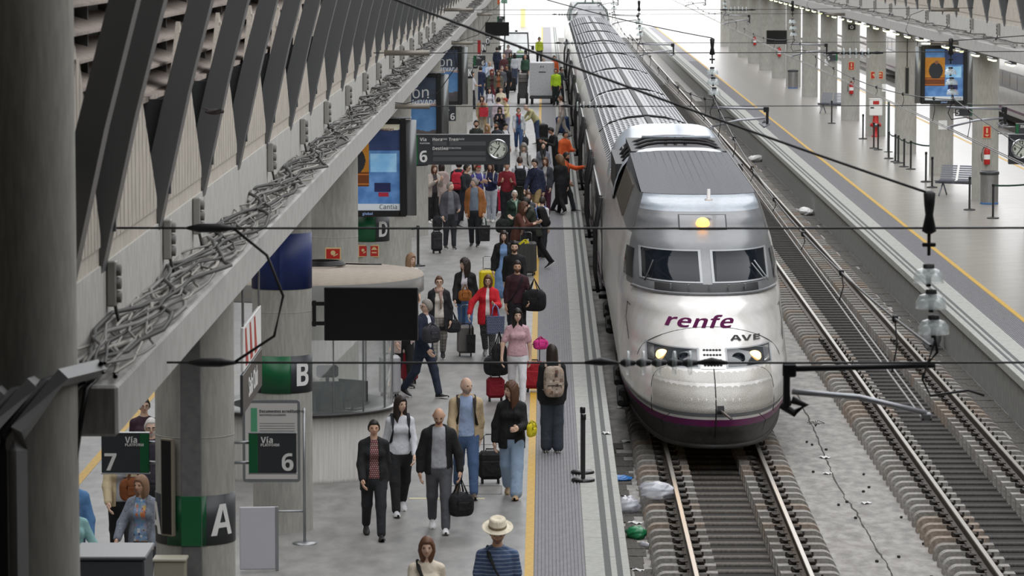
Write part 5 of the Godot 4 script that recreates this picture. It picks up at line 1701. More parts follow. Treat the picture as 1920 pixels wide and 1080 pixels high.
func net(bones: Array, cell: float, cuts: Array = [], k := 85.0) -> Array:
	# bone: [a, b, ra, rb, zs] - zs flattens the bone front to back
	var lo := Vector3(1e9, 1e9, 1e9)
	var hi := -lo
	for b in bones:
		for e in 2:
			var r: float = b[2 + e] + 0.03
			lo = lo.min(b[e] - Vector3.ONE * r)
			hi = hi.max(b[e] + Vector3.ONE * r)
	lo -= Vector3.ONE * cell * 1.5
	var nx := int((hi.x - lo.x) / cell) + 3
	var ny := int((hi.y - lo.y) / cell) + 3
	var nz := int((hi.z - lo.z) / cell) + 3
	var g := PackedFloat32Array()
	g.resize(nx * ny * nz)
	var sxy := nx * ny
	for b in bones:
		var a: Vector3 = b[0]
		var d: Vector3 = b[1] - a
		var ra: float = b[2]
		var dr: float = b[3] - ra
		var zs: float = b[4]
		var iz := 1.0 / zs
		var ad := Vector3(d.x, d.y, d.z * iz)
		var l2 := maxf(ad.length_squared(), 1e-9)
		var R := maxf(ra, ra + dr) + 0.035
		var bl := a.min(b[1]) - Vector3(R, R, R * zs + 0.01)
		var bh := a.max(b[1]) + Vector3(R, R, R * zs + 0.01)
		var i0 := maxi(int((bl.x - lo.x) / cell), 0)
		var i1 := mini(int((bh.x - lo.x) / cell) + 1, nx - 1)
		var j0 := maxi(int((bl.y - lo.y) / cell), 0)
		var j1 := mini(int((bh.y - lo.y) / cell) + 1, ny - 1)
		var k0 := maxi(int((bl.z - lo.z) / cell), 0)
		var k1 := mini(int((bh.z - lo.z) / cell) + 1, nz - 1)
		for kz in range(k0, k1 + 1):
			var pz := (lo.z + kz * cell - a.z) * iz
			for jy in range(j0, j1 + 1):
				var py := lo.y + jy * cell - a.y
				var row := kz * sxy + jy * nx
				var base := py * ad.y + pz * ad.z
				for ix in range(i0, i1 + 1):
					var px := lo.x + ix * cell - a.x
					var t := clampf((px * ad.x + base) / l2, 0.0, 1.0)
					var qx := px - ad.x * t
					var qy := py - ad.y * t
					var qz := pz - ad.z * t
					g[row + ix] += exp(-k * (sqrt(qx * qx + qy * qy + qz * qz) - ra - dr * t))
	# cuts remove the space where their function is positive: [kind, ...]
	for c in cuts:
		for kz in nz:
			var z := lo.z + kz * cell
			if c[0] == "open" and z < c[4]: continue
			for jy in ny:
				var y := lo.y + jy * cell
				if c[0] == "below" and c[1] - y < -0.03: break
				for ix in nx:
					var x := lo.x + ix * cell
					var f := 0.0
					if c[0] == "open":      # front opening, wider below
						if z < c[4]: continue
						f = c[1] + c[2] * (c[3] - y) - absf(x)
					elif c[0] == "below": f = c[1] - y
					elif c[0] == "above": f = y - c[1]
					if f > -0.03:
						var q := kz * sxy + jy * nx + ix
						g[q] = minf(g[q], exp(-k * f))
	# surface nets
	var vid := PackedInt32Array()
	vid.resize(nx * ny * nz)
	vid.fill(-1)
	var V := PackedVector3Array()
	var offs := [0, 1, nx, nx + 1, sxy, sxy + 1, sxy + nx, sxy + nx + 1]
	var ed := [[0, 1], [2, 3], [4, 5], [6, 7], [0, 2], [1, 3], [4, 6], [5, 7], [0, 4], [1, 5], [2, 6], [3, 7]]
	for kz in nz - 1:
		for jy in ny - 1:
			var row := kz * sxy + jy * nx
			for ix in nx - 1:
				var q := row + ix
				var m := 0
				if g[q] > 1.0: m += 1
				if g[q + 1] > 1.0: m += 1
				if g[q + nx] > 1.0: m += 1
				if g[q + nx + 1] > 1.0: m += 1
				if g[q + sxy] > 1.0: m += 1
				if g[q + sxy + 1] > 1.0: m += 1
				if g[q + sxy + nx] > 1.0: m += 1
				if g[q + sxy + nx + 1] > 1.0: m += 1
				if m == 0 or m == 8: continue
				var s := Vector3.ZERO
				var n := 0
				for e in ed:
					var va := g[q + offs[e[0]]]
					var vb := g[q + offs[e[1]]]
					if (va > 1.0) == (vb > 1.0): continue
					var la := log(maxf(va, 1e-6))
					var lb := log(maxf(vb, 1e-6))
					var t := la / (la - lb)
					var ca := Vector3(e[0] & 1, (e[0] >> 1) & 1, e[0] >> 2)
					var cb := Vector3(e[1] & 1, (e[1] >> 1) & 1, e[1] >> 2)
					s += ca.lerp(cb, t)
					n += 1
				vid[q] = V.size()
				V.append(lo + (Vector3(ix, jy, kz) + s / n) * cell)
	var I := PackedInt32Array()
	for kz in range(1, nz - 1):
		for jy in range(1, ny - 1):
			var row := kz * sxy + jy * nx
			for ix in range(1, nx - 1):
				var q := row + ix
				var in0 := g[q] > 1.0
				for ax in 3:
					var st: int = [1, nx, sxy][ax]
					if in0 == (g[q + st] > 1.0): continue
					var u: int = [nx, sxy, 1][ax]
					var w: int = [sxy, 1, nx][ax]
					var a := vid[q]
					var b := vid[q - u]
					var c := vid[q - u - w]
					var d := vid[q - w]
					if a < 0 or b < 0 or c < 0 or d < 0: continue
					if in0: I.append_array([a, c, b, a, d, c])
					else: I.append_array([a, b, c, a, c, d])
	return [V, I]

func net_normals(V: PackedVector3Array, I: PackedInt32Array) -> PackedVector3Array:
	var N := PackedVector3Array()
	N.resize(V.size())
	for i in range(0, I.size(), 3):
		var a := V[I[i]]
		var n := (V[I[i + 2]] - a).cross(V[I[i + 1]] - a)
		N[I[i]] += n
		N[I[i + 1]] += n
		N[I[i + 2]] += n
	for i in N.size(): N[i] = N[i].normalized()
	return N

func net_mesh(vi: Array) -> ArrayMesh:
	var arr := []
	arr.resize(Mesh.ARRAY_MAX)
	arr[Mesh.ARRAY_VERTEX] = vi[0]
	arr[Mesh.ARRAY_NORMAL] = net_normals(vi[0], vi[1])
	arr[Mesh.ARRAY_INDEX] = vi[1]
	var m := ArrayMesh.new()
	m.add_surface_from_arrays(Mesh.PRIMITIVE_TRIANGLES, arr)
	return m

func join(vi: Array, other: Array, xf: Transform3D):
	var n: int = vi[0].size()
	var V: PackedVector3Array = vi[0]
	var I: PackedInt32Array = vi[1]
	for v in other[0]: V.append(xf * v)
	var mirror := xf.basis.determinant() < 0
	var J: PackedInt32Array = other[1]
	for i in range(0, J.size(), 3):
		I.append(J[i] + n)
		I.append(J[i + (2 if mirror else 1)] + n)
		I.append(J[i + (1 if mirror else 2)] + n)
	vi[0] = V
	vi[1] = I

func grid_surface(f: Callable, nu: int, nv: int) -> Array:
	# closed in u, poles at both ends of v
	var V := PackedVector3Array()
	var I := PackedInt32Array()
	for j in nv + 1:
		for i in nu: V.append(f.call(TAU * i / nu, float(j) / nv))
	for j in nv:
		for i in nu:
			var a := j * nu + i
			var b := j * nu + (i + 1) % nu
			I.append_array([a, b, a + nu, b, b + nu, a + nu])
	return [V, I]

# head about its centre, facing +z, real size
func head_point(d: Vector3) -> Vector3:
	var p := Vector3(d.x * 0.074, d.y * 0.115, d.z * 0.094)
	var jaw := smoothstep(0.1, 1.0, -d.y)
	p.x *= 1.0 - 0.34 * jaw
	p.z *= 1.0 - 0.12 * jaw
	if d.z > 0: p.z += 0.016 * jaw * d.z
	if d.z < 0 and d.y < 0: p.z *= 1.0 - 0.3 * smoothstep(0.2, 0.9, -d.y)
	if d.z > 0.2:
		var ax := absf(p.x)
		p.z += 0.026 * exp(-pow(p.x / 0.011, 2)) * smoothstep(0.025, -0.022, p.y) * smoothstep(-0.04, -0.026, p.y)
		p.z += 0.008 * exp(-pow(p.x / 0.009, 2)) * exp(-pow((p.y - 0.005) / 0.02, 2))
		p.z -= 0.01 * exp(-pow((ax - 0.031) / 0.014, 2)) * exp(-pow((p.y - 0.008) / 0.011, 2))
		p.z += 0.005 * exp(-pow((ax - 0.03) / 0.02, 2)) * exp(-pow((p.y - 0.028) / 0.008, 2))
		p.z += 0.007 * exp(-pow(p.x / 0.022, 2)) * exp(-pow((p.y + 0.058) / 0.007, 2))
		p.z -= 0.004 * exp(-pow(p.x / 0.03, 2)) * exp(-pow((p.y + 0.05) / 0.003, 2))
		p.z += 0.006 * exp(-pow(p.x / 0.02, 2)) * exp(-pow((p.y + 0.092) / 0.014, 2))
	# ears
	var e := exp(-pow((p.y - 0.002) / 0.026, 2)) * exp(-pow((p.z + 0.008) / 0.014, 2))
	if absf(d.x) > 0.6: p.x += signf(d.x) * 0.017 * e
	return p

func sph(u: float, v: float) -> Vector3:
	var t := PI * v
	return Vector3(sin(t) * sin(u), cos(t), sin(t) * cos(u))

var head_cache := {}
func head_net(fine: bool) -> Array:
	var key := "head%s" % fine
	if not head_cache.has(key):
		head_cache[key] = grid_surface(func(u, v): return head_point(sph(u, v)), 48 if fine else 24, 44 if fine else 20)
	return head_cache[key]

func hair_net(style: String) -> ArrayMesh:
	var key := "hair" + style
	if head_cache.has(key): return head_cache[key]
	var f := func(u: float, v: float) -> Vector3:
		var d := sph(u, v)
		var p := head_point(d)
		p.x = clampf(p.x, -0.078, 0.078)
		var front := smoothstep(-0.25, 0.75, d.z)
		# height of the hairline round the head
		var line := lerpf(-0.55, 0.55, front)
		if style == "bald": line = lerpf(-0.45, 1.5, smoothstep(-0.7, 0.1, d.z + 0.6 * maxf(d.y, 0)))
		if style == "receding": line = lerpf(-0.5, 0.78, front)
		if style in ["long", "wavy", "bob", "curly"]: line = lerpf(-0.95, 0.52, smoothstep(0.25, 0.8, d.z))
		var on := smoothstep(line - 0.08, line + 0.06, d.y)
		var thick := 0.014
		if style in ["long", "bob"]: thick = 0.022
		if style == "wavy": thick = 0.032
		if style == "curly": thick = 0.05
		if style in ["bald", "crop"]: thick = 0.006
		var out := 1.0 + thick / 0.09
		var q := p * lerpf(0.86, out, on)
		if style in ["curly", "wavy"]: q *= 1.0 + on * 0.05 * sin(u * 9.0 + 3.0 * sin(v * 22.0)) * sin(v * 26.0)
		var L := 0.0
		if style == "long": L = 0.34
		if style == "wavy": L = 0.24
		if style == "bob": L = 0.07
		if style == "curly": L = 0.08
		if L > 0.0 and on > 0.0:
			var dn := smoothstep(0.15, -0.85, d.y) * on
			q.y -= L * dn
			q.x *= 1.0 + 0.25 * dn
			if d.z < 0.3: q.z = lerpf(q.z, -0.075 - 0.025 * cos(u * 5.0) if d.z < 0 else q.z * 0.7, dn * 0.7)
		if style == "bun":
			q += Vector3(0, 0.03, -0.06) * exp(-pow((d - Vector3(0, 0.35, -0.93)).length() / 0.3, 2))
		return q
	var vi := grid_surface(f, 40, 36)
	var m := net_mesh(vi)
	head_cache[key] = m
	return m

func hand_net(fine: bool) -> Array:
	var key := "hand%s" % fine
	if head_cache.has(key): return head_cache[key]
	# wrist at the origin, fingers along -y, palm towards -x (thumb forward, +z)
	var b := []
	b.append([Vector3(0, 0.02, 0), Vector3(0, -0.05, 0.0), 0.024, 0.026, 1.3])
	b.append([Vector3(0, -0.05, -0.018), Vector3(-0.004, -0.085, -0.026), 0.014, 0.012, 1.0])
	b.append([Vector3(0, -0.05, 0.018), Vector3(-0.004, -0.085, 0.026), 0.014, 0.012, 1.0])
	for i in 4:
		var z: float = [0.03, 0.01, -0.01, -0.029][i]
		var l: float = [0.036, 0.042, 0.038, 0.029][i]
		var a := Vector3(-0.003, -0.088, z)
		var c := a + Vector3(-0.012 - 0.002 * i, -l, z * 0.08)
		var d := c + Vector3(-0.02, -l * 0.62, 0)
		var e := d + Vector3(-0.016, -l * 0.28, 0)
		b.append([a, c, 0.0095, 0.0085, 1.0])
		b.append([c, d, 0.0085, 0.0078, 1.0])
		b.append([d, e, 0.0078, 0.007, 1.0])
	b.append([Vector3(-0.005, -0.02, 0.024), Vector3(-0.018, -0.056, 0.05), 0.014, 0.011, 1.0])
	b.append([Vector3(-0.018, -0.056, 0.05), Vector3(-0.026, -0.09, 0.054), 0.011, 0.0085, 1.0])
	head_cache[key] = net(b, 0.0042 if fine else 0.0075, [], 260.0)
	return head_cache[key]

func shoe_mesh(boot := false) -> Array:
	var key := "shoe%s" % boot
	if head_cache.has(key): return head_cache[key]
	# ankle at the origin, 0.085 above the ground; toe towards +z
	var fu := func(u: float, v: float) -> Vector3:
		var z := lerpf(-0.075, 0.205, v)
		var w := 0.046 * pow(maxf(sin(PI * clampf(v * 0.94 + 0.03, 0, 1)), 0.0), 0.45) * (0.86 + 0.24 * smoothstep(0.3, 0.75, v))
		var h := lerpf(0.1 if not boot else 0.2, 0.035, smoothstep(0.22, 0.72, v)) * pow(maxf(sin(PI * clampf(v * 0.9 + 0.07, 0, 1)), 0.0), 0.35)
		var s := sin(u)
		return Vector3(-cos(u) * w, -0.068 + (h if s > 0 else 0.008) * s, z)
	var up := grid_surface(fu, 20, 18)
	var fs := func(u: float, v: float) -> Vector3:
		var z := lerpf(-0.08, 0.212, v)
		var w := 0.05 * pow(maxf(sin(PI * clampf(v * 0.96 + 0.02, 0, 1)), 0.0), 0.4) * (0.86 + 0.24 * smoothstep(0.3, 0.75, v))
		return Vector3(-signf(cos(u)) * pow(absf(cos(u)), 0.4) * w, -0.075 + 0.0105 * signf(sin(u)) * pow(absf(sin(u)), 0.4), z)
	var sole := grid_surface(fs, 16, 14)
	head_cache[key] = [net_mesh(up), net_mesh(sole)]
	return head_cache[key]

func cloth(c: Color, pattern := "") -> StandardMaterial3D:
	var key := "cloth_%s_%s" % [c.to_html(false), pattern]
	if mats.has(key): return mats[key]
	var m := plain(key, c, 0.85)
	m.uv1_triplanar = true
	m.rim_enabled = false
	if not texs.has("folds"):
		var n := FastNoiseLite.new()
		n.noise_type = FastNoiseLite.TYPE_SIMPLEX_SMOOTH
		n.frequency = 0.012
		n.fractal_octaves = 4
		n.seed = 77
		var t := NoiseTexture2D.new()
		t.width = 256; t.height = 256
		t.seamless = true
		t.noise = n
		t.as_normal_map = true
		t.bump_strength = 10.0
		texs["folds"] = t
	m.normal_enabled = true
	m.normal_texture = texs["folds"]
	m.normal_scale = 0.7
	m.uv1_scale = Vector3(2.2, 1.5, 2.2)
	if pattern:
		m.albedo_color = Color(1, 1, 1)
		m.albedo_texture = print_tex(pattern, c)
		m.uv1_scale = Vector3.ONE * {"stripes": 3.0, "pin": 6.0, "dots": 5.0, "plaid": 4.0, "floral": 2.4, "camo": 2.0, "speckle": 3.0, "bands": 3.4}[pattern]
	return m

func print_tex(kind: String, c: Color) -> ImageTexture:
	var key := "print_%s_%s" % [kind, c.to_html(false)]
	if texs.has(key): return texs[key]
	var S := 64
	var im := Image.create(S, S, false, Image.FORMAT_RGB8)
	im.fill(c)
	var r := RandomNumberGenerator.new()
	r.seed = 99
	match kind:
		"stripes":
			for k in 8: im.fill_rect(Rect2i(0, k * 8, S, 2), c.lightened(0.4))
		"bands":
			for k in 4: im.fill_rect(Rect2i(0, k * 16, S, 7), c.lightened(0.35))
		"pin":
			for k in 8: im.fill_rect(Rect2i(k * 8, 0, 2, S), c.lightened(0.45))
		"dots":
			for k in 8:
				for j in 8: im.fill_rect(Rect2i(k * 8 + (4 if j % 2 else 0), j * 8, 3, 3), Color(0.85, 0.85, 0.83))
		"plaid":
			for k in 4:
				im.fill_rect(Rect2i(k * 16, 0, 3, S), c.darkened(0.35))
				im.fill_rect(Rect2i(0, k * 16, S, 3), c.darkened(0.35))
		"floral", "camo", "speckle":
			var pal := {"floral": [Color(0.8, 0.45, 0.3), Color(0.35, 0.55, 0.75), Color(0.85, 0.75, 0.4), Color(0.2, 0.2, 0.35), Color(0.85, 0.85, 0.85)], "camo": [Color(0.66, 0.55, 0.45), Color(0.3, 0.24, 0.2), Color(0.8, 0.74, 0.66), Color(0.42, 0.3, 0.26)], "speckle": [c.lightened(0.3), c.darkened(0.4), c.lightened(0.15)]}
			for k in 70:
				var w := r.randi_range(2, 8) if kind != "speckle" else r.randi_range(1, 3)
				im.fill_rect(Rect2i(r.randi_range(0, S - 1), r.randi_range(0, S - 1), w, w), pal[kind][r.randi() % pal[kind].size()])
	texs[key] = ImageTexture.create_from_image(im)
	return texs[key]

const POSES := {
	"stand": [0, [3, 2], [-2, 4], [2, 7, 12], [-2, 7, 12]],
	"walk": [3, [21, 6], [-15, 24], [-16, 7, 12], [18, 7, 18]],
	"walk2": [3, [-15, 24], [21, 6], [18, 7, 18], [-16, 7, 12]],
	"pull": [3, [20, 6], [-14, 24], [8, 8, 20], [-12, 16, 6]],
	"pullL": [3, [-14, 24], [20, 6], [-12, 16, 6], [8, 8, 20]],
	"carry": [2, [18, 6], [-13, 22], [4, 10, 6], [-6, 9, 10]],
	"phone": [4, [2, 2], [-4, 6], [32, 6, 100], [28, 8, 95]],
	"fold": [2, [3, 2], [-3, 4], [24, 8, 88], [22, 8, 92]],
	"hold": [2, [10, 5], [-8, 12], [20, 10, 70], [4, 8, 14]],
	"bend": [38, [2, 4], [-6, 8], [30, 8, 30], [34, 8, 26]],
	"hug": [12, [10, 6], [-22, 12], [38, 2, 70], [30, 4, 80]],
	"reach": [4, [24, 10], [-16, 10], [70, 10, 30], [10, 10, 30]],
	"ear": [0, [3, 2], [-3, 6], [40, 20, 130], [6, 8, 30]],
	"wait": [1, [6, 3], [-4, 8], [12, 10, 60], [-4, 8, 20]],
}

func person(label: String, x: float, z: float, H: float, face: float, pose: String, hair: String, hairc: String, skin: String, shirt: String, jacket: String, open: float, bottom: String, kind: String, shoe: String, ex: Dictionary) -> Node3D:
	var far := -z
	var cell := 0.0155 if far < 62.0 else (0.02 if far < 92 else 0.027)
	var fem: bool = ex.get("f", 0)
	var s := H / 1.75
	var wd: float = ex.get("wide", 1.0)
	var t := thing("person", label, "person", Vector3(x, 0, z), deg_to_rad(face), ex.get("group", ""))
	var P: Array = POSES[pose]
	var lean := deg_to_rad(ex.get("lean", P[0]))
	var aL: Array = ex.get("aL", P[3])
	var aR: Array = ex.get("aR", P[4])
	# legs about the pelvis
	var hips := {}
	var low := 0.0
	for i in 2:
		var sd := 1.0 if i == 0 else -1.0
		var L: Array = P[1 + i]
		var hip := Vector3(0.088 * sd, -0.02, 0) * s
		var a := deg_to_rad(L[0])
		var b := deg_to_rad(L[0] - L[1])
		var knee := hip + Vector3(0.008 * sd, -cos(a), sin(a)) * 0.425 * s
		var ank := knee + Vector3(-0.004 * sd, -cos(b), sin(b)) * 0.41 * s
		hips[i] = [hip, knee, ank, b]
		var sole := ank.y - 0.085 * s
		low = minf(low, sole)
	var pel := Vector3(0, -low, 0)
	var tb := Basis(Vector3.RIGHT, lean)
	var up := func(q: Vector3) -> Vector3: return pel + tb * (q * s)
	var legs := []
	var trou := []
	var foot := []
	var tr := 0.016 if kind != "leggings" else 0.006
	var wideleg := 0.03 if kind == "wide" else 0.0
	for i in 2:
		var h: Array = hips[i]
		var hp: Vector3 = pel + h[0]
		var kn: Vector3 = pel + h[1]
		var an: Vector3 = pel + h[2]
		legs.append([hp, kn, 0.078 * s, 0.052 * s, 1.0])
		legs.append([kn, an, 0.054 * s, 0.036 * s, 1.0])
		trou.append([hp, kn, (0.088 + tr) * s * wd, (0.06 + tr + wideleg * 0.6) * s, 1.0])
		if kind == "shorts": trou[-1][1] = hp.lerp(kn, 0.86)
		elif kind != "skirt": trou.append([kn, an + Vector3(0, 0.012, 0), (0.058 + tr + wideleg * 0.6) * s, (0.046 + tr + wideleg) * s, 1.0])
		foot.append([an, h[3]])
	var torso := []
	var hw := 0.158 if fem else 0.15
	var ww := 0.122 if fem else 0.138
	var cw := 0.142 if fem else 0.16
	torso.append([up.call(Vector3(0, -0.02, 0)), up.call(Vector3(0, 0.08, 0)), hw * s * wd, ww * s * wd, 0.68])
	torso.append([up.call(Vector3(0, 0.1, 0)), up.call(Vector3(0, 0.38, 0.0)), ww * s * wd, cw * s * wd, 0.66])
	var sw := 0.15 if fem else 0.172
	for e in [-1.0, 1.0]: torso.append([up.call(Vector3(0.02 * e, 0.478, -0.008)), up.call(Vector3(sw * 0.94 * e, 0.442, -0.005)), 0.066 * s, 0.05 * s, 1.0])
	if fem: torso.append([up.call(Vector3(-0.07, 0.33, 0.075)), up.call(Vector3(0.07, 0.33, 0.075)), 0.066 * s, 0.066 * s, 1.0])
	elif wd > 1.1: torso.append([up.call(Vector3(0, 0.1, 0.05)), up.call(Vector3(0, 0.24, 0.05)), 0.105 * s, 0.1 * s, 1.05])
	var neck := [[up.call(Vector3(0, 0.46, -0.015)), up.call(Vector3(0, 0.60, 0.012)), 0.056 * s, 0.05 * s, 1.0]]
	var arms := []
	var slv := []
	var hands := []
	for i in 2:
		var sd := 1.0 if i == 0 else -1.0
		var A: Array = aL if i == 0 else aR
		var sh: Vector3 = up.call(Vector3(sw * sd, 0.438, -0.005))
		var a := deg_to_rad(A[0])
		var ab := deg_to_rad(A[1])
		var d1 := Vector3(sin(ab) * sd, -cos(a) * cos(ab), sin(a) * cos(ab)).normalized()
		var b := a + deg_to_rad(A[2])
		var inw := deg_to_rad(A[3] if A.size() > 3 else A[2] * 0.25)
		var d2 := Vector3(sin(ab * 0.3) * sd - sin(inw) * sd, -cos(b), sin(b)).normalized()
		var el: Vector3 = sh + d1 * 0.285 * s
		var wr: Vector3 = el + d2 * 0.245 * s
		arms.append([sh, el, 0.05 * s, 0.04 * s, 1.0])
		arms.append([el, wr, 0.041 * s, 0.027 * s, 1.0])
		var short_: bool = ex.get("short", 0)
		slv.append([sh, sh.lerp(el, 0.72) if short_ else el, 0.056 * s, (0.06 if short_ else 0.05) * s, 1.0])
		if not short_: slv.append([el, el.lerp(wr, 0.93), 0.05 * s, 0.041 * s, 1.0])
		hands.append([wr, d2, sd])
	# the body: one continuous surface, with head and hands joined on
	var vi := net(torso + neck + arms + legs, cell * 1.35)
	var hb := tb * Basis(Vector3.UP, deg_to_rad(ex.get("hy", 0.0))) * Basis(Vector3.RIGHT, deg_to_rad(ex.get("hp", 4.0)) - lean * 0.6)
	var hc: Vector3 = up.call(Vector3(0, 0.685, 0.03))
	var hx := Transform3D(hb.scaled(Vector3.ONE * s * (0.97 if fem else 1.02)), hc)
	join(vi, head_net(far < 75), hx)
	for h in hands:
		var dn: Vector3 = h[1]
		var yb := -dn
		var zb := Vector3(0, 0, 1) - yb * yb.z
		if zb.length() < 0.3: zb = Vector3(0, 1, 0) - yb * yb.y
		zb = zb.normalized()
		var xb := yb.cross(zb)
		var hbz := Basis(xb * h[2], yb, zb).scaled_local(Vector3.ONE * s)
		join(vi, hand_net(far < 60), Transform3D(hbz, h[0]))
	var skm := plain("skin" + skin, Color(skin), 0.6)
	skm.subsurf_scatter_enabled = false
	put("body", net_mesh(vi), skm, t)
	# clothes
	var sp: String = ex.get("sp", "")
	var top_bones := []
	for b in torso:
		var q: Array = b.duplicate(); q[2] += 0.016 if q[4] < 1.0 else 0.006; q[3] += 0.016 if q[4] < 1.0 else 0.006; top_bones.append(q)
	if jacket == "" or jacket == "-": top_bones += slv
	else: top_bones.append([slv[0][0], slv[0][0].lerp(slv[0][1], 0.4), 0.056 * s, 0.05 * s, 1.0])
	var fall: float = ex.get("fall", 0.0)
	if fall > 0.0: top_bones.append([up.call(Vector3(0, 0.05, 0)), up.call(Vector3(0, -fall, 0)), (hw + 0.03) * s, (hw + 0.05) * s, 0.75])
	var hem := pel.y - 0.035 * s
	if fall == 0.0:
		top_bones.append([up.call(Vector3(0, 0.05, 0)), up.call(Vector3(0, -0.08, 0.005)), (hw + 0.022) * s * wd, (hw + 0.024) * s * wd, 0.72])
	put(ex.get("tn", "shirt"), net_mesh(net(top_bones, cell, [["below", hem]] if fall == 0.0 and absf(lean) < 0.3 else [])), cloth(Color(shirt), sp), t)
	if jacket != "" and jacket != "-":
		var jb := []
		for b in torso.slice(0, 4 if not fem else 5):
			var q: Array = b.duplicate(); q[2] += 0.034 if q[4] < 1.0 else 0.016; q[3] += 0.036 if q[4] < 1.0 else 0.014; jb.append(q)
		for b in slv:
			var q: Array = b.duplicate(); q[2] += 0.012; q[3] += 0.012; jb.append(q)
		var jl: float = ex.get("jlen", 0.1)
		jb.append([up.call(Vector3(0, 0.06, 0)), up.call(Vector3(0, -jl - 0.06, 0)), (hw + 0.034) * s * wd, (hw + 0.04) * s * wd, 0.74])
		if ex.get("hood", 0): jb.append([up.call(Vector3(-0.08, 0.5, -0.06)), up.call(Vector3(0.08, 0.5, -0.06)), 0.055 * s, 0.055 * s, 1.0])
		var cuts := []
		if absf(lean) < 0.3: cuts.append(["below", pel.y - (jl + 0.06) * s])
		if open > 0.0: cuts.append(["open", open * s, 0.04, pel.y + 0.5 * s, 0.03])
		put(ex.get("jn", "jacket"), net_mesh(net(jb, cell, cuts)), cloth(Color(jacket), ex.get("jp", "")), t)
	var bb := trou.duplicate()
	bb.append([pel + Vector3(0, -0.04 * s, 0), pel + tb * Vector3(0, 0.07 * s, 0), (hw + 0.01) * s * wd, (ww + 0.012) * s * wd, 0.7])
	if kind == "skirt": bb = [[pel + Vector3(0, 0.05 * s, 0), pel + Vector3(0, -0.2 * s, 0.01), (hw + 0.012) * s, (hw + 0.05) * s, 0.8], [pel + Vector3(0, -0.2 * s, 0.01), pel + Vector3(0, -0.5 * s, 0.01), (hw + 0.04) * s, (hw + 0.06) * s, 0.85]]
	put({"shorts": "shorts", "skirt": "skirt"}.get(kind, "trousers"), net_mesh(net(bb, cell)), cloth(Color(bottom), ex.get("bp", "")), t)
	var sm: Array = shoe_mesh(ex.get("boot", 0))
	for f in foot:
		var an: Vector3 = f[0]
		var pitch := clampf((an.y - 0.085 * s) / 0.16, 0.0, 0.9) - clampf(f[1], 0.0, 0.3) * 0.5
		var xf := Transform3D(Basis(Vector3.RIGHT, pitch).scaled_local(Vector3.ONE * s), an)
		var o := put("shoe", sm[0], plain("shoe" + shoe, Color(shoe), 0.6), t)
		o.transform = xf
		put("sole", sm[1], plain("sole" + ex.get("sole", "e4e2dc"), Color(ex.get("sole", "e4e2dc")), 0.7), o)
	# hair and face
	if hair != "none":
		var o := put("hair", hair_net(hair), plain("hair" + hairc, Color(hairc), 0.55), t)
		o.transform = hx
	if far < 130.0:
		for e in [-1.0, 1.0]:
			var o := put("eye", eye_mesh(), plain("eye", c255(36, 28, 24), 0.2), t)
			o.transform = hx * Transform3D(Basis.IDENTITY, Vector3(0.031 * e, 0.008, 0.0795))
			o = put("eyebrow", brow_mesh(), plain("hair" + (hairc if hair != "none" else "5a4a3e"), Color(hairc), 0.55), t)
			o.transform = hx * Transform3D(Basis.IDENTITY, Vector3(0.032 * e, 0.027, 0.0865))
		var o2 := put("mouth", mouth_mesh(), plain("lips" + skin, Color(skin).lerp(Color(0.5, 0.14, 0.14), 0.5), 0.5), t)
		o2.transform = hx * Transform3D(Basis.IDENTITY, Vector3(0, -0.052, 0.0955))
	if ex.has("beard"):
		var o := put("beard", beard_mesh(), plain("hair" + ex.beard, Color(ex.beard), 0.8), t)
		o.transform = hx
	if ex.has("glasses"):
		var st := new_st(true)
		for e in [-1.0, 1.0]:
			var ring := []
			for i in 13: ring.append(Vector3(0.033 * e + 0.024 * cos(TAU * i / 12), 0.006 + 0.018 * sin(TAU * i / 12), 0.099))
			tube(st, ring, 0.0032, 5, false)
			tube(st, [Vector3(0.057 * e, 0.01, 0.098), Vector3(0.08 * e, 0.01, 0.0)], 0.0028, 5)
		tube(st, [Vector3(-0.01, 0.01, 0.1), Vector3(0.01, 0.01, 0.1)], 0.003, 5)
		var o := put("glasses", st, plain("spec", c255(24, 22, 22), 0.3), t)
		o.transform = hx
	if ex.has("hat"):
		var st := new_st(true)
		lathe(st, [Vector2(0.165, 0.01), Vector2(0.15, 0.0), Vector2(0.1, 0.008), Vector2(0.094, 0.012), Vector2(0.086, 0.085), Vector2(0.06, 0.1), Vector2(0.03, 0.082), Vector2(0, 0.08)], 32)
		lathe(st, [Vector2(0.105, -0.004), Vector2(0.15, -0.006), Vector2(0.165, 0.01)], 32)
		var o := put("hat", st, cloth(Color("e6dcc6")), t)
		o.transform = hx * Transform3D(Basis.from_scale(Vector3(1.0, 1.15, 1.12)), Vector3(0, 0.062, -0.004))
		st = new_st(true); lathe(st, [Vector2(0.0965, 0.012), Vector2(0.0945, 0.036)], 32)
		put("hat_band", st, cloth(Color("8a7a66")), o)
	if ex.has("cap"):
		var o := put("cap", net_mesh(grid_surface(cap_point, 28, 20)), cloth(Color(ex.cap)), t)
		o.transform = hx
	if ex.has("scarf"):
		var st := new_st(true)
		var ring := []
		for i in 17: ring.append(Vector3(0.078 * sin(TAU * i / 16), 0.0 - 0.03 * cos(TAU * i / 16), 0.078 * cos(TAU * i / 16)))
		tube(st, ring, 0.034, 8, false)
		tube(st, [Vector3(0.03, -0.03, 0.09), Vector3(0.035, -0.2, 0.15), Vector3(0.03, -0.36, 0.155)], 0.034, 8, true, Vector2(1.3, 0.5))
		var o := put("scarf", st, cloth(Color(ex.scarf), "speckle"), t)
		o.transform = Transform3D(tb.scaled_local(Vector3.ONE * s), up.call(Vector3(0, 0.52, 0.0)))
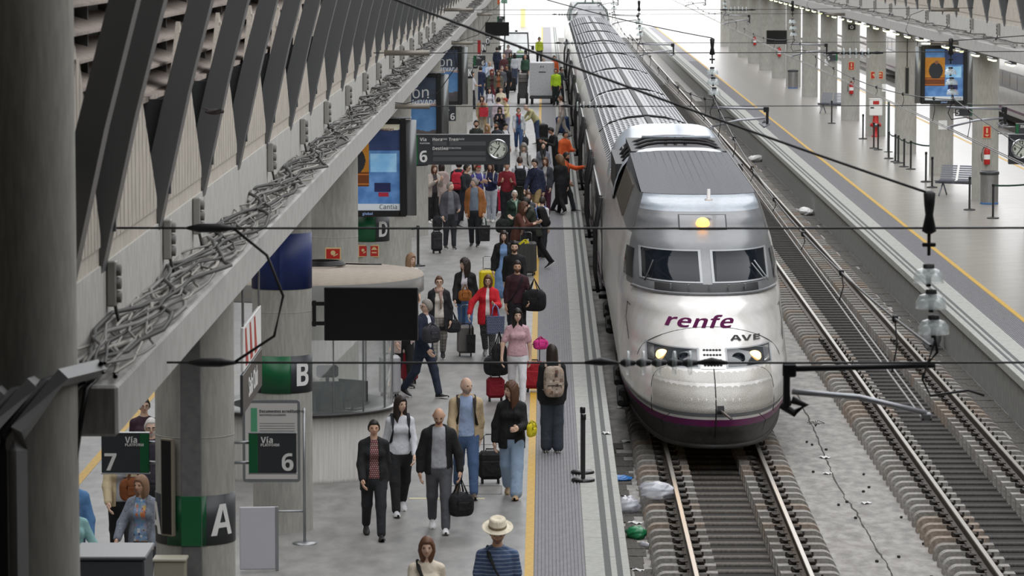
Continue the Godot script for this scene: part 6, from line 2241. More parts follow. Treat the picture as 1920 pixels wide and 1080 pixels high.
	if ex.has("backpack"):
		var bp := put("backpack", pack_mesh(), cloth(Color(ex.backpack), ex.get("pp", "")), t)
		bp.transform = Transform3D(tb.scaled_local(Vector3.ONE * s), up.call(Vector3(0, 0.24, -0.235 - (0.03 if jacket else 0.0))))
		var st := new_st(true); tube(st, [Vector3(-0.11, -0.12, -0.105), Vector3(-0.11, -0.05, -0.13), Vector3(0.11, -0.05, -0.13), Vector3(0.11, -0.12, -0.105)], 0.008, 5)
		put("pocket_zip", st, plain("zip", c255(30, 30, 30), 0.5), bp)
	if ex.has("backpack") or ex.has("straps"):
		for e in [-1.0, 1.0]:
			var st := new_st(true)
			var f := 0.03 if jacket else 0.0
			tube(st, [Vector3(0.11 * e, 0.46, -0.12), Vector3(0.115 * e, 0.545, -0.01), Vector3(0.115 * e, 0.48, 0.085 + f), Vector3(0.115 * e, 0.32, 0.125 + f), Vector3(0.14 * e, 0.16, 0.09 + f), Vector3(0.165 * e, 0.1, -0.02), Vector3(0.13 * e, 0.08, -0.12)], 0.024, 6, true, Vector2(1.0, 0.45))
			var o := put("strap", st, cloth(Color(ex.get("straps", ex.get("backpack", "202020")))), t)
			o.transform = Transform3D(tb.scaled_local(Vector3.ONE * s), up.call(Vector3.ZERO))
	if ex.has("cross"):
		var st := new_st(true)
		var e: float = ex.get("cross_side", 1.0)
		tube(st, [Vector3(0.1 * e, 0.53, -0.02), Vector3(0.09 * e, 0.46, 0.115), Vector3(0.02 * e, 0.3, 0.165), Vector3(-0.1 * e, 0.1, 0.15), Vector3(-0.175 * e, -0.02, 0.06), Vector3(-0.14 * e, 0.1, -0.13), Vector3(0.0, 0.36, -0.16), Vector3(0.1 * e, 0.53, -0.05)], 0.024, 6, false, Vector2(1.0, 0.4))
		var o := put("shoulder_strap", st, cloth(Color(ex.cross)), t)
		o.transform = Transform3D(tb.scaled_local(Vector3.ONE * s), up.call(Vector3.ZERO))
	if ex.has("belt"):
		var st := new_st(true); lathe(st, [Vector2(0.16, -0.018), Vector2(0.165, 0.0), Vector2(0.16, 0.018)], 24, Transform3D(Basis.from_scale(Vector3(wd, 1, 0.72)), Vector3.ZERO))
		var o := put("belt", st, plain("belt" + ex.belt, Color(ex.belt), 0.5), t)
		o.transform = Transform3D(tb.scaled_local(Vector3.ONE * s), up.call(Vector3(0, 0.07, 0)))
	who[label] = [t.transform * (hands[0][0] + hands[0][1] * 0.1), t.transform * (hands[1][0] + hands[1][1] * 0.1)]
	return t

func eye_mesh() -> ArrayMesh:
	if not head_cache.has("eye"): head_cache["eye"] = net_mesh(grid_surface(func(u, v): return sph(u, v) * Vector3(0.0105, 0.006, 0.005), 10, 6))
	return head_cache["eye"]

func brow_mesh() -> ArrayMesh:
	if not head_cache.has("brow"): head_cache["brow"] = net_mesh(grid_surface(func(u, v): return sph(u, v) * Vector3(0.018, 0.0042, 0.006), 10, 6))
	return head_cache["brow"]

func mouth_mesh() -> ArrayMesh:
	if not head_cache.has("mouth"): head_cache["mouth"] = net_mesh(grid_surface(func(u, v): return sph(u, v) * Vector3(0.022, 0.0065, 0.006), 12, 6))
	return head_cache["mouth"]

func beard_mesh() -> ArrayMesh:
	if not head_cache.has("beard"): head_cache["beard"] = net_mesh(grid_surface(beard_point, 36, 32))
	return head_cache["beard"]

func beard_point(u: float, v: float) -> Vector3:
	var d := sph(u, v)
	var p := head_point(d)
	var on := smoothstep(-0.2, -0.36, d.y) * smoothstep(-0.3, 0.1, d.z)
	var lip := exp(-pow((p.y + 0.052) / 0.007, 2)) * exp(-pow(p.x / 0.02, 2)) * smoothstep(0.2, 0.5, d.z)
	return p * lerpf(0.88, 1.05, on * (1.0 - lip))

func cap_point(u: float, v: float) -> Vector3:
	var p := head_point(sph(u, v)) * 1.13
	p.y = maxf(p.y, 0.05)
	if p.z > 0.0 and p.y < 0.052: p.z *= 1.5
	return p

func pack_point(u: float, v: float) -> Vector3:
	var d := sph(u, v)
	var q := Vector3(signf(d.x) * pow(absf(d.x), 0.5) * 0.165, signf(d.y) * pow(absf(d.y), 0.55) * 0.25, signf(d.z) * pow(absf(d.z), 0.55) * 0.1)
	if d.z < 0: q.z *= 1.15 + 0.35 * smoothstep(0.1, -0.5, d.y)
	return q

func pack_mesh() -> ArrayMesh:
	if not head_cache.has("pack"): head_cache["pack"] = net_mesh(grid_surface(pack_point, 32, 24))
	return head_cache["pack"]
# ---------------------------------------------------------------- who stands where
func build_people():
	person("woman with brown hair in a cream v-neck top with a thin black strap", -1.22, -38.34, 1.62, 4, "walk", "bob", "6a4630", "dcb8a2", "e4d8c4", "", 0, "d8d0c0", "trousers", "c8b8a0", {"f": 1, "short": 1, "cross": "1c1a1a", "cross_side": -1, "hy": -2})
	person("man in a pale straw hat and blue striped t-shirt with a black cross strap", -0.49, -38.75, 1.72, 2, "walk2", "crop", "8a7060", "cfa68c", "43587c", "", 0, "4a5060", "trousers", "3a3430", {"short": 1, "hat": 1, "beard": "8a7264", "cross": "17181a", "cross_side": -1, "sp": "stripes", "hp": 18, "aL": [-10, 10, 20], "aR": [-6, 10, 30]})
	person("woman in a black jacket over a dark red patterned shirt, left of the white top", -2.21, -47.98, 1.6, 6, "walk", "bun", "17120f", "cfa68c", "6a3436", "191a1c", 0.05, "25272a", "trousers", "141414", {"f": 1, "sp": "dots", "jlen": 0.16, "sole": "202020"})
	person("woman in a white sports top with black backpack straps and black trousers", -1.95, -50.01, 1.66, 10, "walk2", "long", "2c201a", "dcb8a2", "d4d6dc", "", 0, "1b1c1e", "trousers", "c8c8ca", {"f": 1, "straps": "22242a", "hy": 28, "belt": "1c1e24", "backpack": "22242a"})
	person("balding man in an open black jacket and grey t-shirt carrying a black holdall", -1.38, -48.52, 1.68, 2, "carry", "bald", "5a4636", "cfa68c", "a6a7ad", "191a1c", 0.085, "54555a", "trousers", "e6e6e6", {"beard": "7a5238", "hp": 26, "jlen": 0.06, "hood": 1, "aL": [8, 20, 8], "aR": [-4, 16, 10]})
	person("bald older man in a beige jacket over a pale blue shirt", -1.09, -51.59, 1.73, 6, "walk", "none", "c8b8a8", "dcb8a2", "9db0d2", "c0aa88", 0.09, "4a6288", "trousers", "5a4a3a", {"hy": 32, "beard": "b8a494", "jlen": 0.1, "straps": "2c2620", "belt": "2a2420"})
	person("woman with long hair in a black jumper and pale jeans pulling a black suitcase", -0.45, -51.55, 1.66, -6, "pull", "wavy", "5a3a26", "dcb8a2", "17171a", "191a1c", 0.03, "9db4cf", "wide", "b49a78", {"f": 1, "hy": -55, "aL": [18, 8, 70], "aR": [-4, 18, 6], "sole": "c8a878", "jlen": 0.12})
	person("woman seen from behind with a patterned floral backpack and dark wide jeans", 0.12, -56.13, 1.64, 186, "stand", "long", "2c201a", "dcb8a2", "a8a8aa", "191a1c", 0.0, "3a424c", "wide", "d8d4d0", {"f": 1, "backpack": "a8988a", "pp": "camo", "hy": 12, "jn": "sleeves"})
	person("young woman with very long dark hair in a pink t-shirt and white jeans", -0.45, -61.93, 1.66, 2, "walk", "long", "17120f", "dcb8a2", "d0a8b0", "", 0, "e2e2e6", "leggings", "d8d4d0", {"f": 1, "short": 1, "sp": "speckle", "hy": 8, "aR": [4, 22, 10], "aL": [-8, 14, 6]})
	person("woman in a bright red jacket with dotted trousers pulling a grey suitcase", -1.04, -69.01, 1.58, -4, "pull", "bob", "5c3c28", "dcb8a2", "e8e0dc", "c81e2c", 0.025, "26262a", "trousers", "8c8c8e", {"f": 1, "bp": "dots", "glasses": 1, "wide": 1.12, "jlen": 0.16, "aR": [16, 40, 8], "aL": [20, 14, 80]})
	person("man in a maroon jumper with a black holdall slung at his side", -0.52, -70.63, 1.7, 6, "carry", "short", "2c201a", "cfa68c", "3c2028", "", 0, "24242a", "trousers", "242424", {"beard": "6a4e3c", "cross": "16161a", "aL": [14, 14, 40]})
	person("grey-haired man in a navy blazer and white shirt striding past the black screen", -2.04, -62.88, 1.72, 52, "walk", "short", "8c8680", "dcb8a2", "e2e4ea", "1c2438", 0.04, "222a3c", "trousers", "15151a", {"glasses": 1, "hy": -120, "jlen": 0.14})
	person("woman in a pale pink coat over a striped green top below the black screen", -2.43, -64.39, 1.64, 20, "hold", "long", "5a3a26", "dcb8a2", "5a8a84", "cbb8b2", 0.06, "1b1b1d", "trousers", "15151a", {"f": 1, "sp": "bands", "jlen": 0.24})
	person("woman with glasses in a black hooded coat, patterned scarf and checked trousers", -1.94, -68.45, 1.62, 4, "walk2", "bun", "5a3a26", "dcb8a2", "cfc8be", "1d1e22", 0.07, "8a8680", "trousers", "17171a", {"f": 1, "glasses": 1, "scarf": "9a7e74", "bp": "plaid", "jlen": 0.24, "hood": 1, "boot": 1, "aL": [-4, 14, 10]})
	person("woman with long wavy hair in a black leather jacket and blue jeans", -1.52, -71.69, 1.66, -8, "walk", "wavy", "2c201a", "dcb8a2", "d6d2d8", "191a1c", 0.05, "4a6a94", "trousers", "2a2a2e", {"f": 1, "hy": -55, "jlen": 0.06})
	person("fair-haired woman in white half hidden behind the kiosk roof", -2.62, -72.65, 1.62, 30, "stand", "wavy", "94765a", "dcb8a2", "dcd8d4", "", 0, "3a3a40", "trousers", "2a2a2e", {"f": 1, "hy": 20})
	person("woman with long dark hair in a black jacket over a light blue dress", -0.85, -78.62, 1.66, -4, "walk", "long", "2c201a", "dcb8a2", "7c9cc8", "191a1c", 0.07, "7c9cc8", "skirt", "d8c8b8", {"f": 1, "jlen": 0.1, "aR": [2, 16, 6]})
	person("young man with a black hooded jumper walking beside the woman in the blue dress", -0.6, -74.95, 1.74, 0, "walk2", "short", "17120f", "dcb8a2", "17181a", "", 0, "1c1d20", "trousers", "1c1c1c", {"beard": "5a4030", "hood": 1})
	person("curly-haired woman in a brown leather jacket embracing a man by a suitcase", -0.64, -87.22, 1.62, 70, "hug", "curly", "5a3a26", "dcb8a2", "b49a86", "5a342a", 0.04, "3a3a40", "trousers", "2a2420", {"f": 1})
	person("dark-haired man in a green jacket with a black backpack leaning into a hug", -0.22, -87.67, 1.74, -80, "hug", "short", "17120f", "dcb8a2", "2e332e", "33382f", 0.0, "17181b", "trousers", "17171a", {"backpack": "17181a", "lean": 16, "hp": 20})
	person("older woman with white hair, green scarf and dark green clothes", -0.74, -91.92, 1.58, 10, "wait", "short", "d6d2cc", "dcb8a2", "2c4438", "1f3229", 0.03, "1a1c1e", "trousers", "1c1c1e", {"f": 1, "scarf": "8aa492", "glasses": 1})
	person("young person with brown fringe just behind the white-haired woman", -0.4, -91.34, 1.58, 10, "stand", "bob", "5a3a26", "dcb8a2", "4a4c54", "", 0, "2c2e34", "trousers", "2a2a2a", {"f": 1})
	person("person in white with a blue and yellow bag behind the green jacket", -0.06, -90.6, 1.5, 150, "stand", "short", "2c201a", "dcb8a2", "cfcfd2", "", 0, "2a2c32", "trousers", "2a2a2a", {"backpack": "3858a8", "pp": "floral"})
	person("grey-haired man in a grey blazer holding a trolley case", -2.37, -93.41, 1.68, 16, "wait", "receding", "8c8680", "dcb8a2", "6c6e76", "4c4c52", 0.06, "2c2e33", "trousers", "26262a", {"hy": 38, "wide": 1.15, "jlen": 0.16, "aR": [2, 12, 20]})
	person("big grey-haired man in an open tan leather jacket and striped shirt", -1.76, -94.15, 1.74, -6, "wait", "short", "8c8680", "dcb8a2", "5c6a7c", "9a6234", 0.09, "1e2126", "trousers", "1c1c1e", {"hy": -52, "wide": 1.22, "sp": "pin", "jlen": 0.14, "aL": [0, 14, 14]})
	person("man with glasses in a dark jumper standing behind the two older men", -2.13, -100.23, 1.74, 60, "hold", "crop", "17120f", "cfa68c", "202228", "", 0, "20242e", "trousers", "1c1c1e", {"glasses": 1, "hy": 20, "aL": [40, 6, 70], "aR": [20, 8, 30]})
	person("woman in a long pink-grey coat seen from behind by the columns", -2.81, -102.13, 1.64, 200, "stand", "bob", "2c201a", "dcb8a2", "b4a29c", "b09e98", 0.0, "1e1e20", "trousers", "2a2a2a", {"f": 1, "jlen": 0.4, "hood": 1})
	person("person with a pale coat and phone beside the pink-grey coat", -3.04, -101.73, 1.62, 30, "phone", "bob", "5a3a26", "dcb8a2", "40383a", "b0a49c", 0.06, "1c1c1e", "trousers", "ddd8d4", {"f": 1, "jlen": 0.1})
	person("person in black with a bright red sleeve behind the departure board", -2.35, -102.46, 1.68, 170, "stand", "short", "17120f", "dcb8a2", "1c1c1e", "191a1c", 0.0, "1c1c1e", "trousers", "1c1c1e", {"backpack": "b82438"})
	person("woman in grey-green holding a phone under the departure board", -1.84, -103.22, 1.62, -40, "phone", "bob", "5a3a26", "dcb8a2", "8a8c80", "", 0, "40444a", "trousers", "2a2a2a", {"f": 1})
	person("person in a red cap with a white and purple bag held up", -1.82, -101.63, 1.64, 20, "fold", "short", "5a3a26", "dcb8a2", "4a4a8c", "", 0, "33363c", "trousers", "2a2a2a", {"cap": "a82434", "straps": "c8c8d0"})
	person("woman in a navy top and white jeans under the clock", -1.46, -102.39, 1.64, -20, "fold", "long", "5a3a26", "dcb8a2", "22284a", "", 0, "c2c8d2", "trousers", "d8d4d0", {"f": 1, "straps": "b8b4ac"})
	person("man in a dark red jumper carrying a bright red coat", -1.02, -101.2, 1.74, 0, "fold", "receding", "8c8680", "cfa68c", "7a1c28", "", 0, "1e2026", "trousers", "1c1c1e", {})
	person("man in a white shirt seen from behind with a large black backpack", -0.68, -103.45, 1.74, 184, "stand", "crop", "4a3c34", "cfa68c", "d0d4da", "", 0, "44463e", "trousers", "2a2a2a", {"backpack": "1a1c22"})
	person("young man in a navy patterned jacket and tan shorts", -0.23, -102.51, 1.78, -30, "walk", "short", "2c201a", "dcb8a2", "2c3048", "262c46", 0.0, "a08a62", "shorts", "2e2a28", {"hp": 16, "jp": "speckle", "cross": "20222a"})
	person("woman with long black hair in a grey t-shirt looking up", -0.04, -112.3, 1.66, 4, "wait", "long", "17120f", "dcb8a2", "70747e", "", 0, "33384a", "trousers", "2a2a2a", {"f": 1, "hp": -14})
	person("grey curly-haired person in a white and black raglan top", -0.62, -112.0, 1.66, 0, "walk", "curly", "8c8680", "dcb8a2", "c8c6c4", "", 0, "3a3e46", "trousers", "2a2a2a", {"straps": "2a2c30", "hp": 14})
	person("woman with curly brown hair in a long black coat by the train door", 0.47, -105.19, 1.7, -150, "walk2", "curly", "6a4c32", "dcb8a2", "3a3c42", "17181b", 0.0, "17181b", "trousers", "1a1a1c", {"f": 1, "jlen": 0.55, "hp": 24, "hy": 40})
	person("person in a grey jacket with dark red trousers left of the long black coat", 0.04, -104.5, 1.66, -20, "stand", "bob", "5a3a26", "dcb8a2", "a8a6a6", "3a3c44", 0.05, "4e2436", "trousers", "c8c4c0", {"f": 1})
	person("man in an orange work jacket reaching for the train door", 0.55, -106.09, 1.76, 70, "reach", "short", "17120f", "b98c72", "8a4a30", "d85c28", 0.03, "2c2e33", "trousers", "1c1c1e", {"beard": "3a2820"})
	person("tall person in a black apron stooping over the orange jacket", 0.38, -120.75, 1.72, -60, "fold", "short", "17120f", "b98c72", "1d1e20", "", 0, "1c1c1e", "trousers", "1c1c1e", {"hp": 26, "lean": 14})
	person("worker in an orange jacket behind the black apron by the train", 0.63, -118.5, 1.68, 40, "hold", "short", "17120f", "b98c72", "c84e2c", "d8602e", 0.0, "2a2c30", "trousers", "1c1c1e", {})
	person("woman in an open white blazer, blue t-shirt and jeans walking alone", -0.95, -136.83, 1.64, 0, "walk", "short", "4a3a30", "cfa68c", "4a6288", "c8cccf", 0.07, "3e5880", "trousers", "c8c8c8", {"f": 1, "scarf": "a82c38", "aL": [-10, 14, 6]})
	person("bald man in a pale yellow shirt stooping over black luggage", -0.3, -141.36, 1.66, -68, "bend", "bald", "b0a090", "dcb8a2", "b4ae82", "", 0, "3c4c68", "trousers", "4a3c30", {"hp": 10})
	person("bearded man in a dark green top behind the departure board", -2.26, -123.83, 1.76, 0, "stand", "short", "17120f", "cfa68c", "33382f", "", 0, "26282c", "trousers", "2a2a2a", {"beard": "2a201a", "straps": "20241f"})
	person("fair-haired woman beside the bearded man in green", -1.89, -124.2, 1.6, -20, "stand", "wavy", "a8845a", "dcb8a2", "8a5a4a", "", 0, "3a3c42", "trousers", "2a2a2a", {"f": 1})
	person("dark-bearded man behind the clock of the departure board", -1.57, -123.57, 1.72, -40, "stand", "crop", "17120f", "b98c72", "3c4048", "", 0, "2a2c30", "trousers", "2a2a2a", {"beard": "2a1c14"})
	person("man in a white t-shirt with a dark strap stooping behind the clock", -1.32, -124.07, 1.66, 40, "stand", "short", "17120f", "dcb8a2", "d6d6d8", "", 0, "33363c", "trousers", "2a2a2a", {"straps": "23252a", "hp": 24})
	person("woman with long hair in a tan coat holding a red bag", -2.43, -145.68, 1.66, -10, "ear", "long", "2c201a", "dcb8a2", "7a5a44", "a89676", 0.04, "b8b0a2", "trousers", "2a2a2a", {"f": 1, "jlen": 0.34})
	person("woman with a backpack and white top beside the cream jumper", -2.25, -153.55, 1.66, 0, "stand", "bob", "2c201a", "dcb8a2", "d8d6de", "", 0, "8a8c92", "trousers", "2a2a2a", {"f": 1, "straps": "28304a"})
	person("woman in a cream cardigan in the middle of the queue", -1.8, -154.16, 1.68, 0, "fold", "bun", "5a3a26", "dcb8a2", "d8cfb4", "", 0, "c8c0b0", "trousers", "2a2a2a", {"f": 1})
	person("person in a pale pink shirt seen from behind in the queue", -1.77, -143.26, 1.7, 170, "stand", "short", "2c201a", "dcb8a2", "d6c6d0", "", 0, "33363c", "trousers", "2a2a2a", {})
	person("person with bright red hair in a cream top", -1.46, -144.2, 1.64, -60, "fold", "short", "a8381c", "dcb8a2", "dccf9e", "", 0, "a8a4b4", "trousers", "2a2a2a", {"f": 1, "hp": 16})
	person("woman with a dark bob bent over, in black with a brown scarf", -1.64, -137.27, 1.62, 0, "phone", "long", "17120f", "dcb8a2", "22222a", "", 0, "26282c", "trousers", "2a2a2a", {"f": 1, "hp": 24})
	person("man in a white t-shirt and dark trousers beside the letter K column", -3.32, -169.85, 1.74, 60, "hold", "short", "17120f", "cfa68c", "ccccd4", "", 0, "23252c", "trousers", "2a2a2a", {"short": 1})
	person("person in navy with white trainers by the letter L column", -3.05, -178.16, 1.7, 170, "stand", "short", "2c201a", "dcb8a2", "262c46", "", 0, "2a3a5c", "trousers", "dcdcdc", {})
	person("man in a pale blue shirt standing by the letter M column", -3.11, -191.45, 1.74, 40, "stand", "short", "17120f", "cfa68c", "8aa4cc", "", 0, "26282c", "trousers", "2a2a2a", {})
	person("bald man in a white shirt looking down in the far crowd", -2.73, -184.55, 1.72, 20, "phone", "bald", "8c8680", "cfa68c", "c8d2e2", "", 0, "33363c", "trousers", "2a2a2a", {"hp": 20})
	person("woman with red hair in a green coat at the front of the far crowd", -2.49, -176.81, 1.62, 8, "carry", "wavy", "7a3024", "dcb8a2", "4a3034", "4a5040", 0.06, "6a2430", "trousers", "2a2a2a", {"f": 1})
	person("woman with brown hair in a tan top in the far crowd", -2.14, -174.8, 1.64, -4, "carry", "wavy", "5a3a26", "dcb8a2", "94583c", "6a6458", 0.06, "26282c", "trousers", "2a2a2a", {"f": 1})
	person("dark-haired man in a black shirt beside a big black case", -1.79, -180.02, 1.74, -20, "carry", "short", "17120f", "b98c72", "202024", "", 0, "1c1d20", "trousers", "2a2a2a", {})
	person("grey-haired person just behind the tan top in the far crowd", -2.04, -179.35, 1.66, 10, "stand", "short", "8c8680", "dcb8a2", "5a5c62", "", 0, "33363c", "trousers", "2a2a2a", {})
	person("woman in a white top seen from behind with a turquoise bag", -1.58, -198.78, 1.68, 190, "stand", "long", "2c201a", "dcb8a2", "c8ccd2", "", 0, "4a5468", "trousers", "2a2a2a", {"f": 1})
	person("bald man in a dark red checked shirt in the far crowd", -2.12, -195.9, 1.74, 10, "stand", "bald", "2c201a", "cfa68c", "5a3438", "", 0, "26282c", "trousers", "2a2a2a", {})
	person("balding man in a dark green jumper beside the luggage tug", -1.0, -195.0, 1.74, -10, "stand", "receding", "8c8680", "cfa68c", "3c5a48", "", 0, "26282c", "trousers", "2a2a2a", {})
	person("person in pink and grey behind the red checked shirt", -2.07, -214.1, 1.7, 0, "stand", "short", "5a3a26", "dcb8a2", "98868a", "", 0, "33363c", "trousers", "2a2a2a", {"cap": "8a8a8e"})
	person("woman in dark green behind the far crowd by the white truck", -1.83, -201.32, 1.66, 10, "stand", "wavy", "2c201a", "dcb8a2", "31443c", "", 0, "33363c", "trousers", "2a2a2a", {"f": 1})
	person("person in dark blue uniform near the far black screen", -2.65, -209.17, 1.72, 180, "stand", "short", "2c201a", "dcb8a2", "262e44", "", 0, "222838", "trousers", "2a2a2a", {})
	person("person in black in front of the white truck", -1.02, -205.5, 1.68, 200, "stand", "bob", "17120f", "cfa68c", "26262a", "", 0, "26262a", "trousers", "2a2a2a", {"f": 1})
	person("worker in a yellow vest and dark trousers standing alone furthest away", -0.32, -229.81, 1.78, 4, "walk", "short", "17120f", "b98c72", "c0d03a", "", 0, "35363a", "trousers", "1c1c1e", {})
	person("worker in an orange jacket behind the white luggage container", 0.5, -193.23, 1.74, 10, "stand", "short", "17120f", "b98c72", "cc5c2c", "", 0, "35363a", "trousers", "1c1c1e", {})
	person("grey-haired person behind the top of the white container", -0.05, -190.79, 1.68, 20, "stand", "short", "8c8680", "dcb8a2", "5a5c54", "", 0, "33363c", "trousers", "2a2a2a", {})
	person("worker in a yellow vest beside the white luggage container", 0.53, -174.09, 1.74, -10, "stand", "short", "17120f", "b98c72", "b8dc30", "", 0, "26322e", "trousers", "1c1c1e", {})
	person("worker with a white cap leaning at the train behind the yellow vest", 0.76, -177.45, 1.7, 60, "hold", "short", "17120f", "b98c72", "4a5450", "", 0, "33363c", "trousers", "1c1c1e", {"cap": "d0d0d0"})
	person("passenger in pale clothes stepping out of the train with a blue case", 0.67, -145.25, 1.7, -100, "carry", "short", "5a3a26", "dcb8a2", "c0b0a8", "", 0, "a8a29c", "trousers", "2a2a2a", {})
	person("woman in a dark red top with glasses behind the platform 7 sign", -5.36, -49.61, 1.64, 10, "stand", "bun", "2c201a", "dcb8a2", "3a2230", "", 0, "26282c", "trousers", "2a2a2a", {"f": 1, "glasses": 1})
	person("white-haired man in glasses right of the platform 7 sign", -4.97, -46.81, 1.72, 6, "stand", "short", "d6d2cc", "dcb8a2", "33303a", "", 0, "26282c", "trousers", "2a2a2a", {"glasses": 1, "beard": "c8c2bc"})
	person("woman in a grey speckled jacket over a colourful print top", -4.65, -42.86, 1.6, -14, "pull", "bob", "8a6a50", "cfa68c", "7a9ab8", "7c828e", 0.07, "26282c", "trousers", "2a2a2a", {"f": 1, "sp": "floral", "jp": "speckle", "jlen": 0.16, "aR": [22, 20, 22], "hy": -20})
	person("person in black leggings with a brown leather bag below the platform 7 sign", -5.24, -45.78, 1.66, 8, "walk", "bob", "5a3a26", "dcb8a2", "b0b2ba", "d0bf9c", 0.05, "1c1c1e", "leggings", "c8c4bc", {"f": 1, "jlen": 0.04})
	person("person in a blue jacket at the left edge of platform seven", -5.51, -42.85, 1.7, 10, "pull", "short", "8c8680", "dcb8a2", "5a86b8", "5a86b8", 0.0, "3a4a68", "trousers", "2a2a2a", {"aL": [6, 14, 20]})
	person("person in a turquoise top at the lower left behind the dark cabinet", -5.28, -41.2, 1.62, 20, "carry", "bob", "5a3a26", "dcb8a2", "9ccaca", "", 0, "8a8c92", "trousers", "2a2a2a", {"f": 1, "aL": [10, 24, 10]})
# ---------------------------------------------------------------- luggage and vehicles
func suitcase(label: String, x: float, z: float, turn: float, c: String, w: float, h: float, d: float, handle: float, soft := false, y0 := 0.0, lean := 0.0) -> Node3D:
	var t := thing("suitcase", label, "suitcase", Vector3(x, y0, z), turn, "travellers' wheeled suitcases")
	t.rotation.x = lean
	var m := cloth(Color(c)) if soft else plain("case" + c, Color(c), 0.35)
	var dk := plain("case_dark", c255(28, 28, 30), 0.5)
	var st := new_st()
	cbox(st, Vector3(0, 0.06 + h / 2, 0), Vector3(w, h, d), 0.045)
	put("shell", st, m, t)
	if not soft:
		st = new_st()
		for k in 5: cbox(st, Vector3(-w * 0.36 + w * 0.18 * k, 0.06 + h / 2, d / 2 + 0.002), Vector3(0.02, h * 0.82, 0.012), 0.004)
		tag(put("shell_rib", st, m, t), "", "", "", "stuff")
	else:
		st = new_st(); cbox(st, Vector3(0, 0.06 + h * 0.4, d / 2 + 0.012), Vector3(w * 0.84, h * 0.56, 0.03), 0.012); put("front_pocket", st, m, t)
	st = new_st(); box(st, Vector3(0, 0.06 + h / 2, 0), Vector3(w + 0.006, h - 0.08, 0.012)); box(st, Vector3(0, 0.06 + h / 2, 0), Vector3(w - 0.08, h + 0.006, 0.012)); put("zip", st, dk, t)
	for sx in [-1.0, 1.0]:
		for sz in [-1.0, 1.0]:
			st = new_st(true); lathe(st, [Vector2(0, -0.012), Vector2(0.03, -0.012), Vector2(0.03, 0.012), Vector2(0, 0.012)], 12, Transform3D(Basis(Vector3.BACK, PI / 2), Vector3(sx * (w / 2 - 0.05), 0.03, sz * (d / 2 - 0.05))))
			put("wheel", st, dk, t)
	if handle > 0.0:
		st = new_st(true)
		var y := 0.05 + h
		var e := w * 0.26
		tube(st, [Vector3(-e, y, -d * 0.3), Vector3(-e, y + handle - 0.02, -d * 0.3), Vector3(-e + 0.03, y + handle, -d * 0.3), Vector3(e - 0.03, y + handle, -d * 0.3), Vector3(e, y + handle - 0.02, -d * 0.3), Vector3(e, y, -d * 0.3)], 0.009, 6)
		put("pull_handle", st, plain("alu", c255(140, 142, 146), 0.3, 0.8) if not soft else dk, t)
	st = new_st(true); tube(st, [Vector3(-0.07, 0.055 + h, 0), Vector3(-0.06, 0.09 + h, 0), Vector3(0.06, 0.09 + h, 0), Vector3(0.07, 0.055 + h, 0)], 0.012, 6); put("top_handle", st, dk, t)
	return t

func holdall(label: String, p: Vector3, turn: float, c: String, w: float, h: float, d: float, strap: float, pat := ""):
	var t := thing("holdall", label, "bag", p, turn)
	var f := func(u: float, v: float) -> Vector3:
		var q := sph(u, v)
		return Vector3(signf(q.x) * pow(absf(q.x), 0.5) * w / 2, h / 2 + signf(q.y) * pow(absf(q.y), 0.6) * h / 2 * (1.0 if q.y < 0 else 1.0 - 0.15 * absf(q.x)), signf(q.z) * pow(absf(q.z), 0.6) * d / 2)
	put("body", net_mesh(grid_surface(f, 32, 22)), cloth(Color(c), pat), t)
	for s in [-1.0, 1.0]:
		var st := new_st(true)
		tube(st, [Vector3(-w * 0.25, h * 0.55, s * d * 0.5), Vector3(-w * 0.2, h * 0.95, s * d * 0.3), Vector3(0, h + strap, 0.0), Vector3(w * 0.2, h * 0.95, s * d * 0.3), Vector3(w * 0.25, h * 0.55, s * d * 0.5)], 0.014, 6)
		put("handle", st, cloth(Color(c).darkened(0.2)), t)
	var st2 := new_st(true); tube(st2, [Vector3(-w * 0.36, h * 0.97, 0), Vector3(0, h * 1.0, 0), Vector3(w * 0.36, h * 0.97, 0)], 0.006, 5); put("zip", st2, plain("zip", c255(30, 30, 30), 0.5), t)
	st2 = new_st(); cbox(st2, Vector3(0, h * 0.45, d * 0.49), Vector3(w * 0.5, h * 0.35, 0.02), 0.008); put("pocket", st2, cloth(Color(c)), t)

func tote(label: String, p: Vector3, turn: float, c: String, w: float, h: float, pat := "", hc := ""):
	var t := thing("tote_bag", label, "bag", p, turn)
	var st := new_st()
	prism(st, PackedVector2Array([Vector2(-w * 0.46, 0), Vector2(w * 0.46, 0), Vector2(w * 0.5, h), Vector2(-w * 0.5, h)]), 0.12, at(Vector3(0, 0, 0.06)))
	put("body", st, cloth(Color(c), pat), t)
	for s in [-0.055, 0.055]:
		st = new_st(true); tube(st, [Vector3(-w * 0.2, h - 0.02, s), Vector3(-w * 0.14, h + 0.16, s * 0.5), Vector3(0, h + 0.22, 0), Vector3(w * 0.14, h + 0.16, s * 0.5), Vector3(w * 0.2, h - 0.02, s)], 0.01, 6); put("handle", st, cloth(Color(hc if hc else c)), t)

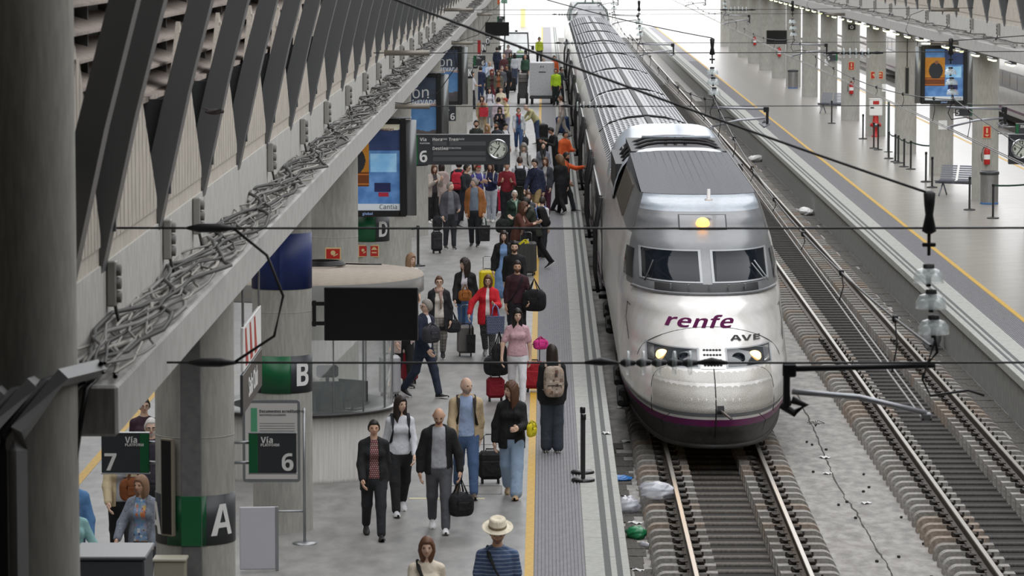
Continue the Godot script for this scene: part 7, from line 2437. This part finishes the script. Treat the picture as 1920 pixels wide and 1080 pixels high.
func build_luggage():
	suitcase("black soft trolley case pulled by the woman in the black jumper", -0.77, -52.9, 0.1, "1a1b1d", 0.33, 0.4, 0.24, 0.24, true)
	suitcase("grey metal hard case pulled by the woman in the red jacket", -1.47, -69.2, 0.0, "6e6a68", 0.31, 0.52, 0.24, 0.38)
	suitcase("dark red case carrying a black holdall beside the pink t-shirt", -0.82, -62.4, 0.1, "8c1c2a", 0.3, 0.34, 0.24, 0.46, true)
	holdall("black holdall strapped on top of the dark red case", Vector3(-0.8, 0.44, -62.35), 0.1, "1c1d22", 0.44, 0.34, 0.26, 0.06)
	suitcase("red trolley case with a pink bag on the right of the pink t-shirt", -0.17, -63.7, -0.1, "a4202c", 0.32, 0.46, 0.24, 0.3, true)
	holdall("small bright pink bag on top of the red trolley case", Vector3(-0.06, 0.72, -63.8), 0.4, "d8388a", 0.26, 0.18, 0.16, 0.04)
	holdall("black shoulder bag at the hip of the pink t-shirt", Vector3(-0.75, 0.72, -61.95), 0.5, "1c1c20", 0.26, 0.3, 0.14, 0.2)
	suitcase("bright yellow case behind the woman in the red jacket", -1.22, -79.9, 0.0, "e0c81c", 0.36, 0.6, 0.26, 0.3)
	suitcase("large dark grey case with a yellow bow before the hugging couple", -0.44, -86.0, -0.2, "4a4a48", 0.5, 0.72, 0.3, 0.22)
	var t := thing("ribbon_bow", "yellow ribbon bow tied on the handle of the dark grey case", "ribbon", Vector3(-0.44, 0.83, -85.86))
	for a in [-0.9, 0.7, 0.1]:
		var st := new_st(); cbox(st, Vector3(sin(a) * 0.09, -0.02 - 0.05 * cos(a), 0), Vector3(0.05, 0.17, 0.02), 0.006, Basis(Vector3.BACK, a)); put("loop", st, cloth(Color("e6d830")), t)
	suitcase("tall narrow black case under the hand of the man in the grey blazer", -2.66, -92.0, 0.2, "26262a", 0.26, 0.48, 0.22, 0.3, true)
	holdall("black bag sitting on the tall narrow black case", Vector3(-2.64, 0.57, -91.95), 0.2, "1a1a1e", 0.24, 0.36, 0.18, 0.06)
	tote("black tote with green handles held by the man in the tan jacket", hand_of("tan leather jacket", 0, 0.62), 0.2, "1c1d1f", 0.3, 0.4, "", "3c5a50")
	holdall("black holdall carried by the balding man in the grey t-shirt", hand_of("carrying a black holdall", 0, 0.5), 0.4, "16171a", 0.34, 0.32, 0.24, 0.2)
	holdall("black round holdall hanging at the hip of the man in maroon", Vector3(-0.19, 0.72, -70.4), -0.3, "1a1a1e", 0.46, 0.42, 0.24, 0.2)
	tote("navy tote with small stars held by the woman in the red jacket", hand_of("bright red jacket", 0, 0.52, Vector3(0.05, -0.02, 0.02)), 0.15, "2c3a60", 0.34, 0.32, "dots", "8a94c8")
	tote("small black paper bag beside the dotted trousers", hand_of("bright red jacket", 1, 0.54, Vector3(0.05, -0.1, -0.1)), 0.1, "141416", 0.16, 0.34)
	holdall("dark tote at the side of the woman in checked trousers", Vector3(-1.68, 0.5, -68.6), 0.4, "24242a", 0.28, 0.24, 0.16, 0.14)
	holdall("tan leather bag against the blue jeans by the black leather jacket", Vector3(-1.52, 0.82, -71.35), 0.2, "9a5c24", 0.26, 0.22, 0.12, 0.1)
	suitcase("silver hard case behind the glass of the round kiosk", -2.62, -62.9, 0.3, "b4b4b8", 0.34, 0.66, 0.26, 0.3)
	suitcase("dark red case beside the silver case by the kiosk", -2.36, -64.9, 0.1, "7c1828", 0.3, 0.56, 0.24, 0.3)
	holdall("dark coat and bag over the arm of the man in the navy blazer", Vector3(-1.9, 0.98, -62.4), 0.8, "34343a", 0.34, 0.3, 0.18, 0.04)
	holdall("black bag on the arm of the white-haired woman", Vector3(-1.02, 0.55, -91.5), 0.3, "1b1f1d", 0.36, 0.34, 0.18, 0.14)
	suitcase("dark trolley case under the woman in white jeans", -1.45, -104.6, 0.0, "2a2428", 0.3, 0.5, 0.24, 0.3, true)
	suitcase("bright red case behind the dark trolley in the crowd", -1.22, -105.6, 0.0, "b01c3c", 0.34, 0.6, 0.26, 0.2)
	suitcase("dark case by the left columns under the departure board", -3.05, -102.6, 0.0, "2c2c30", 0.28, 0.52, 0.24, 0.2, true)
	suitcase("large black case, far one of the two by the stooping bald man", -0.07, -142.0, 0.0, "17181a", 0.42, 0.66, 0.3, 0.0, true)
	suitcase("large black case, near one of the two by the stooping bald man", -0.07, -133.4, 0.0, "1a1b1d", 0.42, 0.6, 0.3, 0.0, true)
	suitcase("blue case with pale stripes being lifted from the train", 0.78, -148.5, -0.6, "2c4268", 0.5, 0.66, 0.3, 0.3, true, 0.0, 0.2)
	suitcase("big black case beside the man in the black shirt, far crowd", -1.7, -189.6, 0.2, "1c1d20", 0.5, 0.68, 0.3, 0.2, true)
	tote("red bag held by the woman in the tan coat", hand_of("tan coat holding a red bag", 0, 0.57), 0.2, "b82c3a", 0.36, 0.36)
	tote("turquoise bag at the side of the far woman in white", hand_of("turquoise bag", 0, 0.64), 0.2, "7cc4cc", 0.36, 0.44)
	holdall("dark bag carried by the woman in the white blazer", hand_of("open white blazer", 0, 0.5), 0.2, "2c2e34", 0.3, 0.34, 0.16, 0.16)
	holdall("yellow bag tucked under the arm of the woman in the black jumper", Vector3(-0.17, 0.88, -51.3), 1.2, "d8c81c", 0.28, 0.2, 0.08, 0.02)
	holdall("brown leather bag hanging below the platform 7 sign", Vector3(-5.05, 0.85, -45.5), 0.2, "7a4420", 0.36, 0.3, 0.14, 0.14)
	t = thing("phone", "dark phone in the hand of the woman in grey-green", "phone", Vector3(-1.9, 1.2, -102.85))
	var s2 := new_st(); cbox(s2, Vector3.ZERO, Vector3(0.075, 0.15, 0.012), 0.005); put("case", s2, plain("zip", c255(30, 30, 30), 0.5), t)
	s2 = new_st(); boxr(s2, -0.033, 0.033, -0.068, 0.068, 0.0055, 0.0068); put("screen", s2, plain("screen_black", c255(10, 10, 11), 0.22), t)
	luggage_tug()
	truck()

func wheel(t: Node3D, p: Vector3, r: float, w: float):
	var st := new_st(true)
	lathe(st, [Vector2(0, -w / 2), Vector2(r * 0.8, -w / 2), Vector2(r, -w * 0.3), Vector2(r, w * 0.3), Vector2(r * 0.8, w / 2), Vector2(0, w / 2)], 20, Transform3D(Basis(Vector3.BACK, PI / 2), p))
	put("wheel", st, plain("tyre", c255(30, 30, 32), 0.8), t)

func luggage_tug():
	var wht := textured("container_white", c255(206, 208, 212), 0.4, noise_tex("yel", 0.05, 0.82, 1.0, 4, 256, 2), Vector3.ONE)
	var dk := plain("tug_dark", c255(62, 62, 64), 0.6)
	var t := thing("luggage_container", "white square luggage container on a wheeled cart by the train", "container", Vector3(-0.12, 0, -175.8))
	var st := new_st(); cbox(st, Vector3(0, 1.16, -0.6), Vector3(1.14, 1.58, 1.2), 0.03); put("container", st, wht, t)
	st = new_st(); cbox(st, Vector3(0, 0.3, -0.6), Vector3(1.16, 0.1, 1.5), 0.02); put("chassis", st, dk, t)
	for x in [-0.46, 0.46]:
		for z in [0.0, -1.2]: wheel(t, Vector3(x, 0.2, z), 0.2, 0.12)
	for x in [-0.56, 0.56]:
		st = new_st(); cbox(st, Vector3(x, 1.16, 0.0), Vector3(0.05, 1.6, 0.06), 0.01); put("corner_post", st, wht, t)
	st = new_st(); box(st, Vector3(-0.05, 1.75, 0.002), Vector3(0.05, 0.07, 0.01)); box(st, Vector3(0.06, 1.75, 0.002), Vector3(0.05, 0.07, 0.01)); box(st, Vector3(0.02, 1.5, 0.002), Vector3(0.34, 0.05, 0.01)); put("marking", st, dk, t)
	t = thing("luggage_trolley", "dark grey caged luggage trolley left of the white container", "trolley", Vector3(-1.02, 0, -175.9))
	st = new_st(); cbox(st, Vector3(0, 0.62, -0.6), Vector3(0.42, 0.72, 1.3), 0.02); put("body", st, dk, t)
	st = new_st(); cbox(st, Vector3(0, 1.2, -0.6), Vector3(0.4, 0.4, 1.1), 0.03); put("load", st, plain("load_grey", c255(120, 116, 112), 0.7), t)
	for x in [-0.2, 0.2]:
		for z in [0.05, -1.25]:
			st = new_st(true); tube(st, [Vector3(x, 0.3, z), Vector3(x, 1.5, z)], 0.02, 6); put("post", st, dk, t)
			wheel(t, Vector3(x, 0.24, z), 0.24, 0.12)
	for y in [0.95, 1.2, 1.48]:
		st = new_st(true); tube(st, [Vector3(-0.2, y, 0.05), Vector3(0.2, y, 0.05)], 0.015, 6); put("rail", st, dk, t)

func truck():
	var wht := plain("truck_white", c255(224, 226, 228), 0.3)
	var dk := plain("truck_dark", c255(40, 44, 44), 0.5)
	var gr := plain("truck_green", c255(40, 96, 80), 0.5)
	var t := thing("utility_truck", "small white electric truck with a dark framed cab behind the crowd", "truck", Vector3(-1.62, 0, -215))
	var st := new_st(); prism(st, PackedVector2Array([Vector2(0.1, 0.25), Vector2(0.1, 0.85), Vector2(-0.15, 1.15), Vector2(-1.5, 1.2), Vector2(-1.5, 0.25)]), 1.5, at(Vector3(0.75, 0, 0), yaw(PI / 2) * Basis.from_scale(Vector3(-1, 1, 1)))); put("body", st, wht, t)
	st = new_st()
	for x in [-0.72, 0.72]:
		tube(st, [Vector3(x, 1.1, 0.12), Vector3(x * 0.96, 1.7, -0.06), Vector3(x * 0.9, 2.32, -0.34), Vector3(x * 0.9, 2.36, -1.4), Vector3(x, 1.1, -1.5)], 0.04, 6)
	tube(st, [Vector3(-0.64, 2.33, -0.34), Vector3(0.64, 2.33, -0.34)], 0.04, 6)
	put("cab_frame", st, dk, t)
	st = new_st(); quad(st, Vector3(-0.7, 1.12, 0.1), Vector3(0.7, 1.12, 0.1), Vector3(0.63, 2.3, -0.33), Vector3(-0.63, 2.3, -0.33)); put("windscreen", st, glass("truck_glass", Color(0.8, 0.9, 0.92), 0.3), t)
	st = new_st(); cbox(st, Vector3(0, 2.38, -0.85), Vector3(1.3, 0.06, 1.2), 0.02); put("roof", st, wht, t)
	st = new_st(); cbox(st, Vector3(0, 2.45, -0.5), Vector3(0.14, 0.1, 0.14), 0.02); put("beacon", st, dk, t)
	st = new_st(); box(st, Vector3(0, 1.0, 0.02), Vector3(1.4, 0.14, 0.14), Basis(Vector3.RIGHT, -0.7)); put("green_stripe", st, gr, t)
	for x in [-0.95, 0.95]:
		st = new_st(); cbox(st, Vector3(x, 1.5, 0.1), Vector3(0.16, 0.26, 0.06), 0.02); tube(st, [Vector3(x, 1.55, 0.08), Vector3(x * 0.75, 1.65, 0.0)], 0.015, 5); put("mirror", st, dk, t)
	for x in [-0.62, 0.62]:
		st = new_st(); cbox(st, Vector3(x * 0.85, 0.6, 0.11), Vector3(0.2, 0.14, 0.04), 0.02); put("headlight", st, plain("chrome", c255(210, 212, 216), 0.15, 0.9), t)
		wheel(t, Vector3(x, 0.28, -0.2), 0.28, 0.18)
		wheel(t, Vector3(x, 0.28, -1.2), 0.28, 0.18)
	person("driver in a yellow vest at the wheel of the small white truck", -1.4, -215.7, 1.6, 0, "hold", "short", "17120f", "8a5c44", "b8d040", "", 0, "26282c", "trousers", "2a2a2a", {})
# ---------------------------------------------------------------- litter and cracks
func crumple(called: String, label: String, cat: String, p: Vector3, s: Vector3, m, seed_: int, rough := 0.35):
	var n := FastNoiseLite.new()
	n.seed = seed_
	n.frequency = 1.3
	var f := func(u: float, v: float) -> Vector3:
		var d := sph(u, v)
		var r := 1.0 + rough * n.get_noise_3d(d.x * 1.6, d.y * 1.6, d.z * 1.6) + rough * 0.6 * n.get_noise_3d(d.x * 4, d.y * 4, d.z * 4)
		var q := d * r
		return Vector3(q.x * s.x, maxf(q.y, -0.85) * s.y + s.y * 0.85, q.z * s.z)
	var o := put(called, net_mesh(grid_surface(f, 20, 14)), m, null, p, seed_ * 1.3)
	tag(o, label, cat)

func paper(label: String, x: float, z: float, w: float, d: float, turn: float, y := -0.95):
	var st := new_st()
	for i in 3:
		for j in 2:
			var g := func(a: int, b: int) -> Vector3:
				return Vector3((a / 3.0 - 0.5) * w, 0.01 + 0.022 * float((a + b) % 2), (b / 2.0 - 0.5) * d)
			quad(st, g.call(i, j + 1), g.call(i + 1, j + 1), g.call(i + 1, j), g.call(i, j))
			quad(st, g.call(i, j) - Vector3(0, 0.003, 0), g.call(i + 1, j) - Vector3(0, 0.003, 0), g.call(i + 1, j + 1) - Vector3(0, 0.003, 0), g.call(i, j + 1) - Vector3(0, 0.003, 0))
	tag(put("paper_scrap", st, plain("paper", c255(226, 226, 224), 0.7), null, Vector3(x, y, z), turn), label, "litter")

func build_litter():
	var clear := glass("clear_plastic", Color(0.93, 0.94, 0.98), 0.45, 0.15)
	crumple("plastic_bag", "crumpled green plastic bag below the platform edge", "bag", Vector3(1.34, -0.95, -53.8), Vector3(0.13, 0.1, 0.16), plain("green_plastic", c255(38, 128, 82), 0.3), 3)
	crumple("plastic_bag", "clear plastic bag against the platform wall near the white cloth scrap", "bag", Vector3(1.27, -0.95, -56.3), Vector3(0.18, 0.13, 0.22), clear, 5)
	crumple("plastic_bag", "clear bluish plastic bag caught on the sleeper ends", "bag", Vector3(1.72, -0.71, -56.2), Vector3(0.22, 0.13, 0.3), clear, 8)
	crumple("plastic_wrapper", "blue plastic wrapper by the platform wall beside the barrier post", "litter", Vector3(1.22, -0.95, -59.6), Vector3(0.13, 0.05, 0.2), plain("blue_plastic", c255(50, 120, 190), 0.3), 11)
	crumple("plastic_bag", "grey plastic bag blown against the right platform wall", "bag", Vector3(8.24, -0.95, -79.0), Vector3(0.17, 0.33, 0.28), plain("grey_plastic", c255(150, 152, 154), 0.4), 14, 0.2)
	crumple("plastic_bag", "white plastic bag lying beyond the second track by the wall", "bag", Vector3(8.28, -0.95, -118.0), Vector3(0.18, 0.12, 0.7), plain("paper", c255(226, 226, 224), 0.7), 17)
	crumple("plastic_bag", "pale plastic bag further along by the right platform wall", "bag", Vector3(8.28, -0.95, -146.0), Vector3(0.18, 0.14, 0.9), plain("paper", c255(226, 226, 224), 0.7), 19)
	var t := thing("plastic_bottle", "clear plastic bottle lying beside the green plastic bag", "bottle", Vector3(1.46, -0.91, -53.0), 0.5)
	var st := new_st(true)
	lathe(st, [Vector2(0, -0.11), Vector2(0.036, -0.11), Vector2(0.04, -0.09), Vector2(0.036, -0.02), Vector2(0.04, 0.03), Vector2(0.036, 0.07), Vector2(0.014, 0.11), Vector2(0.014, 0.13)], 18, Transform3D(Basis(Vector3.RIGHT, PI / 2), Vector3.ZERO)); put("body", st, clear, t)
	st = new_st(true); lathe(st, [Vector2(0.016, 0.125), Vector2(0.016, 0.145), Vector2(0, 0.145)], 14, Transform3D(Basis(Vector3.RIGHT, PI / 2), Vector3.ZERO)); put("cap", st, plain("paper", c255(226, 226, 224), 0.7), t)
	var q := [[1.48, -64.3, 0.3, 0.22, 0.3, "large pale scrap by the train's left side below the platform"], [1.59, -58.6, 0.24, 0.1, 0.2, "long white scrap between platform wall and sleepers"], [1.36, -55.2, 0.14, 0.2, 0.8, "small white scrap beyond the green bag"], [1.6, -54.6, 0.2, 0.12, 0.1, "pale torn scrap by the near sleeper ends"], [4.72, -62.3, 0.14, 0.2, 0.4, "white scrap on the crack between the tracks"], [4.62, -60.4, 0.12, 0.12, 1.0, "small white scrap just below the crack's bend"], [4.98, -57.2, 0.16, 0.1, 0.6, "tiny pale scrap right of the crack"], [2.88, -56.9, 0.2, 0.1, -0.3, "curled white strip between the near rails"], [1.3, -51.0, 0.1, 0.16, 0.9, "little white scrap by the platform foot, nearest"], [1.5, -69.0, 0.3, 0.12, 0.2, "white scrap beside the train's rear wheels"]]
	for p in q: paper(p[5], p[0], p[1], p[2], p[3], p[4])
	paper("white scrap lying on the striped platform edge", 0.98, -58.2, 0.12, 0.16, 0.3, 0.003)
	# rusty patch of debris
	for i in 6:
		st = new_st(); cbox(st, Vector3(0, 0.015, 0), Vector3(0.05 + 0.04 * (i % 3), 0.03, 0.04 + 0.03 * (i % 2)), 0.006)
		tag(put("debris_chip", st, plain("chip", c255(128, 102, 78), 0.9), null, Vector3(1.55 + 0.07 * (i % 3), -0.95, -52.6 - 0.35 * i), i * 1.1), "brown chips of debris by the sleeper ends near the plastic bottle", "debris", "debris chips")
	for i in 14:
		st = new_st(); cbox(st, Vector3(0, 0.018, 0), Vector3(0.04, 0.036, 0.05), 0.01)
		tag(put("stone", st, plain("stone", c255(52, 50, 48), 0.9), null, Vector3(4.3 + rng.randf() * 1.1, -0.95, -49.0 - rng.randf() * 16.0), rng.randf() * 3.0), "small dark stone lying on the concrete between the tracks", "stone", "dark stones between the tracks")
	t = thing("dead_twig", "dark withered twig growing from the crack between the tracks", "twig", Vector3(4.86, -0.95, -66.4))
	t.scale = Vector3.ONE * 0.55
	for i in 6:
		st = new_st(true); tube(st, [Vector3(0, 0, 0), Vector3(0.08 * cos(i * 1.2), 0.1 + 0.02 * i, 0.1 * sin(i * 1.2)), Vector3(0.3 * cos(i * 1.2), 0.1, 0.3 * sin(i * 1.2))], 0.01, 5); put("stem", st, plain("stone", c255(52, 50, 48), 0.9), t)
	st = new_st(); cbox(st, Vector3(0, 0.015, 0), Vector3(0.2, 0.03, 0.05), 0.006)
	tag(put("dark_stick", st, plain("stone", c255(52, 50, 48), 0.9), null, Vector3(5.55, -0.95, -53.3), 0.05), "short dark stick lying near the second track", "stick")
	# crack running along the bed
	var cr := [Vector2(4.86, -72.0), Vector2(4.83, -68.3), Vector2(4.79, -65.5), Vector2(4.75, -62.9), Vector2(4.7, -60.5), Vector2(4.7, -57.8), Vector2(4.76, -56.3), Vector2(4.74, -54.3), Vector2(4.77, -52.4), Vector2(4.79, -50.6), Vector2(4.84, -47.0)]
	st = new_st()
	var pts := []
	for i in cr.size() - 1:
		for k in 7: pts.append(cr[i].lerp(cr[i + 1], k / 7.0) + Vector2(rng.randf_range(-0.02, 0.02), 0))
	for i in pts.size() - 1:
		var w := 0.012 + rng.randf() * 0.02
		var a: Vector2 = pts[i]
		var b: Vector2 = pts[i + 1]
		box(st, Vector3((a.x + b.x) / 2, -0.95, (a.y + b.y) / 2), Vector3(w, 0.008, a.distance_to(b) + 0.02), yaw(-atan2(b.x - a.x, -(b.y - a.y))))
	struct("trim_bed_crack", st, plain("crack", c255(70, 68, 64), 0.95))
	# caked dirt along the foot of both platform walls
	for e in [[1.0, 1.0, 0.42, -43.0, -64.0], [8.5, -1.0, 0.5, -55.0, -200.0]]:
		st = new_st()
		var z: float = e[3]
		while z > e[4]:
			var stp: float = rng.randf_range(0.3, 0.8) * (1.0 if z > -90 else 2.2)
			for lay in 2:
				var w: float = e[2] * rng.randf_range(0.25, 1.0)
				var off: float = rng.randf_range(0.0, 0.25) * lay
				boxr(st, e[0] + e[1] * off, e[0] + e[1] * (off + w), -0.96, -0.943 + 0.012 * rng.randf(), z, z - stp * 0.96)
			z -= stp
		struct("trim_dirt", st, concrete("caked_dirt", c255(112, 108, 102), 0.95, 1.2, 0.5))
	# drain cover and joint marks on the left floor
	for p in [[-0.95, -56.5, 0.9], [-1.0, -52.2, 0.8]]:
		st = new_st()
		for e in [[-0.5, 0], [0.5, 0]]: box(st, Vector3(e[0] * p[2], 0.002, 0), Vector3(0.015, 0.006, p[2]))
		for e in [-0.5, 0.5]: box(st, Vector3(0, 0.002, e * p[2]), Vector3(p[2], 0.006, 0.015))
		struct("trim_floor_hatch", st, plain("hatch", c255(120, 118, 114), 0.7)).position = Vector3(p[0], 0, p[1])
	for p in [[-1.35, -51.4, 1.05], [-0.6, -54.6, 0.5]]:
		st = new_st(); boxr(st, -p[2] / 2, p[2] / 2, 0.0, 0.003, -0.05, 0.05)
		struct("trim_floor_mark", st, plain("mark", c255(206, 200, 160), 0.7)).position = Vector3(p[0], 0, p[1])
	# beyond the end of the hall: posts and signs in the daylight
	t = thing("yard_post", "pale yellow post standing in the bright yard beyond the hall", "post", Vector3(-1.9, 0, -330))
	st = new_st(true); lathe(st, [Vector2(0.22, -1.75), Vector2(0.22, 1.6), Vector2(0, 1.6)], 12); put("pole", st, plain("yardyellow", c255(222, 206, 140), 0.6), t)
	t = thing("yard_sign", "small dark green sign on a post beyond the left column row", "sign", Vector3(-3.6, 0, -335))
	st = new_st(true); lathe(st, [Vector2(0.06, -1.75), Vector2(0.06, 2.2)], 8); put("pole", st, plain("tug_dark", c255(62, 62, 64), 0.6), t)
	st = new_st(); cbox(st, Vector3(0, 2.2, 0), Vector3(0.55, 0.45, 0.05), 0.01); put("panel", st, plain("yardgreen", c255(70, 100, 84), 0.5), t)
